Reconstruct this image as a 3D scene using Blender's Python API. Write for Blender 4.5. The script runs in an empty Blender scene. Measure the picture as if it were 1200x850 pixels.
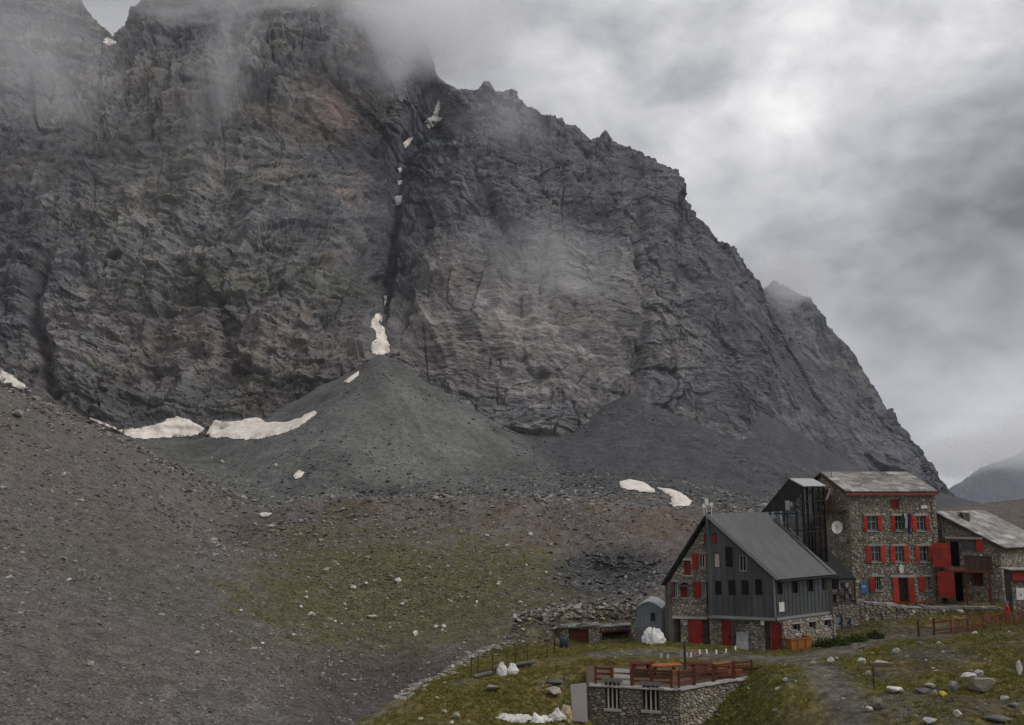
import bpy, bmesh, math, random
import numpy as np
from mathutils import Vector, Matrix

# ------------------------------------------------------------------ camera, sky, sun, exposure
SC = bpy.context.scene
COL = SC.collection
ZC = 12.4                                   # camera height above the terrace floor
PITCH = math.atan(0.140)
cam_data = bpy.data.cameras.new('camera')
cam_data.sensor_width = 36.0
cam_data.lens = 30.0
cam_data.clip_start = 0.5
cam_data.clip_end = 40000
cam = bpy.data.objects.new('camera', cam_data)
COL.objects.link(cam)
cam.location = (0, 0, ZC)
cam.rotation_euler = (math.pi / 2 + PITCH, 0, 0)
SC.camera = cam

SUN_ELEV, SUN_AZ = math.radians(48), math.radians(118)    # behind the deck, to the right and a little behind the camera
world = bpy.data.worlds.new('World')
SC.world = world
world.use_nodes = True
wt = world.node_tree
wn, wl = wt.nodes, wt.links
wn.clear()


def W(kind, **kw):
    n = wn.new(kind)
    for k, v in kw.items():
        setattr(n, k, v)
    return n


def wmath(op, a, b=None, c=None, clamp=False):
    n = W('ShaderNodeMath', operation=op, use_clamp=clamp)
    for i, s in enumerate((a, b, c)):
        if s is None:
            continue
        if isinstance(s, (int, float)):
            n.inputs[i].default_value = s
        else:
            wl.new(s, n.inputs[i])
    return n.outputs[0]


def pix_dir(px, py):
    u, v = (px - 600) / 1000, (425 - py) / 1000
    d = Vector((u, math.cos(PITCH) - v * math.sin(PITCH), math.sin(PITCH) + v * math.cos(PITCH)))
    return d.normalized()


sky = W('ShaderNodeTexSky', sky_type='NISHITA')
sky.sun_disc = False
sky.sun_elevation = SUN_ELEV
sky.sun_rotation = SUN_AZ
sky.altitude = 2600
tc = W('ShaderNodeTexCoord')
# a closed cloud deck: planar projection of the view direction, so that clouds flatten to the horizon
sep = W('ShaderNodeSeparateXYZ')
wl.new(tc.outputs['Generated'], sep.inputs[0])
zz = wmath('ADD', wmath('MAXIMUM', sep.outputs[2], 0.0), 0.75)
cmb = W('ShaderNodeCombineXYZ')
wl.new(wmath('DIVIDE', sep.outputs[0], zz), cmb.inputs[0])
wl.new(wmath('DIVIDE', sep.outputs[1], zz), cmb.inputs[1])
wl.new(wmath('MULTIPLY', sep.outputs[2], 0.9), cmb.inputs[2])


def wnoise(scale, detail, rough, dist, off):
    mp = W('ShaderNodeMapping')
    mp.inputs['Location'].default_value = off
    wl.new(cmb.outputs[0], mp.inputs[0])
    n = W('ShaderNodeTexNoise')
    n.inputs['Scale'].default_value = scale
    n.inputs['Detail'].default_value = detail
    n.inputs['Roughness'].default_value = rough
    n.inputs['Distortion'].default_value = dist
    wl.new(mp.outputs[0], n.inputs['Vector'])
    return n.outputs['Fac']


n_big = wnoise(2.9, 5, 0.48, 0.15, (3.1, 0.7, 0.2))
n_mid = wnoise(6.2, 6, 0.55, 0.2, (1.3, 4.2, 2.0))
n_fine = wnoise(17.0, 5, 0.55, 0.3, (7.3, 2.2, 1.0))


def lobe(px, py, sharp):
    d = pix_dir(px, py)
    vm = W('ShaderNodeVectorMath', operation='DOT_PRODUCT')
    wl.new(tc.outputs['Generated'], vm.inputs[0])
    vm.inputs[1].default_value = d
    # angular falloff exp(-sharp*(1-cos))
    return wmath('EXPONENT', wmath('MULTIPLY', wmath('SUBTRACT', 1.0, vm.outputs['Value']), -sharp))


texture = wmath('ADD', wmath('MULTIPLY', wmath('SUBTRACT', n_big, 0.5), 0.46),
                wmath('ADD', wmath('MULTIPLY', wmath('SUBTRACT', n_mid, 0.5), 0.44),
                      wmath('MULTIPLY', wmath('SUBTRACT', n_fine, 0.5), 0.20)))
lum = wmath('ADD', wmath('MULTIPLY', texture, 1.35), 0.42)
# the thin places in the deck where the light comes through
gain = wmath('ADD', wmath('MULTIPLY', wmath('SUBTRACT', n_mid, 0.30), 3.2, clamp=False), 0.25)
gain = wmath('MAXIMUM', gain, 0.0)
for px, py, sharp, amp in ((975, 40, 90, 0.22), (840, 60, 120, 0.16), (700, 45, 220, 0.16), (1140, 520, 500, 0.14),
                           (1130, 40, 420, 0.20)):
    lum = wmath('ADD', lum, wmath('MULTIPLY', wmath('MULTIPLY', lobe(px, py, sharp), gain), amp))
for px, py, sharp, amp in ((1225, 190, 110, -0.22), (560, 60, 220, -0.06), (1060, 330, 120, -0.05), (730, 215, 160, -0.05),
                           (880, 250, 300, -0.03)):
    lum = wmath('ADD', lum, wmath('MULTIPLY', lobe(px, py, sharp), amp))
lum = wmath('MAXIMUM', lum, 0.12)
tint = W('ShaderNodeMix', data_type='RGBA')
tint.inputs['Factor'].default_value = 0.5
wl.new(wmath('MULTIPLY', wmath('SUBTRACT', lum, 0.35), 2.2, clamp=True), tint.inputs['Factor'])
tint.inputs[6].default_value = (0.955, 0.965, 1.02, 1)
tint.inputs[7].default_value = (1.0, 0.985, 0.985, 1)
vs = W('ShaderNodeVectorMath', operation='SCALE')
wl.new(tint.outputs[2], vs.inputs[0])
wl.new(lum, vs.inputs['Scale'])
bg_cloud = W('ShaderNodeBackground')
wl.new(vs.outputs[0], bg_cloud.inputs['Color'])
bg_sky = W('ShaderNodeBackground')
wl.new(sky.outputs[0], bg_sky.inputs['Color'])
bg_sky.inputs['Strength'].default_value = 0.05
mixs = W('ShaderNodeMixShader')
mixs.inputs[0].default_value = 0.95          # the deck lets little blue through
wl.new(bg_sky.outputs[0], mixs.inputs[1])
wl.new(bg_cloud.outputs[0], mixs.inputs[2])
wo = W('ShaderNodeOutputWorld')
wl.new(mixs.outputs[0], wo.inputs[0])

sun_data = bpy.data.lights.new('sun', 'SUN')
sun_data.energy = 1.3
sun_data.angle = math.radians(24)
sun_data.color = (1.0, 0.96, 0.91)
sun = bpy.data.objects.new('sun', sun_data)
COL.objects.link(sun)
sdir = Vector((math.sin(SUN_AZ) * math.cos(SUN_ELEV), math.cos(SUN_AZ) * math.cos(SUN_ELEV), math.sin(SUN_ELEV)))
sun.rotation_euler = sdir.to_track_quat('Z', 'Y').to_euler()

vs_ = SC.view_settings
vs_.view_transform = 'Standard'
vs_.look = 'None'
vs_.exposure = 0.3
vs_.gamma = 1.0
vs_.use_curve_mapping = False
SC.render.engine = 'CYCLES'
cy = SC.cycles
cy.max_bounces = 8
cy.diffuse_bounces = 2
cy.glossy_bounces = 2
cy.transmission_bounces = 2
cy.transparent_max_bounces = 8
cy.volume_bounces = 7
cy.volume_step_rate = 2.0
cy.volume_max_steps = 128
cy.use_denoising = True
cy.denoising_prefilter = 'NONE'
cy.use_adaptive_sampling = True
cy.adaptive_threshold = 0.012

# ------------------------------------------------------------------ numeric helpers
rng = np.random.default_rng(7)
random.seed(7)


def P(px, py, Y):
    """World point at depth Y (metres ahead of the camera) seen at photo position (px, py)."""
    u, v = (px - 600) / 1000, (425 - py) / 1000
    dy = math.cos(PITCH) - v * math.sin(PITCH)
    dz = math.sin(PITCH) + v * math.cos(PITCH)
    t = Y / dy
    return Vector((t * u, Y, ZC + t * dz))


def Pn(px, py, Y):
    u, v = (px - 600) / 1000, (425 - py) / 1000
    dy = math.cos(PITCH) - v * math.sin(PITCH)
    dz = math.sin(PITCH) + v * math.cos(PITCH)
    t = Y / dy
    return np.stack([t * u, Y + 0 * t, ZC + t * dz], -1)


def to_pix(x, y, z):
    c, s = math.cos(PITCH), math.sin(PITCH)
    dz = z - ZC
    f = y * c + dz * s
    up = -y * s + dz * c
    return 600 + 1000 * x / f, 425 - 1000 * up / f


def _hash(ix, iy, iz, seed):
    h = (ix * 374761393 + iy * 668265263 + iz * 2147483647 + seed * 974711) & 0xFFFFFFFF
    h = ((h ^ (h >> 13)) * 1274126177) & 0xFFFFFFFF
    h = ((h ^ (h >> 16)) * 2246822519) & 0xFFFFFFFF
    return ((h ^ (h >> 15)) & 0xFFFFFF) / float(0xFFFFFF)


def vnoise(x, y, z, seed=0):
    """Value noise in -1..1."""
    x0, y0, z0 = np.floor(x), np.floor(y), np.floor(z)
    fx, fy, fz = x - x0, y - y0, z - z0
    fx = fx * fx * fx * (fx * (fx * 6 - 15) + 10)
    fy = fy * fy * fy * (fy * (fy * 6 - 15) + 10)
    fz = fz * fz * fz * (fz * (fz * 6 - 15) + 10)
    ix, iy, iz = x0.astype(np.int64), y0.astype(np.int64), z0.astype(np.int64)
    r = 0
    for a in (0, 1):
        wx = fx if a else 1 - fx
        for b in (0, 1):
            wy = fy if b else 1 - fy
            for c in (0, 1):
                wz = fz if c else 1 - fz
                r = r + wx * wy * wz * _hash(ix + a, iy + b, iz + c, seed)
    return r * 2 - 1


def fbm(x, y, z, octv=4, gain=0.5, lac=2.03, seed=0):
    a, s, t = 1.0, 0.0, 0.0
    for k in range(octv):
        s = s + a * vnoise(x, y, z, seed + k * 17)
        t += a
        x, y, z = x * lac + 3.7, y * lac + 1.3, z * lac + 9.1
        a *= gain
    return s / t


def ridged(x, y, z, octv=4, gain=0.5, lac=2.1, seed=0):
    a, s, t = 1.0, 0.0, 0.0
    for k in range(octv):
        s = s + a * (1 - np.abs(vnoise(x, y, z, seed + k * 13)) * 2)
        t += a
        x, y, z = x * lac + 5.7, y * lac + 2.3, z * lac + 1.1
        a *= gain
    return s / t


def facets(u, v, seed):
    """Broken rock: jittered cells, each with its own height and tilt (-> -.5.. .5)."""
    iu, iv = np.floor(u).astype(np.int64), np.floor(v).astype(np.int64)
    z0 = np.zeros_like(iu)
    bd = np.full(u.shape, 1e9)
    ci = cj = None
    bu = np.zeros(u.shape)
    bv = np.zeros(u.shape)
    bi = np.zeros(u.shape, np.int64)
    bj = np.zeros(u.shape, np.int64)
    for a in (-1, 0, 1):
        for b in (-1, 0, 1):
            i, j = iu + a, iv + b
            cu = i + _hash(i, j, z0, seed)
            cv = j + _hash(i, j, z0, seed + 1)
            d = (u - cu) ** 2 + (v - cv) ** 2
            m = d < bd
            bd = np.where(m, d, bd)
            bu = np.where(m, u - cu, bu)
            bv = np.where(m, v - cv, bv)
            bi = np.where(m, i, bi)
            bj = np.where(m, j, bj)
    h = _hash(bi, bj, z0, seed + 2) - .5
    return .8 * h + 1.5 * (_hash(bi, bj, z0, seed + 3) - .5) * bu + 1.5 * (_hash(bi, bj, z0, seed + 4) - .5) * bv, h


class RBF:
    def __init__(self, pts, vals, c):
        self.p = np.asarray(pts, float)
        self.c = c
        n = len(self.p)
        A = np.zeros((n + 3, n + 3))
        A[:n, :n] = self.k(self.p[:, None, :] - self.p[None, :, :])
        A[:n, n] = 1
        A[:n, n + 1:] = self.p
        A[n, :n] = 1
        A[n + 1:, :n] = self.p.T
        b = np.zeros(n + 3)
        b[:n] = vals
        self.w = np.linalg.lstsq(A, b, rcond=None)[0]

    def k(self, d):
        return -np.sqrt((d ** 2).sum(-1) + self.c ** 2)

    def __call__(self, x, y):
        sh = np.shape(x)
        q = np.stack([np.ravel(x), np.ravel(y)], -1)
        out = np.empty(len(q))
        n = len(self.p)
        for i in range(0, len(q), 40000):
            s = q[i:i + 40000]
            out[i:i + 40000] = self.k(s[:, None, :] - self.p[None]) @ self.w[:n] + self.w[n] + s @ self.w[n + 1:]
        return out.reshape(sh)


def smooth(a, b, x):
    t = np.clip((x - a) / (b - a), 0, 1)
    return t * t * (3 - 2 * t)


def poly_dist(x, y, line):
    best = np.full(np.shape(x), 1e9)
    for (ax, ay), (bx, by) in zip(line[:-1], line[1:]):
        dx, dy = bx - ax, by - ay
        t = np.clip(((x - ax) * dx + (y - ay) * dy) / (dx * dx + dy * dy), 0, 1)
        best = np.minimum(best, np.hypot(x - ax - t * dx, y - ay - t * dy))
    return best


def in_poly(x, y, poly):
    c = np.zeros(np.shape(x), bool)
    n = len(poly)
    for i in range(n):
        (x1, y1), (x2, y2) = poly[i], poly[(i + 1) % n]
        if y1 == y2:
            continue
        c ^= ((y1 > y) != (y2 > y)) & (x < (x2 - x1) * (y - y1) / (y2 - y1) + x1)
    return c


# ------------------------------------------------------------------ object helpers
def tag(o, label=None, cat=None, group=None, kind=None):
    if label:
        o['label'] = label
    if cat:
        o['category'] = cat
    if group:
        o['group'] = group
    if kind:
        o['kind'] = kind
    return o


def empty(name, loc, label, cat, group=None, rz=0.0):
    o = bpy.data.objects.new(name, None)
    COL.objects.link(o)
    o.location = loc
    o.rotation_euler = (0, 0, rz)
    o.empty_display_size = 0.3
    return tag(o, label, cat, group)


def link(name, mesh, mat, parent=None):
    """World-space mesh linked as one object; with a parent the offset is taken out again."""
    o = bpy.data.objects.new(name, mesh)
    COL.objects.link(o)
    if mat is not None and not mesh.materials:
        mesh.materials.append(mat)
    if parent is not None:
        o.parent = parent
        m = Matrix.Identity(4)
        q = parent
        chain = []
        while q is not None:
            chain.append(q)
            q = q.parent
        for q in reversed(chain):
            m = m @ q.matrix_parent_inverse @ q.matrix_basis
        o.matrix_parent_inverse = m.inverted()
    return o


def grid_mesh(name, V, ni, nj, col=None, smooth_shade=True, extra=None):
    """V: (ni*nj,3) laid out i-major."""
    idx = np.arange(ni * nj).reshape(ni, nj)
    f = np.stack([idx[:-1, :-1], idx[1:, :-1], idx[1:, 1:], idx[:-1, 1:]], -1).reshape(-1, 4)
    return quad_mesh(name, V, f, col, smooth_shade, extra)


def quad_mesh(name, V, f, col=None, smooth_shade=True, extra=None):
    me = bpy.data.meshes.new(name)
    k = f.shape[1]
    me.vertices.add(len(V))
    me.vertices.foreach_set('co', np.asarray(V, np.float32).ravel())
    me.loops.add(f.size)
    me.loops.foreach_set('vertex_index', f.ravel().astype(np.int32))
    me.polygons.add(len(f))
    me.polygons.foreach_set('loop_start', np.arange(0, f.size, k, dtype=np.int32))
    me.polygons.foreach_set('loop_total', np.full(len(f), k, np.int32))
    me.polygons.foreach_set('use_smooth', np.full(len(f), smooth_shade, bool))
    me.update(calc_edges=True)
    if col is not None:
        a = me.color_attributes.new('Col', 'FLOAT_COLOR', 'POINT')
        c4 = np.ones((len(V), 4), np.float32)
        c4[:, :3] = col
        a.data.foreach_set('color', c4.ravel())
    for nm, arr in (extra or {}).items():
        a = me.attributes.new(nm, 'FLOAT', 'POINT')
        a.data.foreach_set('value', np.asarray(arr, np.float32).ravel())
    return me


# ------------------------------------------------------------------ materials
MATS = {}


class NT:
    def __init__(self, name):
        self.m = bpy.data.materials.new(name)
        self.m.use_nodes = True
        self.t = self.m.node_tree
        self.t.nodes.clear()
        self.out = self.t.nodes.new('ShaderNodeOutputMaterial')
        MATS[name] = self.m

    def n(self, kind, **kw):
        x = self.t.nodes.new(kind)
        for k, v in kw.items():
            if k.startswith('i_'):
                x.inputs[k[2:].replace('_', ' ')].default_value = v
            else:
                setattr(x, k, v)
        return x

    def l(self, a, b):
        self.t.links.new(a, b)

    def math(self, op, a, b=None, clamp=False):
        x = self.n('ShaderNodeMath', operation=op, use_clamp=clamp)
        for i, s in enumerate((a, b)):
            if s is None:
                continue
            if isinstance(s, (int, float)):
                x.inputs[i].default_value = s
            else:
                self.l(s, x.inputs[i])
        return x.outputs[0]

    def mix(self, fac, a, b, mode='MIX'):
        x = self.n('ShaderNodeMix', data_type='RGBA', blend_type=mode)
        for s, i in ((fac, 0), (a, 6), (b, 7)):
            if isinstance(s, (int, float)):
                x.inputs[i].default_value = s
            elif isinstance(s, tuple):
                x.inputs[i].default_value = (*s[:3], 1)
            else:
                self.l(s, x.inputs[i])
        return x.outputs[2]

    def noise(self, scale, detail=4, rough=0.55, vec=None, stretch=None, dist=0.0):
        x = self.n('ShaderNodeTexNoise', i_Scale=scale, i_Detail=detail, i_Roughness=rough, i_Distortion=dist)
        if vec is None:
            vec = self.n('ShaderNodeTexCoord').outputs['Object']
        if stretch:
            mp = self.n('ShaderNodeMapping')
            mp.inputs['Scale'].default_value = stretch
            self.l(vec, mp.inputs[0])
            vec = mp.outputs[0]
        self.l(vec, x.inputs['Vector'])
        return x.outputs['Fac']

    def ramp(self, fac, stops):
        x = self.n('ShaderNodeValToRGB')
        e = x.color_ramp.elements
        while len(e) < len(stops):
            e.new(0.5)
        for k, (p, c) in enumerate(stops):
            e[k].position = p
            e[k].color = (*c, 1) if isinstance(c, tuple) else (c, c, c, 1)
        self.l(fac, x.inputs[0])
        return x.outputs[0]

    def bsdf(self, color, rough=0.9, spec=0.2, bump=None, bump_s=0.3, bump_d=0.1, metal=0.0):
        b = self.n('ShaderNodeBsdfPrincipled')
        if isinstance(color, tuple):
            b.inputs['Base Color'].default_value = (*color[:3], 1)
        else:
            self.l(color, b.inputs['Base Color'])
        if isinstance(rough, (int, float)):
            b.inputs['Roughness'].default_value = rough
        else:
            self.l(rough, b.inputs['Roughness'])
        b.inputs['Specular IOR Level'].default_value = spec
        b.inputs['Metallic'].default_value = metal
        if bump is not None:
            bn = self.n('ShaderNodeBump', i_Strength=bump_s, i_Distance=bump_d)
            self.l(bump, bn.inputs['Height'])
            self.l(bn.outputs[0], b.inputs['Normal'])
        self.l(b.outputs[0], self.out.inputs['Surface'])
        return self.m


def plain(name, col, rough=0.8, spec=0.25, var=0.25, scale=3.0, metal=0.0, bump=0.15, dirt=None):
    """Painted or plain surface with grain and weathering."""
    t = NT(name)
    a = t.noise(scale, 5, 0.6)
    c = t.mix(1.0, col, t.ramp(a, [(0.25, 1 - var), (0.75, 1 + var * 0.6)]), 'MULTIPLY')
    oi = t.n('ShaderNodeObjectInfo')
    c = t.mix(1.0, c, t.ramp(oi.outputs['Random'], [(0.0, 1 - var * .6), (1.0, 1 + var * .5)]), 'MULTIPLY')
    if dirt:
        d = t.noise(scale * 0.35, 6, 0.65)
        c = t.mix(t.ramp(d, [(0.5, 0.0), (0.72, 0.8)]), c, dirt)
    return t.bsdf(c, rough, spec, t.noise(scale * 6, 3, 0.6), bump, 0.02, metal)


def vcol_mat(name, var=0.35, scale=1.0, bump_scale=2.0, bump_s=0.5, bump_d=0.1, rough=0.92, rnd=False, fine=True, spec=0.15):
    """Colour from the mesh's own attribute, broken up by grain."""
    t = NT(name)
    at = t.n('ShaderNodeAttribute', attribute_name='Col')
    a = t.noise(scale, 6, 0.65)
    c = t.mix(1.0, at.outputs['Color'], t.ramp(a, [(0.28, 1 - var), (0.72, 1 + var)]), 'MULTIPLY')
    if fine:
        b = t.noise(scale * 7, 3, 0.7)
        c = t.mix(1.0, c, t.ramp(b, [(0.3, 1 - var * 0.8), (0.7, 1 + var * 0.8)]), 'MULTIPLY')
    if rnd:
        oi = t.n('ShaderNodeObjectInfo')
        c = t.mix(1.0, c, t.ramp(oi.outputs['Random'], [(0.0, 0.55), (1.0, 1.5)]), 'MULTIPLY')
    return t.bsdf(c, rough, spec, t.noise(bump_scale, 6, 0.7), bump_s, bump_d)
# ------------------------------------------------------------------ terrain
def _pts(lst):
    q = [P(*t) for t in lst]
    return [(v.x, v.y) for v in q], [v.z for v in q]


FAR_PTS = [
    (-150, 860, 80), (0, 850, 90), (0, 700, 130), (0, 600, 172), (0, 520, 215), (0, 455, 262), (-200, 430, 250),
    (-250, 330, 330), (0, 462, 320), (100, 850, 98), (100, 700, 145), (100, 600, 195), (100, 540, 240), (100, 497, 285),
    (200, 850, 108), (200, 700, 162), (200, 620, 210), (200, 565, 275), (190, 540, 310), (275, 592, 335), (250, 640, 250),
    (330, 800, 138), (430, 860, 122), (340, 700, 190), (320, 650, 228), (320, 615, 262), (400, 840, 140),
    (450, 800, 158), (450, 720, 193), (450, 650, 224), (450, 607, 262), (530, 780, 160),
    (600, 760, 166), (600, 680, 212), (600, 640, 238), (600, 603, 266), (540, 604, 262),
    (700, 740, 170), (660, 660, 225), (700, 660, 232), (760, 690, 192), (740, 640, 240), (700, 612, 262), (760, 603, 285), (860, 606, 300), (960, 612, 300),
    (850, 700, 180), (1000, 700, 180), (1100, 690, 170),
    (350, 600, 320), (450, 586, 330), (600, 584, 330), (760, 588, 340), (900, 594, 350),
    (450, 577, 395), (300, 566, 420), (250, 545, 460), (230, 522, 500), (130, 520, 480), (120, 505, 520), (220, 512, 520), (340, 505, 520), (0, 500, 500),
    (590, 575, 400), (620, 545, 470), (600, 506, 548), (520, 560, 430), (700, 572, 400), (800, 575, 400), (900, 585, 420), (760, 560, 430),
    (930, 568, 520), (1020, 580, 560), (1100, 600, 620), (1100, 600, 400),
    (1160, 603, 230), (1200, 592, 240), (1260, 580, 260), (1200, 602, 330), (1250, 610, 500),
]
far_xy, far_z = _pts(FAR_PTS)
for x, y, z in ((0, 60, -30), (20, 70, -30), (40, 90, -28), (-15, 40, -30), (60, 110, -24), (-40, 30, -24), (0, 0, -25), (-60, 0, -15),
                (60, 50, -20), (60, 0, -15), (0, 100, -29), (25, 110, -27),
                (-500, 700, 80), (-250, 620, 60), (0, 650, 90), (200, 650, 60), (400, 800, 0), (600, 900, -60), (0, 1400, 90), (900, 1400, -120), (-900, 1400, 120), (400, 300, 10), (500, 500, -20)):
    far_xy.append((x, y))
    far_z.append(z)
far_rbf = RBF(far_xy, far_z, 14.0)

NEAR_PTS = [
    (760, 753, 67), (700, 760, 66), (920, 775, 60.5), (892, 790, 55.7), (985, 757, 64), (830, 761, 64), (1000, 740, 69),
    (1050, 712, 75), (1075, 745, 67), (1130, 738, 68), (1195, 735, 68), (1150, 716, 73), (1200, 714, 74), (1300, 730, 70),
    (1000, 770, 59), (1100, 770, 57), (1190, 770, 56), (1050, 800, 52.5), (1150, 805, 51), (1150, 830, 47), (1050, 845, 45.5), (1250, 850, 46),
    (950, 845, 48), (905, 838, 50), (900, 808, 53.2), (872, 838, 53.6), (892, 858, 49.5), (842, 868, 52.0), (800, 885, 51), (740, 900, 51.5), (695, 890, 52), (662, 852, 52.5),
    (620, 842, 53.5), (560, 847, 52), (500, 850, 50), (450, 845, 52), (600, 790, 60), (550, 797, 58.5), (640, 795, 59), (695, 785, 59),
    (670, 760, 68.5), (720, 757, 68.5), (600, 768, 66), (640, 768, 66), (600, 756, 69.5), (520, 791, 62),
]
near_xy, near_z = _pts(NEAR_PTS)
for x, y, z in ((20, 85, 1.2), (30, 90, 1.5), (45, 90, 2.0), (60, 80, 2.5), (10, 80, 1.0),
                (0, 0, 10.7), (0, 10, 7.6), (0, 20, 4.0), (0, 30, 1.2), (20, 0, 10), (30, 25, 3.2), (20, 35, .8), (35, 38, .6), (-10, 20, 3.0), (-8, 35, -.2),
                (-20, 0, 9), (0, -20, 14), (40, 0, 9), (12, 70, 0), (18, 70, 0), (24, 72, 0.4)):
    near_xy.append((x, y))
    near_z.append(z)
near_rbf = RBF(near_xy, near_z, 1.2)

CREST = [(-30, -40), (-27, 0), (-20, 25), (-13, 40)] + \
    [(P(*t).x, t[2]) for t in ((437, 850, 52.5), (475, 822, 57), (520, 792, 62), (560, 772, 67), (600, 756, 70), (650, 734, 74), (700, 714, 77),
                              (750, 714, 80), (800, 714, 84), (900, 714, 90), (1000, 714, 98))] + [(58, 104), (110, 112)]
NEAR_POLY = CREST + [(160, 60), (160, -60), (-30, -60)]
OUTCROP = [(P(*t).x, t[2]) for t in ((622, 750, 71.5), (650, 735, 72.6), (690, 718, 73.4), (730, 714, 74), (765, 714, 75))]


def cones(x, y):
    a = P(447, 414, 553)
    b = P(738, 464, 585)
    r1 = np.hypot(x - a.x, y - a.y)
    th = np.arctan2(y - a.y, x - a.x)
    c1 = a.z - (0.70 + 0.05 * np.sin(5 * th)) * r1 + 0.00075 * np.minimum(r1, 170) ** 2
    r2 = np.hypot((x - b.x) * 0.85, y - b.y)
    c2 = b.z + 2 - 0.64 * r2 + 0.0011 * np.minimum(r2, 190) ** 2
    rough = 2.0 * fbm(x / 38, y / 38, 0 * x, 3, seed=44) + 1.2 * fbm(x / 11, y / 11, 0 * x, 2, seed=45)
    return np.maximum(c1, c2) + rough * smooth(8, 50, np.minimum(r1, r2))


def smax(a, b, k):
    h = np.clip(0.5 + 0.5 * (a - b) / k, 0, 1)
    return b * (1 - h) + a * h + k * h * (1 - h)


PATHS = [[(P(*t).x, t[2]) for t in ((860, 766, 62), (925, 776, 60), (965, 800, 54.5), (990, 830, 49.5), (1000, 870, 44))],
         [(P(*t).x, t[2]) for t in ((700, 768, 63), (780, 764, 63), (860, 766, 62), (930, 772, 61), (985, 768, 61))],
         [(P(*t).x, t[2]) for t in ((930, 772, 61), (985, 766, 62), (1040, 748, 66.5), (1100, 742, 67))]]
TERRACE = [(P(*t).x, t[2]) for t in ((690, 792, 54.6), (795, 797, 53.4), (850, 788, 55.6), (888, 784, 56.6))]
T_BACK = [(TERRACE[3][0] - 0.6, 59.5), (TERRACE[0][0] + 0.2, 60.5)]
TERRACE_POLY = TERRACE + T_BACK


def masks(x, y):
    inside = in_poly(x, y, NEAR_POLY)
    s = poly_dist(x, y, CREST)
    s = np.where(inside, -s, s)
    return inside, s


def ground(x, y, detail=True, full=False):
    x = np.asarray(x, float)
    y = np.asarray(y, float)
    shp = x.shape
    x, y = x.ravel(), y.ravel()
    far = smax(far_rbf(x, y), cones(x, y), 2.5)
    inside, s = masks(x, y)
    nearm = s < 60
    near = np.full(x.shape, -300.0)
    if nearm.any():
        xs, ys, ss = x[nearm], y[nearm], s[nearm]
        nz = near_rbf(xs, ys)
        # rock outcrop along the crest behind the little stone hut
        od = poly_dist(xs, ys, OUTCROP)
        nz = nz + 1.95 * np.exp(-(np.maximum(0, od - 1.0) / .85) ** 2)
        out = np.maximum(ss, 0)
        nz = nz - 0.85 * (np.sqrt(out ** 2 + 1.0) - 1.0)
        near[nearm] = nz
    isnear = near > far
    z = smax(near, far, 1.2)
    if detail:
        dist = np.hypot(x, y)
        zero = 0 * x
        # near ground: tussocks, stones, humps
        m = near > far - 3
        if m.any():
            xs, ys = x[m], y[m]
            pd = np.minimum.reduce([poly_dist(xs, ys, p) for p in PATHS])
            flat = smooth(1.0, 2.6, pd)
            od = poly_dist(xs, ys, OUTCROP)
            rocky = np.exp(-(od / 2.2) ** 2)
            crest = np.exp(-(np.abs(s[m]) / 1.3) ** 2) * smooth(-12, 2, xs - 0 * ys)
            d = 0.16 * fbm(xs / 2.6, ys / 2.6, 0 * xs, 3, seed=3) + 0.085 * ridged(xs / .75, ys / .75, 0 * xs, 3, seed=5)
            d = d * (0.15 + 0.85 * flat)
            d = d + (0.30 * ridged(xs / 1.5, ys / 1.5, 0 * xs, 4, 0.6, seed=11) + 0.15 * np.round(2 * fbm(xs / 1.1, ys / 1.1, 0 * xs, 2, seed=12))) * np.maximum(rocky, crest * 0.55)
            z[m] += d * smooth(20, 34, dist[m])
        m = ~m
        if m.any():
            xs, ys = x[m], y[m]
            ds = dist[m]
            sc = np.clip(ds / 250, 0.4, 1.2)
            pz = far[m]
            # broken moraine rim (blocks and steps) between bowl and talus
            px, py = to_pix(xs, ys, pz)
            rim = np.exp(-((ys - 300) / 46) ** 2) * smooth(150, 330, px) * (1 - smooth(800, 980, px))
            hollow = np.exp(-(((px - 715) / 55) ** 2 + ((py - 660) / 22) ** 2))
            d = sc * (1.0 * fbm(xs / 24, ys / 24, 0 * xs, 3, seed=21) + 0.30 * ridged(xs / 6, ys / 6, 0 * xs, 3, seed=23) + .18 * ridged(xs / 1.9, ys / 1.9, 0 * xs, 2, seed=24))
            d += rim * (1.5 * ridged(xs / 12, ys / 8, 0 * xs, 4, .6, seed=31) + 1.1 * np.round(2.2 * fbm(xs / 9, ys / 7, 0 * xs, 3, seed=33)) / 2)
            cr = ys - 262 - 7 * fbm(xs / 30, 0 * xs, 0 * xs, 2, seed=36)
            d += (4.2 * np.exp(-(cr / 6.5) ** 2) - 1.6 * np.exp(-((cr - 20) / 10) ** 2)) * smooth(270, 340, px) * (1 - smooth(780, 900, px)) * (1 + .5 * fbm(xs / 9, ys / 9, 0 * xs, 2, seed=37))
            d += hollow * (-5.0 + 2.2 * ridged(xs / 6, ys / 6, 0 * xs, 4, .6, seed=35))
            # runnels down the talus cones
            a = P(447, 414, 553)
            th = np.arctan2(xs - a.x, a.y - ys)
            rr = np.hypot(xs - a.x, ys - a.y)
            d += (rr < 220) * smooth(5, 60, rr) * (1 - smooth(120, 200, rr)) * .6 * fbm(th * 7, rr / 160, 0 * xs, 4, .6, seed=41)
            z[m] += d * smooth(70, 95, ds)
        # the lower stone house is dug into the slope
        tin = in_poly(x, y, TERRACE_POLY)
        z = np.where(tin, np.minimum(z, -0.45), z)
    if full:
        return z.reshape(shp), isnear.reshape(shp), s.reshape(shp)
    return z.reshape(shp)


def gz(x, y):
    return float(ground(np.array([x]), np.array([y]))[0])


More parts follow.
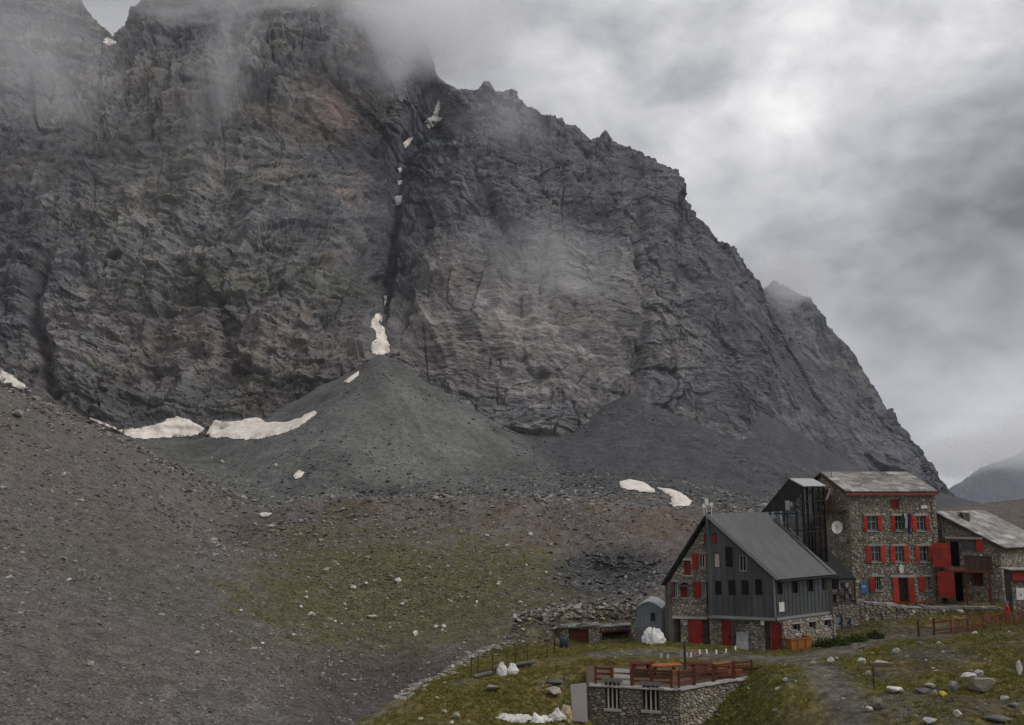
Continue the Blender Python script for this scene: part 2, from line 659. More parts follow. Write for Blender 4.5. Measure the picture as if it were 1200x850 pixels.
def build_ground():
    az = np.radians(np.linspace(-46, 46, 640))
    r = np.concatenate([np.linspace(2, 30, 40)[:-1], np.geomspace(30, 110, 300)[:-1], np.geomspace(110, 620, 400)[:-1],
                        np.geomspace(620, 1500, 24)[:-1], np.geomspace(1500, 12000, 8)])
    R, A = np.meshgrid(r, az, indexing='ij')
    x, y = R * np.sin(A), R * np.cos(A)
    z, isnear, s = ground(x, y, full=True)
    z = z - smooth(900, 3000, R) * 250
    ni, nj = R.shape
    xf, yf, zf = x.ravel(), y.ravel(), z.ravel()
    px, py = to_pix(xf, yf, zf)
    near = isnear.ravel()
    dist = R.ravel()
    # ---- colours: what the ground itself is made of
    n1 = fbm(xf / 30, yf / 30, 0 * xf, 4, seed=51)
    n2 = fbm(xf / 6, yf / 6, 0 * xf, 4, seed=53)
    n3 = vnoise(xf / 1.1, yf / 1.1, 0 * xf, 55)
    scree_brown = np.array([.138, .118, .110])
    scree_grey = np.array([.125, .122, .118])
    talus = np.array([.120, .120, .115])
    bowl_green = np.array([.104, .092, .046])
    rim_brown = np.array([.135, .105, .078])

    def mixc(c, b, m):
        return c * (1 - m[:, None]) + b * m[:, None]

    c = np.tile(scree_brown, (len(xf), 1))
    c = mixc(c, scree_grey, smooth(-.1, .4, n1 + .4 * n2) * .7)
    ap_ = P(447, 414, 553)
    th_, rr_c = np.arctan2(xf - ap_.x, ap_.y - yf), np.hypot(xf - ap_.x, yf - ap_.y)
    run = fbm(th_ * 22, rr_c / 90, 0 * xf, 4, .6, seed=62)
    tl = talus[None, :] * (1 + .22 * run * smooth(10, 60, rr_c) + .42 * n1 + .25 * n2)[:, None]
    fan = smooth(0, 22, px - (548 + (py - 455) * .92) + 10 * n2) * smooth(365, 400, yf)
    tl = tl * (1 - fan[:, None]) + np.array([.074, .076, .080]) * (1 + .35 * n2)[:, None] * fan[:, None]
    tm = smooth(272, 296, yf + 6 * n2)[:, None]
    c = c * (1 - tm) + tl * tm
    rimm = np.exp(-((yf - 248) / 24) ** 2) * smooth(200, 380, px)
    c = mixc(c, rim_brown, rimm * smooth(-.35, .35, n2 + .3 * n1) * .75)
    # green floor of the bowl
    g = np.exp(-(((px - 470) / 200) ** 2 + ((py - 694) / 78) ** 2) ** 1.6)
    g2 = np.exp(-(((px - 640) / 90) ** 2 + ((py - 675) / 38) ** 2) ** 1.5)
    gm = np.clip(1.7 * np.maximum(g, .85 * g2) + .75 * n2 + .35 * n3 + .3 * n1 - .25, 0, 1) * smooth(120, 150, yf) * (1 - smooth(262, 300, yf)) * (px > 230)
    c = mixc(c, bowl_green, gm * .92)
    # faint green streaks on the left scree
    st = smooth(.15, .55, fbm(xf / 40 + yf / 90, yf / 26, 0 * xf, 3, seed=57)) * (px < 420) * (1 - smooth(300, 340, yf))
    c = mixc(c, np.array([.100, .090, .060]), st * .35)
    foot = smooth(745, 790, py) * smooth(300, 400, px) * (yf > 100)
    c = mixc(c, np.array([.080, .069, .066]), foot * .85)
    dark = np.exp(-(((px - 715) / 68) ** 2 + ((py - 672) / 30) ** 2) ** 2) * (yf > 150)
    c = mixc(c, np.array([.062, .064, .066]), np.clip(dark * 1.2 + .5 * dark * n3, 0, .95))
    # near hill
    grass = np.array([.122, .108, .032])
    grass2 = np.array([.155, .120, .044])
    soil = np.array([.100, .083, .054])
    path = np.array([.132, .117, .098])
    rock = np.array([.125, .112, .092])
    cn = np.tile(grass, (len(xf), 1))
    cn = mixc(cn, grass2, smooth(-.25, .45, n2 + .5 * vnoise(xf / 2.4, yf / 2.4, 0 * xf, 58)))
    patch = fbm(xf / 3.4, yf / 3.4, 0 * xf, 4, .55, seed=59)
    right = smooth(14, 19, xf)
    cn = mixc(cn, soil, np.clip(smooth(.15, .5, patch + .16 * right + .25 * n3) * (0.35 + .55 * right), 0, 1))
    stony = smooth(.30, .55, fbm(xf / 1.7, yf / 1.7, 0 * xf, 3, .6, seed=60) + .2 * right)
    cn = mixc(cn, rock * .75, stony * .6)
    ok = near & (dist < 130)
    od = np.full(len(xf), 99.0)
    pd = np.full(len(xf), 99.0)
    od[ok] = poly_dist(xf[ok], yf[ok], OUTCROP)
    pd[ok] = np.minimum.reduce([poly_dist(xf[ok], yf[ok], p) for p in PATHS])
    cn = mixc(cn, path, 1 - smooth(.45, 1.5, pd + .5 * n3))
    cn = mixc(cn, rock, np.clip(1.15 * np.exp(-(od / 2.3) ** 2) + .3 * n3 * (od < 4), 0, 1))
    sf = s.ravel()
    cn = mixc(cn, rock * 1.3, np.exp(-((sf - .2) / .55) ** 2) * (xf < 12) * np.clip(.7 + n3, 0, 1))
    cn = mixc(cn, scree_grey, smooth(2, 5, sf))
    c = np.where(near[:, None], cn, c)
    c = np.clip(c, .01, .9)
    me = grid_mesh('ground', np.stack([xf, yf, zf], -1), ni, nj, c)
    t = NT('ground')
    at = t.n('ShaderNodeAttribute', attribute_name='Col')
    a = t.noise(2.2, 5, .7)
    b = t.noise(0.35, 5, .7)
    col = t.mix(1.0, at.outputs['Color'], t.ramp(a, [(.32, .42), (.52, 1.0), (.72, 1.85)]), 'MULTIPLY')
    col = t.mix(1.0, col, t.ramp(b, [(.3, .62), (.7, 1.42)]), 'MULTIPLY')
    t.bsdf(col, .95, .1, t.noise(1.6, 6, .75), .8, .35)
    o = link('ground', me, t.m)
    o['kind'] = 'structure'
    return o


build_ground()

# ------------------------------------------------------------------ mountain
DEPTH_PTS = [
    (-250, 480, 560), (-250, 200, 700), (-250, -120, 950),
    (0, 490, 545), (100, 520, 530), (200, 515, 528), (330, 505, 532), (400, 460, 555), (447, 425, 566), (500, 450, 580), (600, 495, 562), (680, 490, 570), (740, 468, 596), (830, 510, 590), (930, 555, 630), (1050, 570, 760), (1120, 595, 900),
    (0, 300, 640), (100, 360, 600), (200, 300, 622), (350, 300, 612), (420, 330, 620), (0, 100, 780), (60, 60, 800), (130, 45, 900), (200, 100, 742), (350, 100, 725), (430, 100, 750), (0, -100, 930), (300, -120, 890), (470, 20, 860),
    (450, 385, 592), (456, 330, 660), (462, 240, 735), (472, 180, 790), (505, 140, 842), (520, 110, 862),
    (500, 380, 584), (520, 320, 612), (600, 300, 645), (570, 200, 702), (550, 150, 760), (572, 97, 800), (640, 400, 600), (700, 250, 695), (700, 165, 780), (640, 138, 790),
    (800, 300, 725), (790, 220, 795), (850, 290, 840), (870, 400, 690), (800, 430, 640), (950, 470, 760), (950, 415, 860), (1000, 445, 900), (1000, 520, 780), (1040, 495, 900),
]
dep_rbf = RBF([(p[0], p[1]) for p in DEPTH_PTS], [p[2] for p in DEPTH_PTS], 12.0)

COULOIR = [(447, 430), (449, 395), (455, 345), (459, 300), (462, 240), (466, 200), (474, 172), (500, 148), (512, 120)]
DARKGULLY = [(66, 470), (58, 430), (48, 390), (42, 350), (55, 310)]


def rock_face(name, px0, px1, npx, nrow, base_line, ridge_line, depth, seed, jag=1.0, amp=1.0, couloir=True, mat=None):
    px = np.linspace(px0, px1, npx)
    base = np.interp(px, *zip(*base_line))
    ridge = np.interp(px, *zip(*ridge_line))
    jn = np.stack([px, 0 * px, 0 * px])
    ridge = ridge + jag * (4.5 * ridged(px / 26, 0 * px, 0 * px + seed, 3, .55, seed=seed) * 1.0 + 3.2 * ridged(px / 9, 0 * px, 0 * px + seed, 3, .6, seed=seed + 1) - 2.5)
    t = np.linspace(0, 1, nrow)
    T, PX = np.meshgrid(t, px, indexing='ij')
    PY = base[None, :] + (ridge - base)[None, :] * T
    D = depth(PX, PY)
    V = Pn(PX, PY, D)
    x, y, z = V[..., 0], V[..., 1], V[..., 2]
    gi = np.gradient(V, axis=0)
    gj = np.gradient(V, axis=1)
    N = np.cross(gj, gi)
    N /= np.linalg.norm(N, axis=-1, keepdims=True) + 1e-9
    N *= np.where(N[..., 1:2] > 0, -1, 1)
    # broad buttresses and gullies, vertical ribs, then inclined bedding and blocks
    wx = 14 * fbm(x / 70, y / 70, z / 70, 3, seed=seed + 5)
    wz = 16 * fbm(x / 90 + 7, y / 90, z / 110, 3, seed=seed + 6)
    left = 1 - smooth(430, 490, PX)
    d = 14 * ridged((x + wx) / 85, y / 160, (z + wz) / 170, 4, .5, seed=seed + 7)
    d += 4.5 * ridged((x + wx + .35 * z) / 30, y / 80, (z + wz) / 80, 3, .5, seed=seed + 8)
    # bedding: ledges stepping with height, dipping with the folded strata
    dip = z + .10 * x + 24 * fbm(x / 130, y / 400, z / 160, 3, seed=seed + 10) + 18 * np.cos((x + 130) / 150) * left
    band = fbm(dip / 9, x / 120, y / 200, 3, .6, seed=seed + 11)
    band2 = fbm(dip / 3.6, x / 45, y / 60, 3, .6, seed=seed + 12)
    d += (1.8 + 2.0 * left) * band + (0.9 + 1.1 * left) * band2
    # beds that overhang the one below: broken, gently curving ledges
    slab = np.exp(-(((PX - 610) / 150) ** 2 + ((PY - 400) / 85) ** 2)) if couloir else 0 * x
    low = smooth(120, 300, PY)
    for per, am, sd in ((17, 4.2, 40), (8.0, 2.5, 43), (3.6, 1.0, 46)):
        ph = dip / per + 1.1 * fbm(x / (9 * per), y / 200, z / (4 * per), 3, seed=seed + sd)
        fr = ph - np.floor(ph)
        on = smooth(-.25, .25, fbm(x / (11 * per) + 11, np.floor(ph) * 3.7, y / 300, 3, seed=seed + sd + 1))
        d += am * (fr ** 1.5 * (fr < .9) + (1 - fr) * 9 * (fr >= .9) - .4) * on * (.35 + .65 * low) * (.42 + .45 * left) * (1 - .55 * slab)
    # clean joints cutting down through the beds
    jt = ridged((x + .3 * wx) / 17, y / 40, z / 120, 2, .5, seed=seed + 50)
    d -= 2.4 * smooth(.80, .97, jt) * (1 - .7 * smooth(760, 860, PX))
    # a few long clefts running most of the height of the wall
    lc = ridged((x + .22 * z + .6 * wx) / 52, y / 400, z / 420, 1, .5, seed=seed + 52)
    brk = smooth(-.35, .3, fbm(x / 40, y / 90, z / 45, 3, seed=seed + 55))
    brk = brk * (1 - smooth(760, 860, PX))
    d -= (3.2 * smooth(.90, .985, lc) + .9 * smooth(.62, .95, lc)) * brk
    lc2 = ridged((x - .35 * z + .5 * wx) / 95, y / 400, z / 500, 1, .5, seed=seed + 53)
    d -= 1.6 * smooth(.93, .99, lc2) * brk
    rib = np.clip(smooth(250, 120, PY) + smooth(760, 900, PX) + np.exp(-((PX - 480) / 60) ** 2) * .8, 0, 1) if couloir else 0 * x + .6
    hs = 0
    sx_ = x + .42 * z + wx
    for su, sv, am, sd in ((60, 40, 9.0, 54), (30, 17, 5.5, 60), (13, 6.5, 3.5, 66), (5.6, 2.7, 2.0, 72), (2.5, 1.4, .65, 78)):
        f1, h1 = facets((x + wx * .5) / su, dip / sv, seed + sd)
        f2, h2 = facets(sx_ / (su * .62), (z + wz) / (sv * 2.2), seed + sd + 200)
        d += .7 * am * (f1 * (1 - rib) + f2 * rib) * (1 - .82 * slab)
        hs = hs + (h1 * (1 - rib) + h2 * rib)
    d += .5 * vnoise(x / 2.6, y / 3, dip / 1.4, seed + 15)
    cd = 0 * d + 99
    if couloir:
        cd = poly_dist(PX + 5 * fbm(x / 40, z / 25, 0 * x, 3, seed=91), PY, COULOIR)
        w = 4.5 + 8 * smooth(300, 150, PY)
        d -= (5 + 7 * smooth(395, 330, PY)) * np.exp(-(cd / w) ** 2)
        gd = poly_dist(PX + 5 * fbm(x / 30, z / 15, 0 * x, 3, seed=92), PY, DARKGULLY)
        d -= 15 * np.exp(-(gd / 9) ** 2)
        g3 = poly_dist(PX + 8 * fbm(x / 40, z / 25, 0 * x, 3, seed=93), PY, [(750, 470), (742, 420), (748, 360), (735, 300), (750, 250)])
        d -= 8 * np.exp(-(g3 / 6) ** 2)
    edge = smooth(1.0, .985, T) * smooth(0, .02, T) * .9 + .1
    if couloir:
        edge = edge * (1 - .55 * smooth(850, 930, PX) * (1 - smooth(990, 1060, PX)))
    V = V + N * (d * amp * edge)[..., None]
    x, y, z = V[..., 0], V[..., 1], V[..., 2]
    # ---- colours of the rock itself
    n1 = fbm(x / 60, y / 60, z / 45, 4, seed=seed + 20)
    n2 = fbm(x / 14, y / 30, dip / 8, 4, .6, seed=seed + 21)
    n3 = fbm(x / 35 + 5, y / 60, z / 70, 4, .6, seed=seed + 22)
    c = np.zeros(V.shape)
    grey = np.array([.143, .147, .157])
    c[:] = grey

    def mx(col, m):
        c[:] = c * (1 - m[..., None]) + np.array(col) * m[..., None]
    mx((.200, .172, .157), smooth(-.2, .45, n1 + .5 * n2 + .2 * smooth(280, 420, PY)) * (.28 + .36 * left))          # warm gneiss
    mx((.235, .228, .215), smooth(.22, .62, n2 + .35 * band) * .75)                        # pale fresh beds
    slope_n = smooth(.1, .45, band2 + .35 * n3)
    mx((.092, .096, .048), smooth(.02, .5, n3 + .25 * n2) * slope_n * (.30 + .60 * left))  # moss and turf on ledges
    mx((.085, .088, .100), smooth(.10, .55, -n1 + .45 * vnoise(x / 30, y / 90, z / 120, seed + 23)) * .8)   # dark wet schist
    streak = smooth(.35, .7, ridged(x / 9 + wx / 20, y / 50, z / 140, 2, seed=seed + 24))
    mx((.07, .072, .085), streak * .4)
    if couloir:
        nz = np.clip(.8 + .9 * n2, 0, 1.3)
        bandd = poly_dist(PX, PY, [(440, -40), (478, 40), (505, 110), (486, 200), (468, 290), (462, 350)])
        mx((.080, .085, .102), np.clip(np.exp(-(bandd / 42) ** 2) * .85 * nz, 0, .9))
        rd = PY - ridge[None, :]
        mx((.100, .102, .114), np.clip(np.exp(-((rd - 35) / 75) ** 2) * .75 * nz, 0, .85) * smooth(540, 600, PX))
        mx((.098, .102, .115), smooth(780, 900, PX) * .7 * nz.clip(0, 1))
        mx((.262, .240, .230), np.clip(slab * 1.05 * nz, 0, .92))
        mx((.225, .222, .200), np.exp(-(((PX - 200) / 150) ** 2 + ((PY - 200) / 100) ** 2)) * .65 * nz.clip(0, 1))
        mx((.225, .188, .176), np.exp(-(((PX - 220) / 190) ** 2 + ((PY - 395) / 42) ** 2)) * .75 * nz.clip(0, 1))
        mx((.105, .100, .096), smooth(425, 470, PY) * (1 - smooth(400, 450, PX)) * .7 * nz.clip(0, 1))
        for (qx, qy, rx, ry, col, am) in ((385, 140, 26, 26, (.30, .215, .185), .8), (405, 232, 16, 18, (.28, .205, .18), .6), (210, 125, 18, 14, (.24, .17, .145), .5),
                                        (310, 140, 30, 16, (.22, .16, .135), .5), (160, 232, 26, 14, (.29, .275, .25), .7), (525, 330, 20, 30, (.27, .215, .195), .5),
                                        (360, 130, 14, 12, (.27, .27, .235), .5), (290, 345, 150, 26, (.088, .088, .036), .55), (560, 410, 70, 50, (.21, .185, .172), .5), (420, 175, 22, 60, (.2, .19, .185), .5)):
            mx(col, np.exp(-(((PX - qx) / rx) ** 2 + ((PY - qy) / ry) ** 2)) * am * np.clip(.75 + n2, 0, 1))
        mx((.10, .104, .12), np.exp(-(cd / 12) ** 2) * .5)
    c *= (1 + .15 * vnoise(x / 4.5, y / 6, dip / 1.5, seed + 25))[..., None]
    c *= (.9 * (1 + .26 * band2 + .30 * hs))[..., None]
    # the hidden back side
    back = []
    for k in range(1, 5):
        q = V[-1].copy()
        q[:, 1] += 45 * k
        q[:, 2] -= 30 * k + 4 * vnoise(q[:, 0] / 12, q[:, 2] / 9, 0 * q[:, 0] + k, seed)
        back.append(q)
    V = np.concatenate([V, np.array(back)], 0)
    c = np.concatenate([c, np.repeat(c[-1:], 4, 0)], 0)
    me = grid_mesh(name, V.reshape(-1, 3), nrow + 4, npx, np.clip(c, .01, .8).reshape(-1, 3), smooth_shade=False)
    o = link(name, me, mat)
    o['kind'] = 'structure'
    return o


def rock_material():
    t = NT('cliff_rock')
    at = t.n('ShaderNodeAttribute', attribute_name='Col')
    a = t.noise(.55, 5, .72, stretch=(1, 1, 1.5))
    b = t.noise(.12, 5, .7, stretch=(.35, .35, 1.0))
    c = t.mix(1.0, at.outputs['Color'], t.ramp(a, [(.28, .68), (.5, 1.0), (.72, 1.38)]), 'MULTIPLY')
    c = t.mix(1.0, c, t.ramp(b, [(.3, .7), (.7, 1.32)]), 'MULTIPLY')
    h = t.math('ADD', t.noise(.9, 6, .8), t.math('MULTIPLY', t.noise(.9, 5, .7, stretch=(.16, .16, 1.2)), 1.6))
    return t.bsdf(c, .95, .1, h, .55, .7)


M_ROCK = rock_material()
RIDGE = [(-260, -120), (40, -70), (85, -20), (105, 20), (128, 46), (140, 44), (165, 14), (200, -20), (260, -60), (380, -90), (430, -60), (470, -20), (488, 25), (503, 66), (512, 88), (530, 102), (545, 110), (560, 106),
         (566, 98), (572, 96), (580, 106), (600, 112), (640, 137), (670, 148), (692, 162), (702, 162), (709, 152), (718, 162), (745, 178), (768, 198), (785, 212), (794, 236), (815, 256), (850, 290), (880, 322), (900, 354), (930, 395),
         (960, 425), (990, 437), (1010, 458), (1040, 492), (1085, 540), (1110, 575), (1128, 600), (1165, 640)]
BASE = [(-260, 520), (0, 520), (100, 545), (200, 545), (340, 530), (400, 490), (447, 450), (500, 480), (600, 530), (680, 530), (740, 500), (830, 540), (930, 590), (1050, 610), (1128, 640), (1165, 680)]
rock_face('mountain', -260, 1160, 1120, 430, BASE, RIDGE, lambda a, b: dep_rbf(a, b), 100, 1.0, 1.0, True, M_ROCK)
rock_face('mountain_spur', 840, 1070, 190, 120, [(840, 520), (1070, 640)],
          [(840, 372), (880, 345), (905, 332), (925, 338), (948, 352), (962, 374), (985, 398), (1002, 428), (1020, 458), (1070, 540)],
          lambda a, b: 1150 + (520 - b) * 1.2 + (a - 840) * .6, 300, .7, 1.0, False, M_ROCK)
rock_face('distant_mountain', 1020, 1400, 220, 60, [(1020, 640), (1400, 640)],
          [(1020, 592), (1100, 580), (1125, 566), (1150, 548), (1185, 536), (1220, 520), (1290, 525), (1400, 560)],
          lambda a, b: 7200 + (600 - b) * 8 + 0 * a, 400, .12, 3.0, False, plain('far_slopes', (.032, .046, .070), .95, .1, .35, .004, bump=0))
# ------------------------------------------------------------------ air: haze and the mist hanging on the faces
def build_haze():
    bm = bmesh.new()
    x0, x1, y0, y1, z0, z1 = -3500, 6500, -300, 12500, -420, 1300
    bmesh.ops.create_cube(bm, size=1)
    for v in bm.verts:
        v.co = ((v.co.x + .5) * (x1 - x0) + x0, (v.co.y + .5) * (y1 - y0) + y0, (v.co.z + .5) * (z1 - z0) + z0)
    me = bpy.data.meshes.new('haze')
    bm.to_mesh(me)
    bm.free()
    t = NT('haze')
    v = t.n('ShaderNodeVolumePrincipled')
    v.inputs['Color'].default_value = (.90, .93, 1.0, 1)
    v.inputs['Density'].default_value = 0.00005
    v.inputs['Anisotropy'].default_value = 0.2
    t.l(v.outputs[0], t.out.inputs['Volume'])
    o = link('haze', me, t.m)
    o['kind'] = 'stuff'


build_haze()


def mist_mat(name, density, scale, lo, hi, seed, aniso=.2):
    t = NT(name)
    tc_ = t.n('ShaderNodeTexCoord')
    ob = tc_.outputs['Object']            # unit ball
    ln = t.n('ShaderNodeVectorMath', operation='LENGTH')
    t.l(ob, ln.inputs[0])
    mp = t.n('ShaderNodeMapping')
    mp.inputs['Location'].default_value = (seed * 3.1, seed * 1.7, seed * .9)
    t.l(ob, mp.inputs[0])
    n = t.n('ShaderNodeTexNoise', i_Scale=scale, i_Detail=4.0, i_Roughness=.55, i_Distortion=.4)
    t.l(mp.outputs[0], n.inputs['Vector'])
    fall = t.math('SUBTRACT', 1.0, ln.outputs['Value'], True)
    f = t.math('ADD', n.outputs['Fac'], t.math('MULTIPLY', t.math('SUBTRACT', fall, .45), .55))
    mr = t.n('ShaderNodeMapRange', interpolation_type='SMOOTHSTEP')
    t.l(f, mr.inputs[0])
    mr.inputs[1].default_value = lo
    mr.inputs[2].default_value = hi
    mr.inputs[3].default_value = 0
    mr.inputs[4].default_value = density
    d = t.math('MULTIPLY', mr.outputs[0], t.math('MULTIPLY', fall, 4.0, True))
    v = t.n('ShaderNodeVolumePrincipled')
    v.inputs['Color'].default_value = (.995, .995, 1.0, 1)
    v.inputs['Anisotropy'].default_value = aniso
    t.l(d, v.inputs['Density'])
    t.l(v.outputs[0], t.out.inputs['Volume'])
    return t.m


def mist(px, py, Y, rx, ry, rz, density, label, tilt=0.0, scale=2.2, lo=.42, hi=.75, seed=1):
    """A cloud rag: rx, rz in metres across and up, ry along the view."""
    bm = bmesh.new()
    bmesh.ops.create_icosphere(bm, subdivisions=3, radius=1.0)
    me = bpy.data.meshes.new('mist')
    bm.to_mesh(me)
    bm.free()
    o = link('mist_cloud', me, mist_mat('mist_%d' % seed, density, scale, lo, hi, seed))
    o.location = P(px, py, Y)
    o.scale = (rx, ry, rz)
    o.rotation_euler = (0, tilt, 0)
    tag(o, label, 'cloud', 'rags of cloud on the mountain', 'stuff')
    return o


mist(492, 14, 710, 108, 70, 95, .046, 'grey cloud spilling over the ridge at the top of the couloir', -.35, 2.3, .34, .72, 1)
mist(540, 20, 1020, 130, 90, 95, .012, 'pale cloud rising behind the ridge notch', -.5, 2.0, .32, .66, 9)
mist(225, -46, 640, 215, 60, 62, .028, 'cloud ceiling hiding the summit ridge above the left face', 0, 2.6, .32, .60, 2)
mist(262, 75, 625, 40, 30, 100, .014, 'thin streak of mist hanging down the middle of the left face', .18, 1.7, .36, .80, 3)
mist(30, 62, 600, 125, 50, 92, .011, 'veil of mist over the far left peak', .4, 2.0, .36, .78, 4)
mist(648, 308, 600, 92, 40, 52, .018, 'wisp of mist drifting across the right face', .42, 2.3, .38, .86, 5)
mist(588, 140, 705, 95, 40, 44, .009, 'faint mist in the notch below the rock spire', .45, 1.8, .36, .80, 6)
mist(915, 320, 960, 85, 60, 46, .018, 'small cloud cap on the right shoulder of the mountain', .5, 1.8, .34, .66, 7)
mist(1170, 522, 6000, 800, 400, 270, .0045, 'low cloud bank over the distant mountain on the right', -.2, 2.2, .34, .62, 8)
# ------------------------------------------------------------------ building kit
class MB:
    """Collects boxes, prisms and tubes and links them as ONE mesh object."""

    def __init__(self):
        self.v, self.f, self.c = [], [], []

    def add(self, vs, fs, col=(.5, .5, .5)):
        k = len(self.v)
        self.v += [tuple(p) for p in vs]
        self.f += [tuple(i + k for i in q) for q in fs]
        self.c += [col] * len(vs)
        return self

    def box8(self, p, col=(.5, .5, .5)):
        # p: 4 bottom (ccw from above) + 4 top
        return self.add(p, [(3, 2, 1, 0), (4, 5, 6, 7), (0, 1, 5, 4), (1, 2, 6, 5), (2, 3, 7, 6), (3, 0, 4, 7)], col)

    def box(self, c, sx, sy, sz, rz=0.0, col=(.5, .5, .5)):
        """c = centre of the bottom face"""
        c = Vector(c)
        ca, sa = math.cos(rz), math.sin(rz)
        pts = []
        for z in (0, sz):
            for a, b in ((-1, -1), (1, -1), (1, 1), (-1, 1)):
                x, y = a * sx / 2, b * sy / 2
                pts.append(c + Vector((x * ca - y * sa, x * sa + y * ca, z)))
        return self.box8(pts, col)

    def beam(self, p, q, w, h, col=(.5, .5, .5), up=(0, 0, 1)):
        p, q = Vector(p), Vector(q)
        d = (q - p).normalized()
        u = Vector(up)
        if abs(d.dot(u)) > .98:
            u = Vector((0, 1, 0))
        s = d.cross(u).normalized()
        u = s.cross(d).normalized()
        pts = []
        for e in (p, q):
            for a, b in ((-1, -1), (1, -1), (1, 1), (-1, 1)):
                pts.append(e + s * (a * w / 2) + u * (b * h / 2))
        return self.add(pts, [(0, 1, 2, 3), (7, 6, 5, 4), (0, 4, 5, 1), (1, 5, 6, 2), (2, 6, 7, 3), (3, 7, 4, 0)], col)

    def prism(self, poly, ext, col=(.5, .5, .5)):
        n = len(poly)
        poly = [Vector(p) for p in poly]
        ext = Vector(ext)
        vs = poly + [p + ext for p in poly]
        fs = [tuple(range(n)), tuple(range(2 * n - 1, n - 1, -1))]
        fs += [(i, i + n, (i + 1) % n + n, (i + 1) % n) for i in range(n)]
        return self.add(vs, fs, col)

    def tube(self, pts, r, n=6, col=(.5, .5, .5)):
        pts = [Vector(p) for p in pts]
        rs = r if isinstance(r, (list, tuple)) else [r] * len(pts)
        vs, fs = [], []
        for i, p in enumerate(pts):
            d = (pts[min(i + 1, len(pts) - 1)] - pts[max(i - 1, 0)]).normalized()
            u = Vector((0, 0, 1)) if abs(d.z) < .9 else Vector((1, 0, 0))
            s = d.cross(u).normalized()
            u = s.cross(d)
            for k in range(n):
                a = 2 * math.pi * k / n
                vs.append(p + (s * math.cos(a) + u * math.sin(a)) * rs[i])
        for i in range(len(pts) - 1):
            for k in range(n):
                fs.append((i * n + k, i * n + (k + 1) % n, (i + 1) * n + (k + 1) % n, (i + 1) * n + k))
        fs += [tuple(range(n - 1, -1, -1)), tuple(range((len(pts) - 1) * n, len(pts) * n))]
        return self.add(vs, fs, col)

    def build(self, name, mat, parent=None, smooth_shade=False):
        me = bpy.data.meshes.new(name)
        me.from_pydata(self.v, [], self.f)
        me.update()
        if smooth_shade:
            for p in me.polygons:
                p.use_smooth = True
        a = me.color_attributes.new('Col', 'FLOAT_COLOR', 'POINT')
        a.data.foreach_set('color', np.array([(*c[:3], 1) for c in self.c], np.float32).ravel())
        return link(name, me, mat, parent)


class Fac:
    """A vertical wall plane from A to B (plan), seen from its outer side."""

    def __init__(self, a, b):
        self.A = Vector((a[0], a[1], 0))
        self.B = Vector((b[0], b[1], 0))
        self.e = (self.B - self.A)
        self.L = self.e.length
        self.e.normalize()
        self.n = Vector((self.e.y, -self.e.x, 0))

    @classmethod
    def px(cls, a, b):
        return cls(P(*a), P(*b))

    def hit(self, px, py):
        d = pix_dir(px, py)
        o = Vector((0, 0, ZC))
        t = (self.A - o).dot(self.n) / d.dot(self.n)
        q = o + d * t
        return (q - self.A).dot(self.e), q.z

    def rect(self, x0, x1, y0, y1):
        s0, z1 = self.hit(x0, y0)
        s1, z0 = self.hit(x1, y1)
        sa, _ = self.hit(x0, y1)
        sb, _ = self.hit(x1, y0)
        return ((s0 + sa) / 2, (s1 + sb) / 2, z0, z1)

    def pt(self, s, z, o=0.0):
        q = self.A + self.e * s + self.n * o
        return Vector((q.x, q.y, z))

    def shift(self, o):
        return Fac(self.A + self.n * o, self.B + self.n * o)

    def box(self, mb, s0, s1, z0, z1, o0, o1, col=(.5, .5, .5)):
        return mb.box8([self.pt(s0, z0, o1), self.pt(s1, z0, o1), self.pt(s1, z0, o0), self.pt(s0, z0, o0),
                        self.pt(s0, z1, o1), self.pt(s1, z1, o1), self.pt(s1, z1, o0), self.pt(s0, z1, o0)], col)


def clip_half(poly, a, b, c):
    """Keep a*s + b*z <= c."""
    out = []
    for i in range(len(poly)):
        p, q = poly[i], poly[(i + 1) % len(poly)]
        fp, fq = a * p[0] + b * p[1] - c, a * q[0] + b * q[1] - c
        if fp <= 1e-9:
            out.append(p)
        if (fp < -1e-9 and fq > 1e-9) or (fp > 1e-9 and fq < -1e-9):
            t = fp / (fp - fq)
            out.append((p[0] + t * (q[0] - p[0]), p[1] + t * (q[1] - p[1])))
    return out


def clip_convex(poly, outline):
    n = len(outline)
    for i in range(n):
        (x1, y1), (x2, y2) = outline[i], outline[(i + 1) % n]
        # inside is to the left of a ccw outline
        a, b = (y2 - y1), -(x2 - x1)
        poly = clip_half(poly, a, b, a * x1 + b * y1)
        if len(poly) < 3:
            return []
    return poly


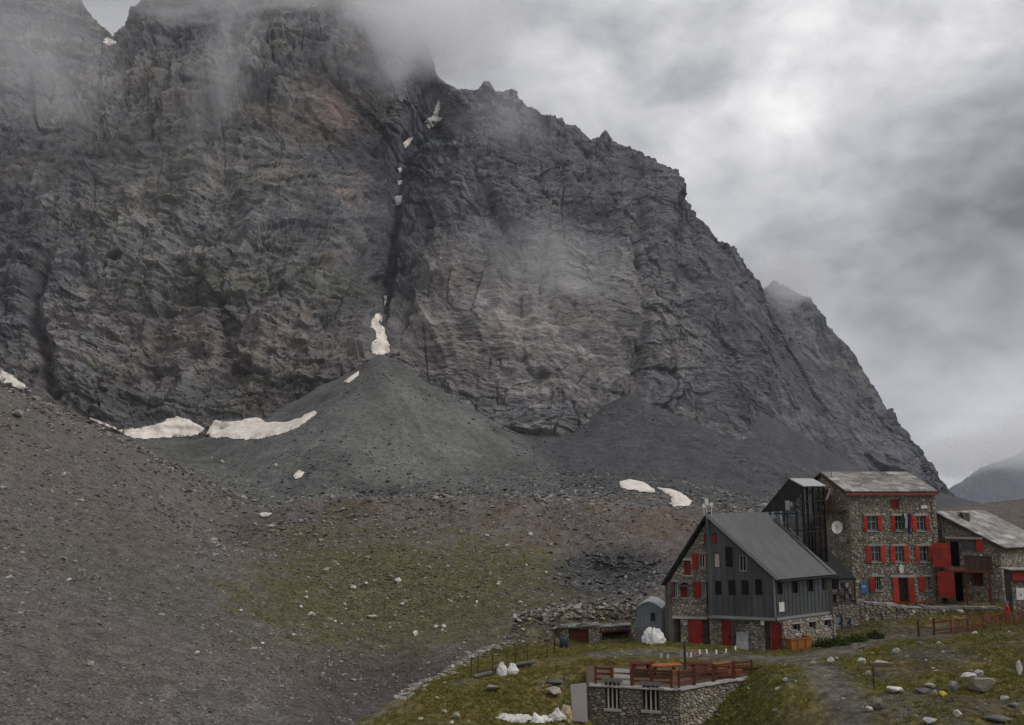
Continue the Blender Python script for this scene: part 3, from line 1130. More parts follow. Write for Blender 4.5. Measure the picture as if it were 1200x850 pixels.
def wall(name, fac, outline, openings, mat, parent, thick=.35, off=0.0):
    """Wall slab with real openings: outline is a ccw convex polygon in (s, z)."""
    mb = MB()
    ss = sorted({round(v, 4) for v in [p[0] for p in outline] + [o[0] for o in openings] + [o[1] for o in openings]})
    zs = sorted({round(v, 4) for v in [p[1] for p in outline] + [o[2] for o in openings] + [o[3] for o in openings]})
    for s0, s1 in zip(ss[:-1], ss[1:]):
        for z0, z1 in zip(zs[:-1], zs[1:]):
            cs, cz = (s0 + s1) / 2, (z0 + z1) / 2
            if any(o[0] < cs < o[1] and o[2] < cz < o[3] for o in openings):
                continue
            q = clip_convex([(s0, z0), (s1, z0), (s1, z1), (s0, z1)], outline)
            if len(q) >= 3:
                mb.add([fac.pt(s, z, off) for s, z in q], [tuple(range(len(q)))])
    for o in openings:                         # reveals
        for (a, b) in (((o[0], o[2]), (o[1], o[2])), ((o[1], o[2]), (o[1], o[3])), ((o[1], o[3]), (o[0], o[3])), ((o[0], o[3]), (o[0], o[2]))):
            mb.add([fac.pt(*a, off), fac.pt(*b, off), fac.pt(*b, off - thick), fac.pt(*a, off - thick)], [(0, 3, 2, 1)])
    n = len(outline)                           # back and edges
    mb.add([fac.pt(s, z, off - thick) for s, z in outline], [tuple(range(n - 1, -1, -1))])
    for i in range(n):
        a, b = outline[i], outline[(i + 1) % n]
        mb.add([fac.pt(*a, off), fac.pt(*a, off - thick), fac.pt(*b, off - thick), fac.pt(*b, off)], [(0, 1, 2, 3)])
    return mb.build(name, mat, parent)


STONES = [(.235, .200, .155), (.21, .180, .142), (.25, .220, .175), (.175, .152, .124), (.22, .178, .130), (.27, .245, .205), (.19, .172, .150), (.155, .136, .115)]


def stonework(fac, outline, openings, parent, mat, ch=.24, ln=.42, off=0.0, proud=.05, palette=STONES, seed=1, gain=1.0, stains=()):
    """Rubble masonry: every stone its own irregular block, joined because each is only a few pixels wide."""
    r = random.Random(seed)
    ch, ln = ch * .84, ln * .82
    mb = MB()
    s0, s1 = min(p[0] for p in outline), max(p[0] for p in outline)
    z0, z1 = min(p[1] for p in outline), max(p[1] for p in outline)
    ni, nj = int((s1 - s0) / ln) + 3, int((z1 - z0) / ch) + 3
    pts = {}
    for j in range(-1, nj):
        sh = r.uniform(0, 1)
        for i in range(-1, ni):
            if r.random() < .17:
                continue
            pts[i, j] = (s0 / ln + i + sh + r.uniform(-.36, .36), z0 / ch + j + r.uniform(-.33, .33))
    for (i, j), (u, v) in pts.items():
        s, z = u * ln, v * ch
        if not (s0 - ln < s < s1 + ln and z0 - ch < z < z1 + ch):
            continue
        if any(o[0] < s < o[1] and o[2] < z < o[3] for o in openings):
            continue
        poly = [(u - 1.1, v - 1.05), (u + 1.1, v - 1.05), (u + 1.1, v + 1.05), (u - 1.1, v + 1.05)]
        for b in (0, 1, -1, 2, -2):
            for a in (-1, 1, 0, -2, 2):
                q = pts.get((i + a, j + b))
                if q is None or (a == 0 and b == 0):
                    continue
                du, dv = q[0] - u, q[1] - v
                poly = clip_half(poly, du, dv, (q[0] ** 2 + q[1] ** 2 - u * u - v * v) / 2)
                if len(poly) < 3:
                    break
            if len(poly) < 3:
                break
        if len(poly) < 3:
            continue
        poly = clip_convex([(p[0] * ln, p[1] * ch) for p in poly], outline)
        for o in openings:
            if len(poly) < 3:
                break
            if max(p[0] for p in poly) < o[0] or min(p[0] for p in poly) > o[1] or max(p[1] for p in poly) < o[2] or min(p[1] for p in poly) > o[3]:
                continue
            ex = [((o[0] - s), (1, 0, o[0] - .01)), ((s - o[1]), (-1, 0, -o[1] - .01)), ((o[2] - z), (0, 1, o[2] - .01)), ((z - o[3]), (0, -1, -o[3] - .01))]
            poly = clip_half(poly, *max(ex)[1])
        if len(poly) < 3:
            continue
        cs = sum(p[0] for p in poly) / len(poly)
        cz = sum(p[1] for p in poly) / len(poly)
        w = max(p[0] for p in poly) - min(p[0] for p in poly)
        h = max(p[1] for p in poly) - min(p[1] for p in poly)
        if w < .05 or h < .04:
            continue
        k0, k1 = 1 - .022 / max(.06, min(w, h)), 1 - .085 / max(.16, min(w, h))
        pr = proud * r.uniform(.2, 1.5)
        col = r.choice(palette)
        g = r.choice((.78, .88, .95, 1.0, 1.06, 1.18)) * gain * r.uniform(.92, 1.08)
        if r.random() < .05:
            g *= 1.4
        for (ss_, sz_, sr_, sg_) in stains:
            dd = math.hypot(cs - ss_, cz - sz_) / sr_
            if dd < 1:
                g *= 1 + (sg_ - 1) * (1 - dd) * r.uniform(.2, 1.4)
        col = tuple(min(.7, c * g) for c in col)
        n = len(poly)
        tl = (r.uniform(-.08, .08), r.uniform(-.08, .08))
        vs = [fac.pt(cs + (p[0] - cs) * k0, cz + (p[1] - cz) * k0, off - .012) for p in poly]
        vs += [fac.pt(cs + (p[0] - cs) * k1, cz + (p[1] - cz) * k1, off + max(.006, pr + tl[0] * (p[0] - cs) + tl[1] * (p[1] - cz))) for p in poly]
        mb.add(vs, [tuple(range(n, 2 * n))] + [(t, (t + 1) % n, (t + 1) % n + n, t + n) for t in range(n)], col)
    o = mb.build('stonework', mat, parent)
    o['kind'] = 'stuff'
    return o


M_STONE = vcol_mat('wall_stone', .3, 4.0, 9.0, .5, .03, .93)
M_MORTAR = plain('mortar', (.105, .098, .088), .95, .1, .4, 2.0)
M_RED = plain('red_paint', (.28, .026, .018), .62, .3, .4, 1.8, dirt=(.18, .026, .02))
M_RED2 = plain('bright_red_paint', (.43, .046, .026), .65, .25, .4, 1.5, dirt=(.30, .055, .035))
M_REDWOOD = plain('stained_red_wood', (.130, .036, .022), .8, .2, .45, 4.0, dirt=(.075, .04, .03))
M_ORANGE = plain('orange_wood', (.34, .125, .045), .75, .2, .35, 3.0, dirt=(.20, .085, .04))
def streaked(name, col, rough, amt=.3):
    t = NT(name)
    a = t.noise(1.4, 5, .65, stretch=(1.0, 1.0, .12))
    b = t.noise(.5, 4, .6)
    c = t.mix(1.0, col, t.ramp(a, [(.3, 1 - amt), (.7, 1 + amt)]), 'MULTIPLY')
    c = t.mix(1.0, c, t.ramp(b, [(.3, 1 - amt * .6), (.7, 1 + amt * .6)]), 'MULTIPLY')
    return t.bsdf(c, t.math('ADD', t.math('MULTIPLY', b, .3), rough - .15), .35, t.noise(.9, 3, .5), .12, .05)


M_ZINC = streaked('grey_cladding', (.066, .070, .074), .55)
M_ZINCROOF = streaked('grey_roof_metal', (.088, .088, .092), .6, .16)  # lighter than the cladding: the light on the roof is put into its colour
M_TRIM = plain('pale_metal_trim', (.21, .212, .215), .5, .4, .2, 1.0)
M_DARKMETAL = plain('dark_metal', (.018, .018, .020), .65, .2, .3, 3.0)
M_WHITE = plain('white_paint', (.62, .61, .59), .6, .3, .15, 2.0, dirt=(.45, .43, .40))
M_WINFRAME = plain('pale_window_frame', (.42, .40, .37), .65, .25, .2, 3.0)
M_SHED = plain('blue_grey_sheet_metal', (.15, .175, .19), .5, .4, .25, .8, dirt=(.12, .13, .135))
M_CONC = plain('pale_concrete', (.34, .33, .31), .9, .15, .3, 2.0, dirt=(.22, .21, .2))
M_BROWNWOOD = plain('weathered_brown_wood', (.075, .050, .036), .85, .15, .4, 5.0)
M_GREYWOOD = plain('weathered_grey_wood', (.16, .155, .15), .85, .15, .35, 5.0)
M_SLATE = vcol_mat('roof_slab_stone', .3, 2.5, 8.0, .5, .03, .9)
M_BLACK = plain('dark_interior', (.012, .012, .013), .9, .1, .2)
M_CABLE = plain('black_cable', (.012, .012, .012), .6, .3, .1)
M_TEAL = plain('teal_plastic', (.02, .05, .06), .4, .4, .2)
M_BLUE = plain('blue_enamel', (.06, .14, .36), .5, .4, .15)
M_CURTAIN = plain('pale_curtain', (.52, .44, .40), .8, .2, .15)


def glass_mat(name, col, rough=.12, spec=.4):
    t = NT(name)
    c = t.mix(t.noise(.7, 3, .5), tuple(v * .6 for v in col), tuple(v * 1.3 for v in col))
    return t.bsdf(c, rough, spec, t.noise(1.2, 2, .5), .05, .02)


M_PANE = glass_mat('window_glass', (.016, .018, .022))
def clear_glass(name):
    t = NT(name)
    tr = t.n('ShaderNodeBsdfTransparent')
    tr.inputs[0].default_value = (.50, .53, .55, 1)
    gl = t.n('ShaderNodeBsdfGlossy')
    gl.inputs['Roughness'].default_value = .08
    gl.inputs['Color'].default_value = (.75, .78, .8, 1)
    fr = t.n('ShaderNodeFresnel')
    fr.inputs['IOR'].default_value = 1.35
    mx_ = t.n('ShaderNodeMixShader')
    t.l(fr.outputs[0], mx_.inputs[0])
    t.l(tr.outputs[0], mx_.inputs[1])
    t.l(gl.outputs[0], mx_.inputs[2])
    t.l(mx_.outputs[0], t.out.inputs['Surface'])
    return t.m


M_PANE2 = clear_glass('tower_glass')


def window(fac, r, parent, frame_mat, depth=.2, fw=.07, bars=1, pane=None, cross=False, off=0.0):
    """Frame set back in its opening, with its pane as a sub-part."""
    s0, s1, z0, z1 = r
    mb = MB()
    o0, o1 = off - depth - .05, off - depth + .02
    fac.box(mb, s0, s0 + fw, z0, z1, o0, o1)
    fac.box(mb, s1 - fw, s1, z0, z1, o0, o1)
    fac.box(mb, s0 + fw, s1 - fw, z0, z0 + fw, o0, o1 - .003)
    fac.box(mb, s0 + fw, s1 - fw, z1 - fw, z1, o0, o1 - .003)
    for k in range(bars):
        c = s0 + (s1 - s0) * (k + 1) / (bars + 1)
        fac.box(mb, c - fw * .4, c + fw * .4, z0 + fw, z1 - fw, o0, o1 - .006)
    if cross:
        c = z0 + (z1 - z0) * .6
        fac.box(mb, s0 + fw, s1 - fw, c - fw * .35, c + fw * .35, o0, o1 - .009)
    w = mb.build('window', frame_mat, parent)
    mb = MB()
    fac.box(mb, s0 + .01, s1 - .01, z0 + .01, z1 - .01, off - depth - .045, off - depth - .02)
    mb.build('pane', pane or M_PANE, w)
    return w


def shutter(fac, r, parent, mat, off=.06, z_bar=True, name='shutter'):
    s0, s1, z0, z1 = r
    mb = MB()
    w = s1 - s0
    n = max(2, int(round(w / .13)))
    for k in range(n):
        a, b = s0 + w * k / n, s0 + w * (k + 1) / n
        fac.box(mb, a + .004, b - .004, z0, z1, off, off + .03 + .004 * (k % 2))
    if z_bar:
        for t in (.2, .8):
            c = z0 + (z1 - z0) * t
            fac.box(mb, s0 + .02, s1 - .02, c - .05, c + .05, off + .036, off + .06)
    return mb.build(name, mat, parent)


def door(fac, r, parent, mat, depth=.16, off=0.0):
    s0, s1, z0, z1 = r
    mb = MB()
    w = s1 - s0
    n = max(3, int(round(w / .16)))
    for k in range(n):
        fac.box(mb, s0 + w * k / n + .004, s0 + w * (k + 1) / n - .004, z0, z1, off - depth - .05, off - depth + .004 * (k % 2))
    for t in (.12, .5, .88):
        c = z0 + (z1 - z0) * t
        fac.box(mb, s0 + .03, s1 - .03, c - .06, c + .06, off - depth + .006, off - depth + .03)
    d = mb.build('door', mat, parent)
    mb = MB()
    fac.box(mb, s1 - .2, s1 - .12, z0 + .95, z0 + 1.1, off - depth + .006, off - depth + .09)
    mb.build('handle', M_DARKMETAL, d)
    return d


def slabs(name, eL, eR, rR, rL, parent, mat, rows=9, w=.75, th=.05, seed=3, palette=None, gain=1.0, lift=.02):
    """Stone slabs laid in overlapping rows on the slope eL-eR (eaves) to rL-rR (ridge)."""
    r = random.Random(seed)
    palette = palette or [(.33, .32, .30), (.27, .26, .25), (.40, .39, .37), (.30, .27, .24), (.22, .215, .21), (.36, .34, .31)]
    eL, eR, rR, rL = map(Vector, (eL, eR, rR, rL))
    up = (eR - eL).cross(rL - eL).normalized()
    if up.z < 0:
        up = -up
    mb = MB()
    for i in range(rows):
        t0, t1 = i / rows - .012 * r.random(), min(1.0, (i + 1.28) / rows)
        a0, b0 = eL.lerp(rL, t0), eR.lerp(rR, t0)
        a1, b1 = eL.lerp(rL, t1), eR.lerp(rR, t1)
        L = (b0 - a0).length
        s = -r.random() * w * .4
        while s < L:
            ww = w * r.uniform(.55, 1.5)
            u0, u1 = max(0, s) / L, min(L, s + ww - .03) / L
            if u1 - u0 > .01:
                j0 = (a1 - a0) * r.uniform(-.05, .05)
                p = [a0.lerp(b0, u0) + j0, a0.lerp(b0, u1) + j0 + (a1 - a0) * r.uniform(-.04, .04), a1.lerp(b1, u1), a1.lerp(b1, u0)]
                h0 = lift + th * .9 + .012 * r.random()
                h1 = lift + .004
                low = [p[0] + up * (h0 - th * .8), p[1] + up * (h0 - th * .8), p[2] + up * (h1 - .003), p[3] + up * (h1 - .003)]
                tp = [p[0] + up * (h0 + th * .2 * r.uniform(.5, 1.6)), p[1] + up * (h0 + th * .2 * r.uniform(.5, 1.6)), p[2] + up * (h1 + th), p[3] + up * (h1 + th)]
                g = r.uniform(.75, 1.25) * gain
                mb.box8(low + tp, tuple(v * g for v in r.choice(palette)))
            s += ww
    o = mb.build(name, mat, parent)
    o['kind'] = 'stuff'
    return o


def roof_plate(name, a, b, c, d, th, mat, parent):
    """Solid roof plate with top corners a b c d (counter-clockwise from above)."""
    mb = MB()
    a, b, c, d = map(Vector, (a, b, c, d))
    up = (b - a).cross(d - a).normalized()
    if up.z < 0:
        up = -up
    mb.box8([p - up * th for p in (a, b, c, d)] + [a, b, c, d])
    return mb.build(name, mat, parent)


def seams(name, eL, eR, rR, rL, parent, mat, step=.55, h=.05, w=.035):
    eL, eR, rR, rL = map(Vector, (eL, eR, rR, rL))
    up = (eR - eL).cross(rL - eL).normalized()
    if up.z < 0:
        up = -up
    n = max(2, int((eR - eL).length / step))
    mb = MB()
    for k in range(n + 1):
        t = k / n
        mb.beam(eL.lerp(eR, t) + up * h * .4, rL.lerp(rR, t) + up * h * .4, w, h, up=up)
    o = mb.build(name, mat, parent)
    o['kind'] = 'stuff'
    return o
# ------------------------------------------------------------------ grey clad house with its stone gable
def grey_house():
    A, E, Fp = P(829, 680, 65.3), P(907.5, 690, 64.0), P(974.5, 680, 67.4)
    GF = Fac(A, E)
    GS = Fac(E, Fp)
    D = Vector((Fp.x - E.x, Fp.y - E.y, 0))
    SL, SR = P(779, 690, 66.5), P(832, 690, 65.95)
    SF = Fac(SL, SR)
    root = empty('refuge_annex', (E.x - 4, E.y + 3, 0), 'dark grey metal clad gabled house joined to a stone gable with red shutters', 'building')
    z_f = 2.62                                                   # underside of the cladding
    z_apex = GF.hit(829, 604)[1]
    z_eave = GF.hit(907.5, 676)[1]
    z_left = SF.hit(779, 683)[1]
    # --- clad front
    wins = [(833, 840.5, 625, 637), (836.5, 844, 648, 666), (850, 858.5, 641, 665), (866.5, 875, 651, 670),
            (838, 845.5, 681, 698), (853.5, 862, 680, 698), (869, 877.5, 680, 698), (885, 893, 679, 698)]
    op = [GF.rect(*w) for w in wins]
    wall('cladding', GF, [(0, z_f), (GF.L, z_f), (GF.L, z_eave), (0, z_apex)], op, M_ZINC, root, .3)
    for i, r in enumerate(op):
        if i == 0:
            window(GF, r, root, M_DARKMETAL, .1, .05, 0, M_RED)
        elif i == 1:
            window(GF, r, root, M_DARKMETAL, .12, .06, 0, M_CURTAIN)
        else:
            window(GF, r, root, M_WINFRAME if i == 3 else M_DARKMETAL, .16, .06, 1 if i == 3 else 0)
    mb = MB()
    k = .25
    while k < GF.L:
        zt = z_apex + (z_eave - z_apex) * k / GF.L
        cuts = sorted([(o[2] - .04, o[3] + .04) for o in op if o[0] - .03 < k < o[1] + .03])
        z = z_f + .1
        for c0, c1 in cuts + [(zt - .12, 99)]:
            if c0 > z:
                GF.box(mb, k - .02, k + .02, z, c0, .002, .035)
            z = max(z, c1)
        k += .42
    mb.build('standing_seam', M_ZINC, root)['kind'] = 'stuff'
    # --- clad side
    wins = [(910.5, 917, 677.5, 697), (927.5, 935, 677.5, 696.5), (946, 953, 676.5, 695.5), (963, 969, 676, 695)]
    ops = [GS.rect(*w) for w in wins]
    ops = [(a, b, ops[0][2], z_eave - .1) for a, b, c, d in ops]
    wall('cladding', GS, [(0.003, z_f), (GS.L, z_f), (GS.L, z_eave), (0.003, z_eave)], ops, M_ZINC, root, .3)
    for r in ops:
        window(GS, r, root, M_DARKMETAL, .16, .05, 0)
    mb = MB()
    k = .2
    while k < GS.L:
        z = z_f + .1
        for c0, c1 in sorted([(o[2] - .04, 99) for o in ops if o[0] - .03 < k < o[1] + .03]) + [(z_eave - .05, 99)]:
            if c0 > z:
                GS.box(mb, k - .02, k + .02, z, c0, .002, .035)
            z = max(z, c1)
        k += .42
    mb.build('standing_seam', M_ZINC, root)['kind'] = 'stuff'
    # pale drip edge under the cladding, corner trim
    mb = MB()
    GF.box(mb, -.02, GF.L - .01, z_f - .2, z_f - .003, -.35, .06)
    mb.build('drip_edge', M_TRIM, root)
    mb = MB()
    GS.box(mb, .07, GS.L, z_f - .2, z_f - .003, -.35, .055)
    mb.build('drip_edge', M_TRIM, root)
    mb = MB()
    GF.box(mb, GF.L - .06, GF.L + .05, z_f, z_eave - .1, .003, .06)
    mb.build('corner_trim', M_TRIM, root)
    # return of the cladding towards the stone gable
    RT = Fac((A.x + D.normalized().x * 1.2, A.y + D.normalized().y * 1.2), (A.x, A.y))
    wall('cladding', RT, [(0, z_f), (RT.L - .003, z_f), (RT.L - .003, z_apex - .2), (0, z_apex - .2)], [], M_ZINC, root, .25)
    # --- stone ground floor under the cladding
    gA, gE = GF.pt(0, 0, -.5), P(918, 740, 64.15)
    GG = Fac(gA, gE)
    doors = [GG.rect(846, 857.5, 725, 757), GG.rect(896.5, 903, 727, 760), GG.rect(904, 916.5, 727, 760)]
    dk = [GG.rect(859, 864.5, 725, 757), GG.rect(871, 878, 725, 733), GG.rect(883, 890, 725, 733)]
    doors = [(a, b, 0.02, z_f - .42) for a, b, c, d in doors]
    dk[0] = (dk[0][0], dk[0][1], 0.02, z_f - .42)
    dk = [(a, b, c, min(d, z_f - .42)) for a, b, c, d in dk]
    out = [(0, -.9), (GG.L, -.9), (GG.L, z_f - .25), (0, z_f - .25)]
    wall('ground_floor_wall', GG, out, doors + dk, M_MORTAR, root, .4)
    stonework(GG, out, doors + dk, root, M_STONE, .22, .4, seed=21, gain=1.1)
    for i, r in enumerate(doors):
        door(GG, r, root, M_RED if i != 1 else M_BROWNWOOD, .12)
    door(GG, dk[0], root, M_GREYWOOD, .2)
    for r in dk[1:]:
        window(GG, r, root, M_WINFRAME, .2, .06, 0)
    mb = MB()
    GG.box(mb, *GG.rect(891.5, 895.5, 725, 732), .07, .28)
    mb.build('meter_box', M_WHITE, root)
    GGs = Fac(GG.B, (Fp.x + .1, Fp.y - .1))
    sm = [GGs.rect(929.5, 937, 725, 732), GGs.rect(948, 955, 723, 729.5), GGs.rect(966, 973, 722, 729)]
    sm = [(a, b, 1.55, 2.05) for a, b, c, d in sm]
    out = [(.003, -.9), (GGs.L, -.9), (GGs.L, z_f - .25), (.003, z_f - .25)]
    wall('ground_floor_wall', GGs, out, sm, M_MORTAR, root, .4)
    stonework(GGs, out, sm, root, M_STONE, .24, .42, seed=22, gain=1.4)
    for r in sm:
        w = window(GGs, r, root, M_WINFRAME, .2, .05, 0)
        mb = MB()
        GGs.box(mb, r[0] - .15, r[1] + .15, r[3] + .01, r[3] + .14, .01, .075)
        mb.build('lintel', M_CONC, w)
    # notices
    mb = MB()
    GS.box(mb, *GS.rect(912.3, 918.5, 706, 716.5), .04, .06)
    mb.build('notice_board', M_WHITE, root)
    # --- stone gable
    sh = [(825, 829, 625, 636.5, 1)]
    zb = -.9
    red = [((811, 819, 649, 667), (827.3, 831, 649, 666), (819.3, 827, 649, 666)),
           ((780.8, 788, 682, 700), None, (788.2, 794.5, 682, 700)),
           ((812.5, 822, 682, 700), (828.3, 832, 682, 699), (822.2, 828, 682, 700))]
    wr = [SF.rect(*t[2]) for t in red] + [SF.rect(802, 809, 657, 674), SF.rect(798, 805, 688, 700)]
    gd = [SF.rect(782, 791.5, 725, 756), SF.rect(791.6, 797.5, 725, 756), SF.rect(807, 824, 725, 757), SF.rect(824.1, 829.5, 725, 757)]
    gd = [(a, b, 0.02, gd[0][3]) for a, b, c, d in gd]
    out = [(0, zb), (SF.L, zb), (SF.L, z_apex - .12), (0, z_left)]
    wall('gable_wall', SF, out, wr + gd, M_MORTAR, root, .45)
    stonework(SF, out, wr + gd, root, M_STONE, .22, .36, seed=23, gain=1.35)
    for k, r in enumerate(wr):
        w = window(SF, r, root, M_WHITE if k < 3 else M_RED, .18, .09, 1 if k < 3 else 0, pane=None if k < 3 else M_RED)
        mb = MB()
        SF.box(mb, r[0] - .12, r[1] + .12, r[3] + .01, r[3] + .16, .012, .09)
        mb.build('lintel', M_CONC, w)
        mb = MB()
        SF.box(mb, r[0] - .08, r[1] + .08, r[2] - .1, r[2] - .01, .012, .12)
        mb.build('sill', M_CONC, w)
    for t in red:
        for q in t[:2]:
            if q:
                shutter(SF, SF.rect(*q), root, M_RED, .09)
    shutter(SF, SF.rect(825, 829, 625, 636.5), root, M_RED, .09)
    door(SF, gd[0], root, M_RED, .1)
    door(SF, gd[1], root, M_BROWNWOOD, .3)
    door(SF, gd[2], root, M_RED, .12)
    door(SF, gd[3], root, M_GREYWOOD, .3)
    mb = MB()
    SF.box(mb, .1, SF.L - .1, gd[0][3] + .02, gd[0][3] + .2, .012, .1)
    mb.build('string_course', M_CONC, root)
    # little curved canopy between the first floor windows
    mb = MB()
    s0, s1, q0, q1 = SF.rect(795, 809, 679, 688)
    for k in range(6):
        a0, a1 = math.pi * k / 6, math.pi * (k + 1) / 6
        c, rad = (s0 + s1) / 2, (s1 - s0) / 2
        pts = [SF.pt(c - rad * math.cos(a0), q0 + .45 * math.sin(a0), .08), SF.pt(c - rad * math.cos(a1), q0 + .45 * math.sin(a1), .08)]
        mb.prism([pts[0], pts[1], pts[1] + Vector((0, 0, .05)), pts[0] + Vector((0, 0, .05))], SF.n * .7)
    mb.build('canopy', M_SHED, root)
    # drainpipe at the joint, pink gas box
    mb = MB()
    q = SF.pt(SF.hit(830.5, 740)[0], 0, .12)
    mb.tube([(q.x, q.y, 0), (q.x, q.y, z_f - .1), (q.x - .05, q.y, 5.0)], .06, 8)
    mb.build('drainpipe', M_DARKMETAL, root)
    mb = MB()
    a = SF.rect(829.5, 835, 709, 719)
    SF.box(mb, a[0], a[1], a[2], a[3], .14, .4)
    mb.build('meter_box', plain('faded_red_box', (.30, .06, .07), .6), root)
    # --- hidden walls
    SB = Fac(SL + D, SL)
    wall('side_wall', SB, [(0, zb), (SB.L - .003, zb), (SB.L - .003, z_left), (0, z_left)], [], M_MORTAR, root, .4)
    stonework(SB, [(0, zb), (SB.L - .05, zb), (SB.L - .05, z_left), (0, z_left)], [], root, M_STONE, .3, .5, seed=24)
    BK = Fac(Vector((Fp.x, Fp.y, 0)), SL + D)
    sa = (BK.L * .5)
    wall('rear_wall', BK, [(0.01, zb), (BK.L - .01, zb), (BK.L - .01, z_left), (sa, z_apex - .3), (0.01, z_eave)], [], M_MORTAR, root, .4)
    # --- roof
    def up(v, z):
        return Vector((v[0], v[1], z))
    ov = GF.n * .28
    ed = GF.e
    ap = up(GF.pt(0, 0) + ov, z_apex + .1)
    sl = (z_eave - z_apex) / GF.L
    ev = up(GF.pt(GF.L + .28, 0) + ov, z_apex + .1 + sl * (GF.L + .28))
    apb, evb = ap + D * 1.04 - ov * .6, ev + D * 1.04 - ov * .6
    apb.z, evb.z = ap.z, ev.z
    roof_plate('roof', ap, ev, evb, apb, .16, M_ZINCROOF, root)
    seams('roof_seam', ev, evb, apb, ap, root, M_ZINCROOF, 1.1, .006, .014)
    mb = MB()
    mb.beam(ap + Vector((0, 0, .01)) + ov * .06, ev + Vector((0, 0, .01)) + ov * .06, .07, .24)
    mb.build('verge_trim', M_TRIM, root)
    mb = MB()
    mb.tube([ev + Vector((0, 0, -.16)) + ed * .06, evb + Vector((0, 0, -.16)) + ed * .06], .08, 8)
    mb.build('gutter', M_DARKMETAL, root)
    lv = up(SF.pt(-.3, 0, .3), z_left - .12)
    apl = up(SF.pt(SF.L - .25, 0, .3), z_apex + .02)
    roof_plate('roof', lv, apl, apl + D, lv + D, .14, M_DARKMETAL, root)
    # antennas on the ridge end
    mb = MB()
    base = ap + D * .03
    for dx, h in ((0, 1.05), (.35, .8), (-.2, .7)):
        mb.tube([base + Vector((dx, .1, -.1)), base + Vector((dx, .1, h))], .03, 6)
    for dx, z in ((0, 1.0), (0, .75), (.35, .7), (-.2, .6)):
        mb.box(base + Vector((dx, .05, z - .12)), .26, .14, .26)
    mb.beam(base + Vector((-.4, .1, .5)), base + Vector((.6, .1, .5)), .04, .04)
    mb.build('aerial', M_WHITE, root)
    return root, GF, GS, GG, D, ap, apb, ev, evb


annex, GF, GS, GG, GD, G_ap, G_apb, G_ev, G_evb = grey_house()


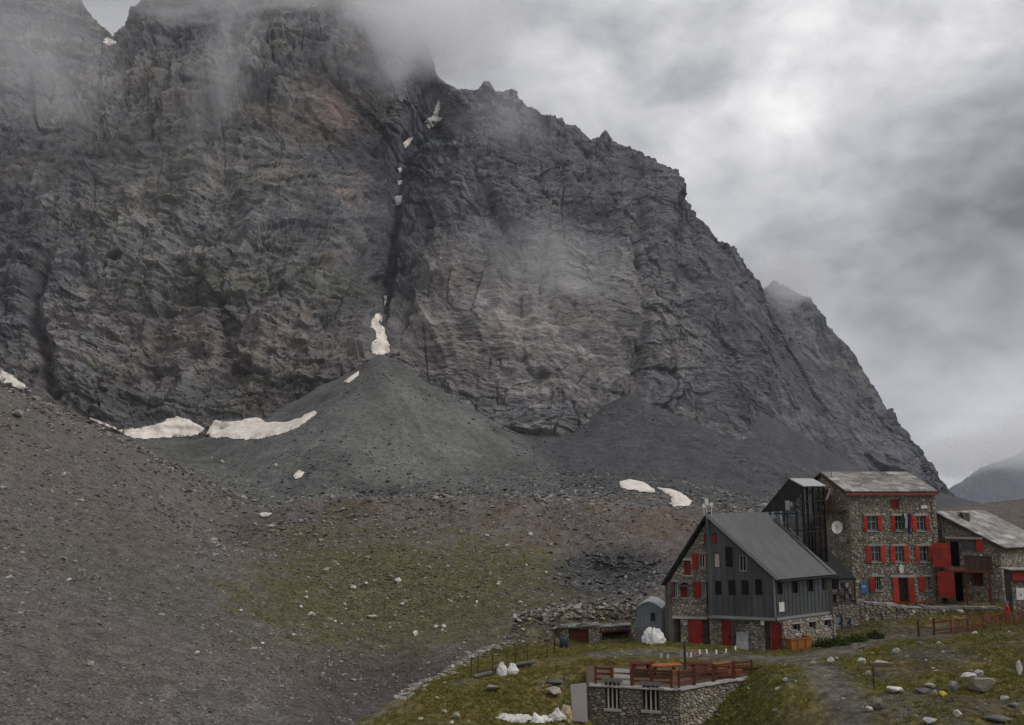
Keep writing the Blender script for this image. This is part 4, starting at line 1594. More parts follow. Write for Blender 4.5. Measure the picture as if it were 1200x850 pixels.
# ------------------------------------------------------------------ glazed stair tower
def stair_tower():
    a, b, c = P(890, 620, 69.6), P(941.5, 620, 69.0), P(968, 610, 72.2)
    FT, ST = Fac(a, b), Fac(b, c)
    root = empty('stair_tower', (b.x, b.y + 1.5, 2), 'dark steel and glass stair tower rising behind the grey metal roof', 'tower')
    sL, zL = FT.hit(893, 601)
    sA, zA = FT.hit(925, 562)
    sB, zB = FT.hit(941, 571)
    zlow = 3.0
    poly = [(sL, zlow), (sB, zlow), (sB, zB), (sA, zA), (sL, zL)]
    mb = MB()
    mb.add([FT.pt(s, z, -.06) for s, z in poly], [tuple(range(5))])
    mb.build('pane', M_PANE2, root)
    mb = MB()
    mb.add([ST.pt(0, zlow, -.06), ST.pt(ST.L, zlow, -.06), ST.pt(ST.L, zB - .05, -.06), ST.pt(0, zB - .05, -.06)], [(0, 1, 2, 3)])
    mb.build('pane', M_PANE2, root)

    def bar(fc, s0, z0, s1, z1, w=.1, name='mullion', mat=M_DARKMETAL):
        m = MB()
        m.beam(fc.pt(s0, z0, .0), fc.pt(s1, z1, .0), w, w, up=fc.n)
        return m.build(name, mat, root)
    for p, q in zip(poly[1:], poly[2:] + poly[:1]):
        bar(FT, *p, *q, .14, 'frame')
    for t in (.2, .4, .6, .8):
        s = sL + (sB - sL) * t
        zt = zL + (zA - zL) * min(1, (s - sL) / (sA - sL)) if s < sA else zA + (zB - zA) * (s - sA) / (sB - sA)
        bar(FT, s, zlow, s, zt, .08)
    for py in (583, 602, 622):
        z = FT.hit(930, py)[1]
        s0 = sL + (z - zL) / (zA - zL) * (sA - sL) if z > zL else sL
        bar(FT, s0, z, sB, z, .07)
    for t in (0.02, .25, .5, .75, .98):
        bar(ST, ST.L * t, zlow, ST.L * t, zB - .05, .09)
    for py in (571, 588, 606, 624):
        z = FT.hit(941, py)[1]
        bar(ST, 0, z, ST.L, z, .08)
    # diagonal bracing and stair rails that show through the glass
    bar(FT, sL + .3, zL - .1, sB - .1, zL - 3.2, .1, 'brace')
    bar(FT, FT.hit(903, 600)[0], FT.hit(903, 600)[1], FT.hit(919, 614)[0], FT.hit(919, 614)[1], .08, 'stair_rail', M_TRIM)
    bar(FT, FT.hit(925, 619)[0], FT.hit(925, 619)[1], FT.hit(939, 633)[0], FT.hit(939, 633)[1], .08, 'stair_rail', M_TRIM)
    m = MB()
    q = FT.hit(924, 598)
    FT.box(m, q[0] - .25, q[0] + .1, q[1], q[1] + .75, .05, .09)
    FT.box(m, q[0] + .16, q[0] + .3, q[1] + .3, q[1] + .65, .05, .09)
    m.build('sign', M_CONC, root)
    # small pale metal roof over the top
    dv = Vector((c.x - b.x, c.y - b.y, 0))
    rA, rB = FT.pt(sA, zA + .09, .1), FT.pt(sB + .05, zB + .09, .1)
    roof_plate('roof', rA, rB, rB + dv, rA + dv, .08, plain('bright_tin', (.36, .36, .36), .45, .5, .2), root)
    rL = FT.pt(sL - .05, zL + .09, .1)
    roof_plate('roof', rL, rA - Vector((0, 0, .004)), rA + dv - Vector((0, 0, .004)), rL + dv, .08, M_DARKMETAL, root)
    # back walls close the volume
    BT = Fac(c, (a.x + dv.x, a.y + dv.y))
    m = MB()
    m.add([BT.pt(0, zlow), BT.pt(BT.L, zlow), BT.pt(BT.L, zL), BT.pt(BT.L * .38, zA), BT.pt(0, zB)], [(0, 1, 2, 3, 4)])
    m.build('pane', M_PANE2, root)
    for t in (.02, .35, .68, .98):
        bar(BT, BT.L * t, zlow, BT.L * t, zB if t < .4 else zL, .1)
    for t in (.3, .6, .9):
        bar(BT, 0, zlow + (zB - zlow) * t, BT.L, zlow + (zB - zlow) * t if t < .7 else zL, .08)
    LT = Fac((a.x + dv.x, a.y + dv.y), a)
    m = MB()
    m.add([LT.pt(0, zlow), LT.pt(LT.L, zlow), LT.pt(LT.L, zL), LT.pt(0, zL)], [(0, 1, 2, 3)])
    m.build('pane', M_PANE2, root)


stair_tower()


# ------------------------------------------------------------------ main stone refuge
def main_house():
    a, b = P(997, 640, 76.0), P(1100, 640, 76.0)
    FM = Fac(a, b)
    dep = 8.6
    c = Vector((a.x - .9, a.y + dep, 0))
    LM = Fac(c, a)
    d = Vector((b.x - .9, b.y + dep, 0))
    RM = Fac(b, d)
    BM = Fac(d, c)
    root = empty('stone_refuge', ((a.x + b.x) / 2, a.y + 4, 1.3), 'tall three storey stone refuge with red shutters and flat stone slab roof', 'building')
    zb = .6
    z_e = FM.hit(1050, 577)[1]
    z_r = P(1000, 554, 80.2).z
    yy = lambda y0, y1: (FM.hit(1050, y1)[1], FM.hit(1050, y0)[1])
    rows = {1: yy(604.5, 622), 2: yy(640, 658.5), 3: yy(676, 692), 'd': (1.45, FM.hit(1050, 677)[1])}
    items = []       # (window px range, left shutter, right shutter, row)
    items += [((1016, 1028), (1011, 1016), (1028, 1033.5), 1), ((1049, 1058), (1044, 1049), None, 1), ((1074, 1084), (1068, 1074), (1084, 1089), 1)]
    items += [((1021, 1031), (1014, 1021), (1031, 1037.5), 2), ((1049, 1058.5), (1042.5, 1049), (1058.5, 1065), 2), ((1077.5, 1087.5), (1071.5, 1077.5), (1087.5, 1097.5), 2)]
    items += [((1025, 1031.5), (1018, 1025), None, 3), ((1084, 1089), (1076.5, 1084), None, 3)]

    def sx(px, row):
        py = {1: 613, 2: 649, 3: 685, 'd': 690}[row]
        return FM.hit(px, py)[0]
    ops = []
    for w, l, r, row in items:
        ops.append((sx(w[0], row), sx(w[1], row), *rows[row]))
    drs = (sx(1053, 'd'), sx(1064, 'd'), *rows['d'])
    att = FM.rect(1043.5, 1053, 586, 596)
    allo = ops + [drs, att]
    out = [(0, zb), (FM.L, zb), (FM.L, z_e), (0, z_e)]
    wall('front_wall', FM, out, allo, M_MORTAR, root, .5)
    stonework(FM, out, allo, root, M_STONE, .23, .38, seed=31, gain=1.25)
    for (w, l, r, row), o in zip(items, ops):
        wd = window(FM, o, root, M_WINFRAME, .22, .08, 1, cross=True)
        m = MB()
        FM.box(m, o[0] - .28, o[1] + .28, o[3] + .01, o[3] + .17, .012, .10)
        m.build('lintel', M_CONC, wd)
        m = MB()
        FM.box(m, o[0] - .1, o[1] + .1, o[2] - .1, o[2] - .01, .012, .12)
        m.build('sill', M_CONC, wd)
        for q in (l, r):
            if q:
                shutter(FM, (sx(q[0], row) + .03, sx(q[1], row) - .03, o[2] - .04, o[3] + .02), root, M_RED2, .1)
    window(FM, att, root, M_RED, .12, .07, 0, pane=M_RED)
    door(FM, drs, root, M_BROWNWOOD, .3)
    shutter(FM, (sx(1046, 'd'), sx(1053, 'd') - .03, *rows['d']), root, M_RED2, .1, name='door_leaf')
    shutter(FM, (sx(1064, 'd') + .03, sx(1071, 'd'), *rows['d']), root, M_RED2, .1, name='door_leaf')
    m = MB()
    FM.box(m, sx(1044, 'd'), sx(1073, 'd'), rows['d'][1] + .02, rows['d'][1] + .2, .012, .12)
    m.build('lintel', M_CONC, root)
    # oval plaque over the door, blue enamel sign, pale stone in the wall
    m = MB()
    s, z = FM.hit(1055.5, 666.5)
    ring = [FM.pt(s + .2 * math.cos(t * math.pi / 8), z + .4 * math.sin(t * math.pi / 8), .09) for t in range(16)]
    m.prism(ring, FM.n * .05)
    m.build('plaque', M_WHITE, root)
    m = MB()
    FM.box(m, *FM.rect(1008, 1016.5, 683, 695.5), .09, .12)
    sg = m.build('sign', M_BLUE, root)
    m = MB()
    r = FM.rect(1010, 1014.5, 686, 692)
    FM.box(m, r[0], r[1], r[2] + .25, r[3], .123, .128)
    m.build('emblem', plain('pale_blue_print', (.28, .34, .48), .5), sg)
    m = MB()
    FM.box(m, *FM.rect(1079, 1086, 592.5, 596), .02, .11)
    m.build('date_stone', M_WHITE, root)
    # --- left wall with loft balcony and dish side
    lo = [LM.rect(967.5, 973, 574, 590)]
    lo = [(LM.L - 4.4, LM.L - 3.2, lo[0][2] - .2, lo[0][3])]
    out = [(0, zb), (LM.L - .003, zb), (LM.L - .003, z_e), (LM.L * .5, z_r - .15), (0, z_e)]
    wall('side_wall', LM, out, lo, M_MORTAR, root, .5)
    stonework(LM, out, lo, root, M_STONE, .25, .42, seed=32, gain=1.1)
    window(LM, lo[0], root, M_RED, .15, .09, 1, cross=True)
    m = MB()
    zf = LM.hit(985, 600)[1]
    LM.box(m, LM.L - 5.2, LM.L - .4, zf, zf + .14, .06, 1.1)
    bal = m.build('balcony', M_BROWNWOOD, root)
    for k in range(15):
        m = MB()
        s = LM.L - 5.15 + k * .335
        LM.box(m, s, s + .1, zf + .143, zf + .95, 1.0, 1.06)
        m.build('baluster', M_BROWNWOOD, bal)
    m = MB()
    LM.box(m, LM.L - 5.2, LM.L - .4, zf + .953, zf + 1.05, .97, 1.1)
    m.build('rail', M_REDWOOD, bal)
    m = MB()
    p = LM.pt(LM.L - 2.4, zf + .2, 1.2)
    m.beam(p, p + Vector((.75, -.1, 1.9)), .45, .08)
    m.build('plank', M_CONC, root)
    # satellite dish with arm, small white box below it
    p = P(981, 618, 75.2)
    dish = MB()
    vs = [(0, 0, 0)]
    rings = 4
    axis = Vector((-.45, -.85, .25)).normalized()
    u = axis.cross(Vector((0, 0, 1))).normalized()
    w = u.cross(axis)
    pts, fs = [p - axis * .14], []
    for i in range(1, rings + 1):
        rr = .45 * i / rings
        for k in range(16):
            an = 2 * math.pi * k / 16
            pts.append(p + u * rr * math.cos(an) + w * rr * 1.25 * math.sin(an) - axis * (.14 * (1 - (i / rings) ** 2)))
    for k in range(16):
        fs.append((0, 1 + k, 1 + (k + 1) % 16))
    for i in range(rings - 1):
        for k in range(16):
            q0 = 1 + i * 16
            fs.append((q0 + k, q0 + 16 + k, q0 + 16 + (k + 1) % 16, q0 + (k + 1) % 16))
    n0 = len(pts)
    pts += [v - axis * .03 for v in pts]
    fs += [tuple(i + n0 for i in reversed(f)) for f in fs]
    dish.add(pts, fs)
    wallp = LM.pt(LM.L - .9, p.z - .1, 0)
    t = empty('satellite_dish', wallp, 'round white satellite dish on the side wall of the stone refuge', 'dish')
    dish.build('reflector', M_WHITE, t, True)
    m = MB()
    m.tube([wallp, p - axis * .16], .04, 6)
    m.build('bracket', M_GREYWOOD, t)
    m = MB()
    m.tube([p - w * .5 - axis * .05, p + axis * .45], .02, 6)
    m.box(p + axis * .45 - Vector((0, 0, .05)), .1, .1, .1)
    m.build('feed_arm', M_GREYWOOD, t)
    m = MB()
    LM.box(m, LM.L - 1.5, LM.L - .45, LM.hit(981, 634)[1], LM.hit(981, 628)[1], .07, .25)
    m.build('junction_box', M_CONC, root)
    # --- unseen walls
    wall('side_wall', RM, [(0.003, zb), (RM.L, zb), (RM.L, z_e), (RM.L * .5, z_r - .15), (0.003, z_e)], [], M_MORTAR, root, .5)
    stonework(RM, [(0.05, zb), (RM.L, zb), (RM.L, z_e), (RM.L * .5, z_r - .15), (0.05, z_e)], [], root, M_STONE, .3, .5, seed=33)
    wall('rear_wall', BM, [(0.003, zb), (BM.L - .003, zb), (BM.L - .003, z_e), (0.003, z_e)], [], M_MORTAR, root, .5)
    # --- roof: ridge parallel to the front
    def hz(v, z):
        return Vector((v.x, v.y, z))
    e0, e1 = hz(FM.pt(-.35, 0, .45), z_e + .02), hz(FM.pt(FM.L + .1, 0, .45), z_e + .02)
    off = Vector((-.47, dep / 2 + .45, 0))
    r0, r1 = hz(e0 + off, z_r), hz(e1 + off, z_r)
    b0, b1 = hz(r0 + off, z_e + .02), hz(r1 + off, z_e + .02)
    roof_plate('roof', e0, e1, r1, r0, .12, M_BROWNWOOD, root)
    roof_plate('roof', r0, r1, b1, b0, .12, M_BROWNWOOD, root)
    slabs('roof_slab', e0, e1, r1, r0, root, M_SLATE, 9, .85, .07, 41, gain=.74)
    slabs('roof_slab', b1, b0, r0, r1, root, M_SLATE, 9, .85, .07, 42, gain=.74)
    m = MB()
    m.beam(e0 + Vector((0, 0, -.17)), e1 + Vector((0, 0, -.17)), .06, .22)
    m.build('fascia', plain('faded_red_fascia', (.21, .060, .042), .7, .25, .3), root)
    m = MB()
    m.beam(e0 + Vector((0, .04, -.17)), r0 + Vector((0, .04, -.17)), .06, .2)
    m.build('verge_board', M_BROWNWOOD, root)
    # mast
    m = MB()
    q = P(975, 570, 79.0)
    m.tube([q + Vector((0, 0, -1.2)), q + Vector((0, 0, 2.6))], .035, 6)
    m.beam(q + Vector((-.3, 0, 2.2)), q + Vector((.3, 0, 2.2)), .03, .03)
    m.build('mast', M_GREYWOOD, root)
    # --- flags hung from a pole between the upper windows
    s, z = FM.hit(1060, 606)
    fl = empty('flag_bracket', FM.pt(s, z - 1.2, .1), 'dark and striped flags hanging from the wall between upper windows', 'flags')
    m = MB()
    m.tube([FM.pt(s, z - .3, .02), FM.pt(s, z + .35, .9)], .025, 6)
    m.build('pole', M_GREYWOOD, fl)
    cols = [((.02, .07, .04), -.34), ((.50, .48, .46), -.12), ((.02, .03, .09), .14), ((.30, .03, .05), .30)]
    for i, (col, ds) in enumerate(cols):
        m = MB()
        n = 7
        vs, fs = [], []
        for a_ in range(n):
            t = a_ / (n - 1)
            for b_ in range(4):
                q = FM.pt(s + ds + (b_ - 1.5) * .075 * (1 + .25 * math.sin(5 * t + i)), z + .3 - (1.25 + .5 * (i == 2)) * t, .5 + .07 * math.sin(b_ * 2 + t * 3 + i))
                vs.append(q)
        for a_ in range(n - 1):
            for b_ in range(3):
                k = a_ * 4 + b_
                fs.append((k, k + 1, k + 5, k + 4))
        m.add(vs, fs)
        m.build('flag', plain('flag_cloth_%d' % i, col, .85, .15, .2), fl, True)
    # --- patio railing with red boxes in front of the door
    rl = empty('patio_railing', P(1060, 712, 74.2), 'low dark red wooden railing below the refuge door', 'railing')
    RF = Fac.px((1034, 712, 73.9), (1093, 712, 73.9))
    for k in range(7):
        m = MB()
        s = RF.L * k / 6
        RF.box(m, s - .05, s + .05, 1.0, 2.45, 0, .1)
        m.build('post', M_REDWOOD, rl)
    for z in (1.55, 1.95, 2.33):
        m = MB()
        RF.box(m, -.05, RF.L + .05, z, z + .12, .104, .14)
        m.build('rail', M_RED, rl)
    for s in (.7, 2.9):
        m = MB()
        RF.box(m, s, s + 1.3, 1.62, 1.92, .145, .38)
        m.build('planter', M_RED, rl)
    return FM, LM, root, rows


FM, LM, refuge, _rows = main_house()


# ------------------------------------------------------------------ dark lean-to and washing line between the houses
def lean_to():
    root = empty('lean_to', P(990, 700, 71), 'small dark roofed porch between the grey house and the stone refuge', 'porch')
    a, b, c, d = P(972, 678, 69.0), P(1003, 678, 70.2), P(968, 641, 75.2), P(938, 641, 73.0)
    roof_plate('roof', a, b, c, d, .12, M_DARKMETAL, root)
    PF = Fac.px((974, 700, 70.2), (1003, 700, 71.2))
    z0, z1 = PF.hit(990, 708)[1], PF.hit(990, 680)[1]
    out = [(0, -.6), (PF.L, -.6), (PF.L, z0), (0, z0)]
    dr = [PF.rect(979, 987, 722, 745), PF.rect(990, 997, 725, 745)]
    dr = [(s0, s1, .15, z1_) for s0, s1, _, z1_ in dr]
    wall('base_wall', PF, out, dr, M_MORTAR, root, .35)
    stonework(PF, out, dr, root, M_STONE, .24, .4, seed=51, gain=.85)
    for r in dr:
        door(PF, r, root, M_SHED, .12)
    m = MB()
    PF.box(m, 0, PF.L, z0, z0 + .08, -1.8, .1)
    m.build('floor', M_BROWNWOOD, root)
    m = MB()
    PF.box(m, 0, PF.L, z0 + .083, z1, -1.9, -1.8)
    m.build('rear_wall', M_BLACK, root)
    for s in (.06, PF.L - .06):
        m = MB()
        PF.box(m, s - .06, s + .06, z0 + .083, z1 - .02, -.06, .06)
        m.build('post', M_BROWNWOOD, root)
    m = MB()
    PF.box(m, 0, PF.L, z0 + .9, z0 + .98, .064, .1)
    m.build('rail', M_BROWNWOOD, root)
    ln = empty('washing_line', PF.pt(PF.L / 2, z0 + .08, -.4), 'dark and pale clothes hung on a line under the porch roof', 'laundry')
    m = MB()
    m.tube([PF.pt(.1, z1 - .25, -.5), PF.pt(PF.L / 2, z1 - .32, -.5), PF.pt(PF.L - .1, z1 - .25, -.5)], .012, 5)
    m.build('line', M_CABLE, ln)
    r = random.Random(5)
    tones = [(.02, .025, .06), (.015, .015, .018), (.35, .33, .33), (.05, .05, .07), (.02, .02, .03), (.22, .12, .12), (.45, .44, .43), (.03, .03, .04)]
    mats = [plain('cloth_%d' % i, t, .9, .1, .2) for i, t in enumerate(tones)]
    for row, (zz_, oo) in enumerate(((z1 - .3, -.5), (z1 - .75, -.35), (z1 - 1.15, -.25))):
        s = .15
        while s < PF.L - .3:
            w, h = r.uniform(.16, .3), r.uniform(.3, .55)
            m = MB()
            vs = []
            for i in range(4):
                for j in range(3):
                    vs.append(PF.pt(s + w * j / 2 * (1 - .12 * (i == 1)), zz_ - h * i / 3, oo + .05 * math.sin(j * 2.2 + i + s * 5)))
            fs = [(i * 3 + j, i * 3 + j + 1, i * 3 + j + 4, i * 3 + j + 3) for i in range(3) for j in range(2)]
            m.add(vs, fs)
            m.build('garment', r.choice(mats), ln, True)
            s += w + r.uniform(.02, .1)


lean_to()


# ------------------------------------------------------------------ lower stone house on the right
def right_house():
    a, b, c = P(1101, 650, 77.6), P(1172.5, 660, 76.2), P(1225, 660, 80.4)
    FG, FS = Fac(a, b), Fac(b, c)
    root = empty('slab_roofed_house', (b.x - 2, b.y + 2, 1), 'low stone house with broad pale stone slab roof and red balcony doors', 'building')
    zb = .4
    zA = FG.hit(1101, 604)[1]
    zE = FG.hit(1172.5, 642)[1]
    up_d, lo_d = FG.rect(1114, 1124, 635, 664), FG.rect(1119, 1128, 669, 700)
    win = FG.rect(1126, 1143, 634, 646)
    low = FG.rect(1140, 1151.5, 671, 687)
    lo_d = (lo_d[0], lo_d[1], 1.2, lo_d[3])
    ops = [up_d, lo_d, win, low]
    out = [(0, zb), (FG.L, zb), (FG.L, zE), (0, zA)]
    wall('gable_wall', FG, out, ops, M_MORTAR, root, .45)
    stonework(FG, out, ops, root, M_STONE, .24, .42, seed=61, gain=.95)
    for r in (up_d, lo_d):
        door(FG, r, root, M_BLACK, .3)
    w = window(FG, win, root, M_GREYWOOD, .15, .08, 2)
    window(FG, low, root, M_REDWOOD, .15, .09, 1, pane=M_REDWOOD)
    # red boarded screens standing out at the left end of the balcony
    FO = FG.shift(2.6)
    for (x0, x1, y0, y1) in ((1093, 1114, 636, 665), (1099, 1119, 669.5, 701)):
        r = FO.rect(x0, x1, y0, y1)
        sc = shutter(FO, r, root, M_RED, 0, name='screen')  # darker red than the shutter: shade under the eaves painted in
        m = MB()
        FO.box(m, r[1] - .06, r[1], r[2], r[3], -2.4, -.003)
        m.build('return_panel', M_RED, sc)
    shutter(FG, FG.rect(1143.5, 1152.5, 632, 647), root, M_RED2, .12)
    m = MB()
    r = FG.rect(1106, 1150, 629, 632)
    FG.box(m, *r, .02, .5)
    m.build('lintel', M_CONC, root)
    # balcony
    r = FG.rect(1099, 1155, 664, 669)
    m = MB()
    FG.box(m, r[0], r[1], r[2] + .05, r[3] - .05, .06, 2.58)
    bal = m.build('balcony', M_REDWOOD, root)
    rb = FG.rect(1123, 1155, 648, 664)
    n = 9
    for k in range(n):
        m = MB()
        s0 = rb[0] + (rb[1] - rb[0]) * k / n
        FG.box(m, s0 + .01, s0 + (rb[1] - rb[0]) / n - .01, r[3] - .046, rb[3] - .15, 2.44, 2.48)
        m.build('board', M_BROWNWOOD, bal)
    m = MB()
    FG.box(m, rb[0], rb[1], rb[3] - .147, rb[3] - .03, 2.4, 2.52)
    m.build('rail', M_BROWNWOOD, bal)
    for px in (1126, 1153):
        m = MB()
        s = FG.hit(px, 690)[0]
        FG.box(m, s - .07, s + .07, 1.0, r[2] + .047, 2.4, 2.54)
        m.build('post', M_REDWOOD, bal)
    for px, py in ((1149, 651), (1131, 683), (1136, 683)):
        m = MB()
        s, z = FG.hit(px, py)
        m.tube([FG.pt(s, z - .12, .16), FG.pt(s, z - .02, .16), FG.pt(s, z + .12, .16)], [.06, .1, .05], 8)
        m.build('lamp_globe', M_WHITE, root, True)
    # right wall
    out = [(0.003, zb), (FS.L, zb), (FS.L, zE), (0.003, zE)]
    wall('side_wall', FS, out, [], M_MORTAR, root, .45)
    stonework(FS, out, [], root, M_STONE, .25, .42, seed=62, gain=1.2)  # stones lightened against the dark gable: the light here is in their tone
    D = Vector((c.x - b.x, c.y - b.y, 0))
    BW = Fac(c, a + D)
    wall('rear_wall', BW, [(0.01, zb), (BW.L - .01, zb), (BW.L - .01, zA - .2), (0.01, zE - .2)], [], M_MORTAR, root, .4)
    BL = Fac(a + D, a)
    wall('side_wall', BL, [(0.01, zb), (BL.L - .01, zb), (BL.L - .01, zA - .2), (0.01, zA - .2)], [], M_MORTAR, root, .4)

    def hz(v, z):
        return Vector((v.x, v.y, z))
    sl = (zE - zA) / FG.L
    r0 = hz(FG.pt(-.25, 0, .35), zA + .12 - sl * .25)
    e0 = hz(FG.pt(FG.L + .35, 0, .35), zA + .12 + sl * (FG.L + .35))
    e1, r1 = e0 + D * 1.05, r0 + D * 1.05
    roof_plate('roof', r0, e0, e1, r1, .14, M_BROWNWOOD, root)
    slabs('roof_slab', e0, e1, r1, r0, root, M_SLATE, 9, .8, .08, 43, gain=.82)
    # chimney
    m = MB()
    q = P(1131, 612, 78.2)
    m.box(q + Vector((0, 0, -1.2)), .62, .55, 2.0)
    ch = m.build('chimney', M_MORTAR, root)
    CF = Fac((q.x - .31, q.y - .275), (q.x + .31, q.y - .275))
    stonework(CF, [(0, q.z - 1.2), (CF.L, q.z - 1.2), (CF.L, q.z + .8), (0, q.z + .8)], [], ch, M_STONE, .2, .3, seed=63, gain=.75)
    m = MB()
    m.box(q + Vector((0, 0, .803)), .8, .7, .08)
    m.build('cap', M_CONC, ch)


right_house()


# ------------------------------------------------------------------ kiosk cut by the right edge, with the walker beside it
def kiosk():
    root = empty('plank_kiosk', P(1198, 716, 70.5), 'low stone hut with a red fascia at the right edge', 'hut')
    KF = Fac.px((1186, 700, 70.0), (1236, 700, 70.0))
    zb, zt = .6, KF.hit(1190, 668)[1]
    m = MB()
    KF.box(m, 0, KF.L, zb, zt, -.9, 0)
    m.build('wall', M_MORTAR, root)
    stonework(KF, [(0, zb), (KF.L, zb), (KF.L, zt - .75), (0, zt - .75)], [], root, M_STONE, .25, .42, seed=64, gain=.9)
    for k in range(0):
        m = MB()
        s = KF.L * k / 12
        KF.box(m, s + .01, s + KF.L / 12 - .01, zb, zt - .75, .003, .03)
        m.build('board', M_GREYWOOD, root)
    m = MB()
    r = KF.rect(1184, 1232, 670, 680)
    KF.box(m, .05, KF.L + .1, r[2], r[3], .004, .2)
    m.build('fascia', M_RED, root)
    m = MB()
    KF.box(m, -.25, KF.L + .25, zt + .003, zt + .09, -1.1, .4)
    m.build('roof', M_CONC, root)
    m = MB()
    KF.box(m, *KF.rect(1190.5, 1204, 689, 703), .035, .07)
    m.build('notice_board', M_WHITE, root)


kiosk()


# ------------------------------------------------------------------ lower stone house under the terrace
def terrace_house():
    root = empty('terrace_house', (TERRACE[1][0], TERRACE[1][1] + 3, -3), 'low stone house with barred windows carrying the fenced terrace', 'building')
    p = [Vector((x, y, 0)) for x, y in TERRACE] + [Vector((x, y, 0)) for x, y in T_BACK]
    zb = -5.0
    F1, F2, F3 = Fac(p[0], p[1]), Fac(p[1], p[2]), Fac(p[2], p[3])
    w1 = [F1.rect(709.5, 726, 799, 831), F1.rect(753.5, 772, 803, 833)]
    out = [(0, zb), (F1.L, zb), (F1.L, -.06), (0, -.06)]
    wall('front_wall', F1, out, w1, M_MORTAR, root, .5)
    stonework(F1, out, w1, root, M_STONE, .17, .38, seed=71, gain=1.0, proud=.055, stains=((4.5, -3.0, 1.5, 1.5),))
    for r in w1:
        w = window(F1, r, root, M_GREYWOOD, .3, .06, 0)
        for k in range(3):
            m = MB()
            s = r[0] + (r[1] - r[0]) * (.2 + .3 * k)
            F1.box(m, s - .045, s + .045, r[2], r[3], -.12, -.04)
            m.build('bar', M_WINFRAME, w)
        m = MB()
        F1.box(m, r[0] - .12, r[1] + .12, r[2] - .14, r[2] - .005, .012, .14)
        m.build('sill', M_CONC, w)
        m = MB()
        F1.box(m, r[0] - .2, r[1] + .2, r[3] + .005, r[3] + .22, .012, .07)
        m.build('lintel', M_GREYWOOD, w)
    for k, F in enumerate((F2, F3)):
        out = [(0.003, zb), (F.L, zb), (F.L, -.06), (0.003, -.06)]
        wall('flank_wall', F, out, [], M_MORTAR, root, .5)
        stonework(F, out, [], root, M_STONE, .18, .34, seed=72 + k, gain=1.35, proud=.06, stains=((1.2, -3.3, 2.2, 1.9), (2.6, -2.6, 1.2, 1.6)) if k == 0 else ())  # brighter stones than the front: light on the flanks put into their tone
    for a, b in ((3, 4), (4, 5), (5, 0)):
        F = Fac(p[a], p[b])
        out = [(0.003, zb), (F.L - .003, zb), (F.L - .003, -.06), (0.003, -.06)]
        wall('rear_wall', F, out, [], M_MORTAR, root, .4)
        stonework(F, out, [], root, M_STONE, .2, .36, seed=76 + a, gain=.85)
    # terrace floor and its uneven coping slabs
    m = MB()
    m.prism([Vector((v.x, v.y, -.055)) for v in p], (0, 0, .06))
    m.build('terrace_floor', plain('trodden_earth', (.115, .085, .055), .95, .1, .4, 1.2, dirt=(.085, .075, .035)), root)
    r = random.Random(9)
    for F in (F1, F2, F3):
        s = 0.0
        while s < F.L - .1:
            w = min(r.uniform(.5, 1.1), F.L - s)
            m = MB()
            F.box(m, s + .01, s + w - .01, .008, .07 + r.uniform(0, .05), -.5 + r.uniform(-.05, .05), .1 + r.uniform(0, .08))
            m.build('coping_slab', M_CONC, root)
            s += w
    return F1, F2, F3


T1, T2, T3 = terrace_house()


# ------------------------------------------------------------------ dry stone wall holding up the refuge yard
def yard_wall():
    root = empty('yard_wall', P(1040, 725, 72), 'rough dry stone wall under the refuge yard', 'wall')
    for i, (a, b, ya, yb) in enumerate((((1003, 722, 71.4), (1050, 722, 71.9), 706, 712), ((1050, 722, 71.9), (1118, 720, 72.6), 712, 714), ((1118, 720, 72.6), (1176, 718, 73.0), 714, 713))):
        F = Fac.px(a, b)
        za, zb_ = F.hit(a[0], ya)[1], F.hit(b[0], yb)[1]
        out = [(0.002, -.3), (F.L, -.3), (F.L, zb_), (0.002, za)]
        wall('wall_core', F, out, [], M_MORTAR, root, .6)
        stonework(F, out, [], root, M_STONE, .26, .46, seed=91 + i, gain=1.05, proud=.12)
        r = random.Random(i)
        s = 0.0
        while s < F.L - .2:
            w = min(r.uniform(.4, .9), F.L - s)
            z = za + (zb_ - za) * s / F.L
            m = MB()
            F.box(m, s + .02, s + w - .02, z - .02, z + r.uniform(.05, .22), -.6, r.uniform(.02, .14), (.24 * r.uniform(.7, 1.3),) * 3)
            m.build('coping_stone', M_STONE, root)
            s += w


yard_wall()


# ------------------------------------------------------------------ terrace fence, tables, bunting
def terrace_fence():
    def rail_bay(q0, q1, par, zs, mat, h=.13):
        for z in zs:
            m = MB()
            m.beam(Vector((q0.x, q0.y, z)), Vector((q1.x, q1.y, z)), .05, h)
            m.build('rail', mat, par)
    root = empty('terrace_fence', (T1.pt(T1.L / 2, 0)), 'dark red wooden post and rail fence along the terrace edge', 'fence')

    def pos(px):
        for F in (T1, T2, T3):
            s = F.hit(px, 785)[0]
            if -.3 <= s <= F.L + .02:
                return F.pt(max(.1, s), 0, -.3)
        return T3.pt(T3.L - .15, 0, -.3)
    xs = [697, 716, 740, 763, 786, 795, 817, 840, 863, 884.5]
    ps = [pos(x) for x in xs]
    for i, q in enumerate(ps):
        m = MB()
        big = i in (1, 2, 3, 6, 7, 8)
        m.box((q.x, q.y, .02), .2 if big else .13, .14, 1.12)
        m.build('post', M_REDWOOD, root)
    for i in range(9):
        if i == 1:
            for z in (.28, .62, .95):
                m = MB()
                m.beam(Vector((ps[1].x + .14, ps[1].y - .04, z)), Vector((ps[2].x - .14, ps[2].y - .04, z)), .05, .2)
                b = m.build('board', M_WHITE, root)
                b['label'] = 'white painted board'
        else:
            rail_bay(ps[i], ps[i + 1], root, (.38, .7, 1.02), M_REDWOOD if i != 4 else M_ORANGE)
    return root


terrace_fence()


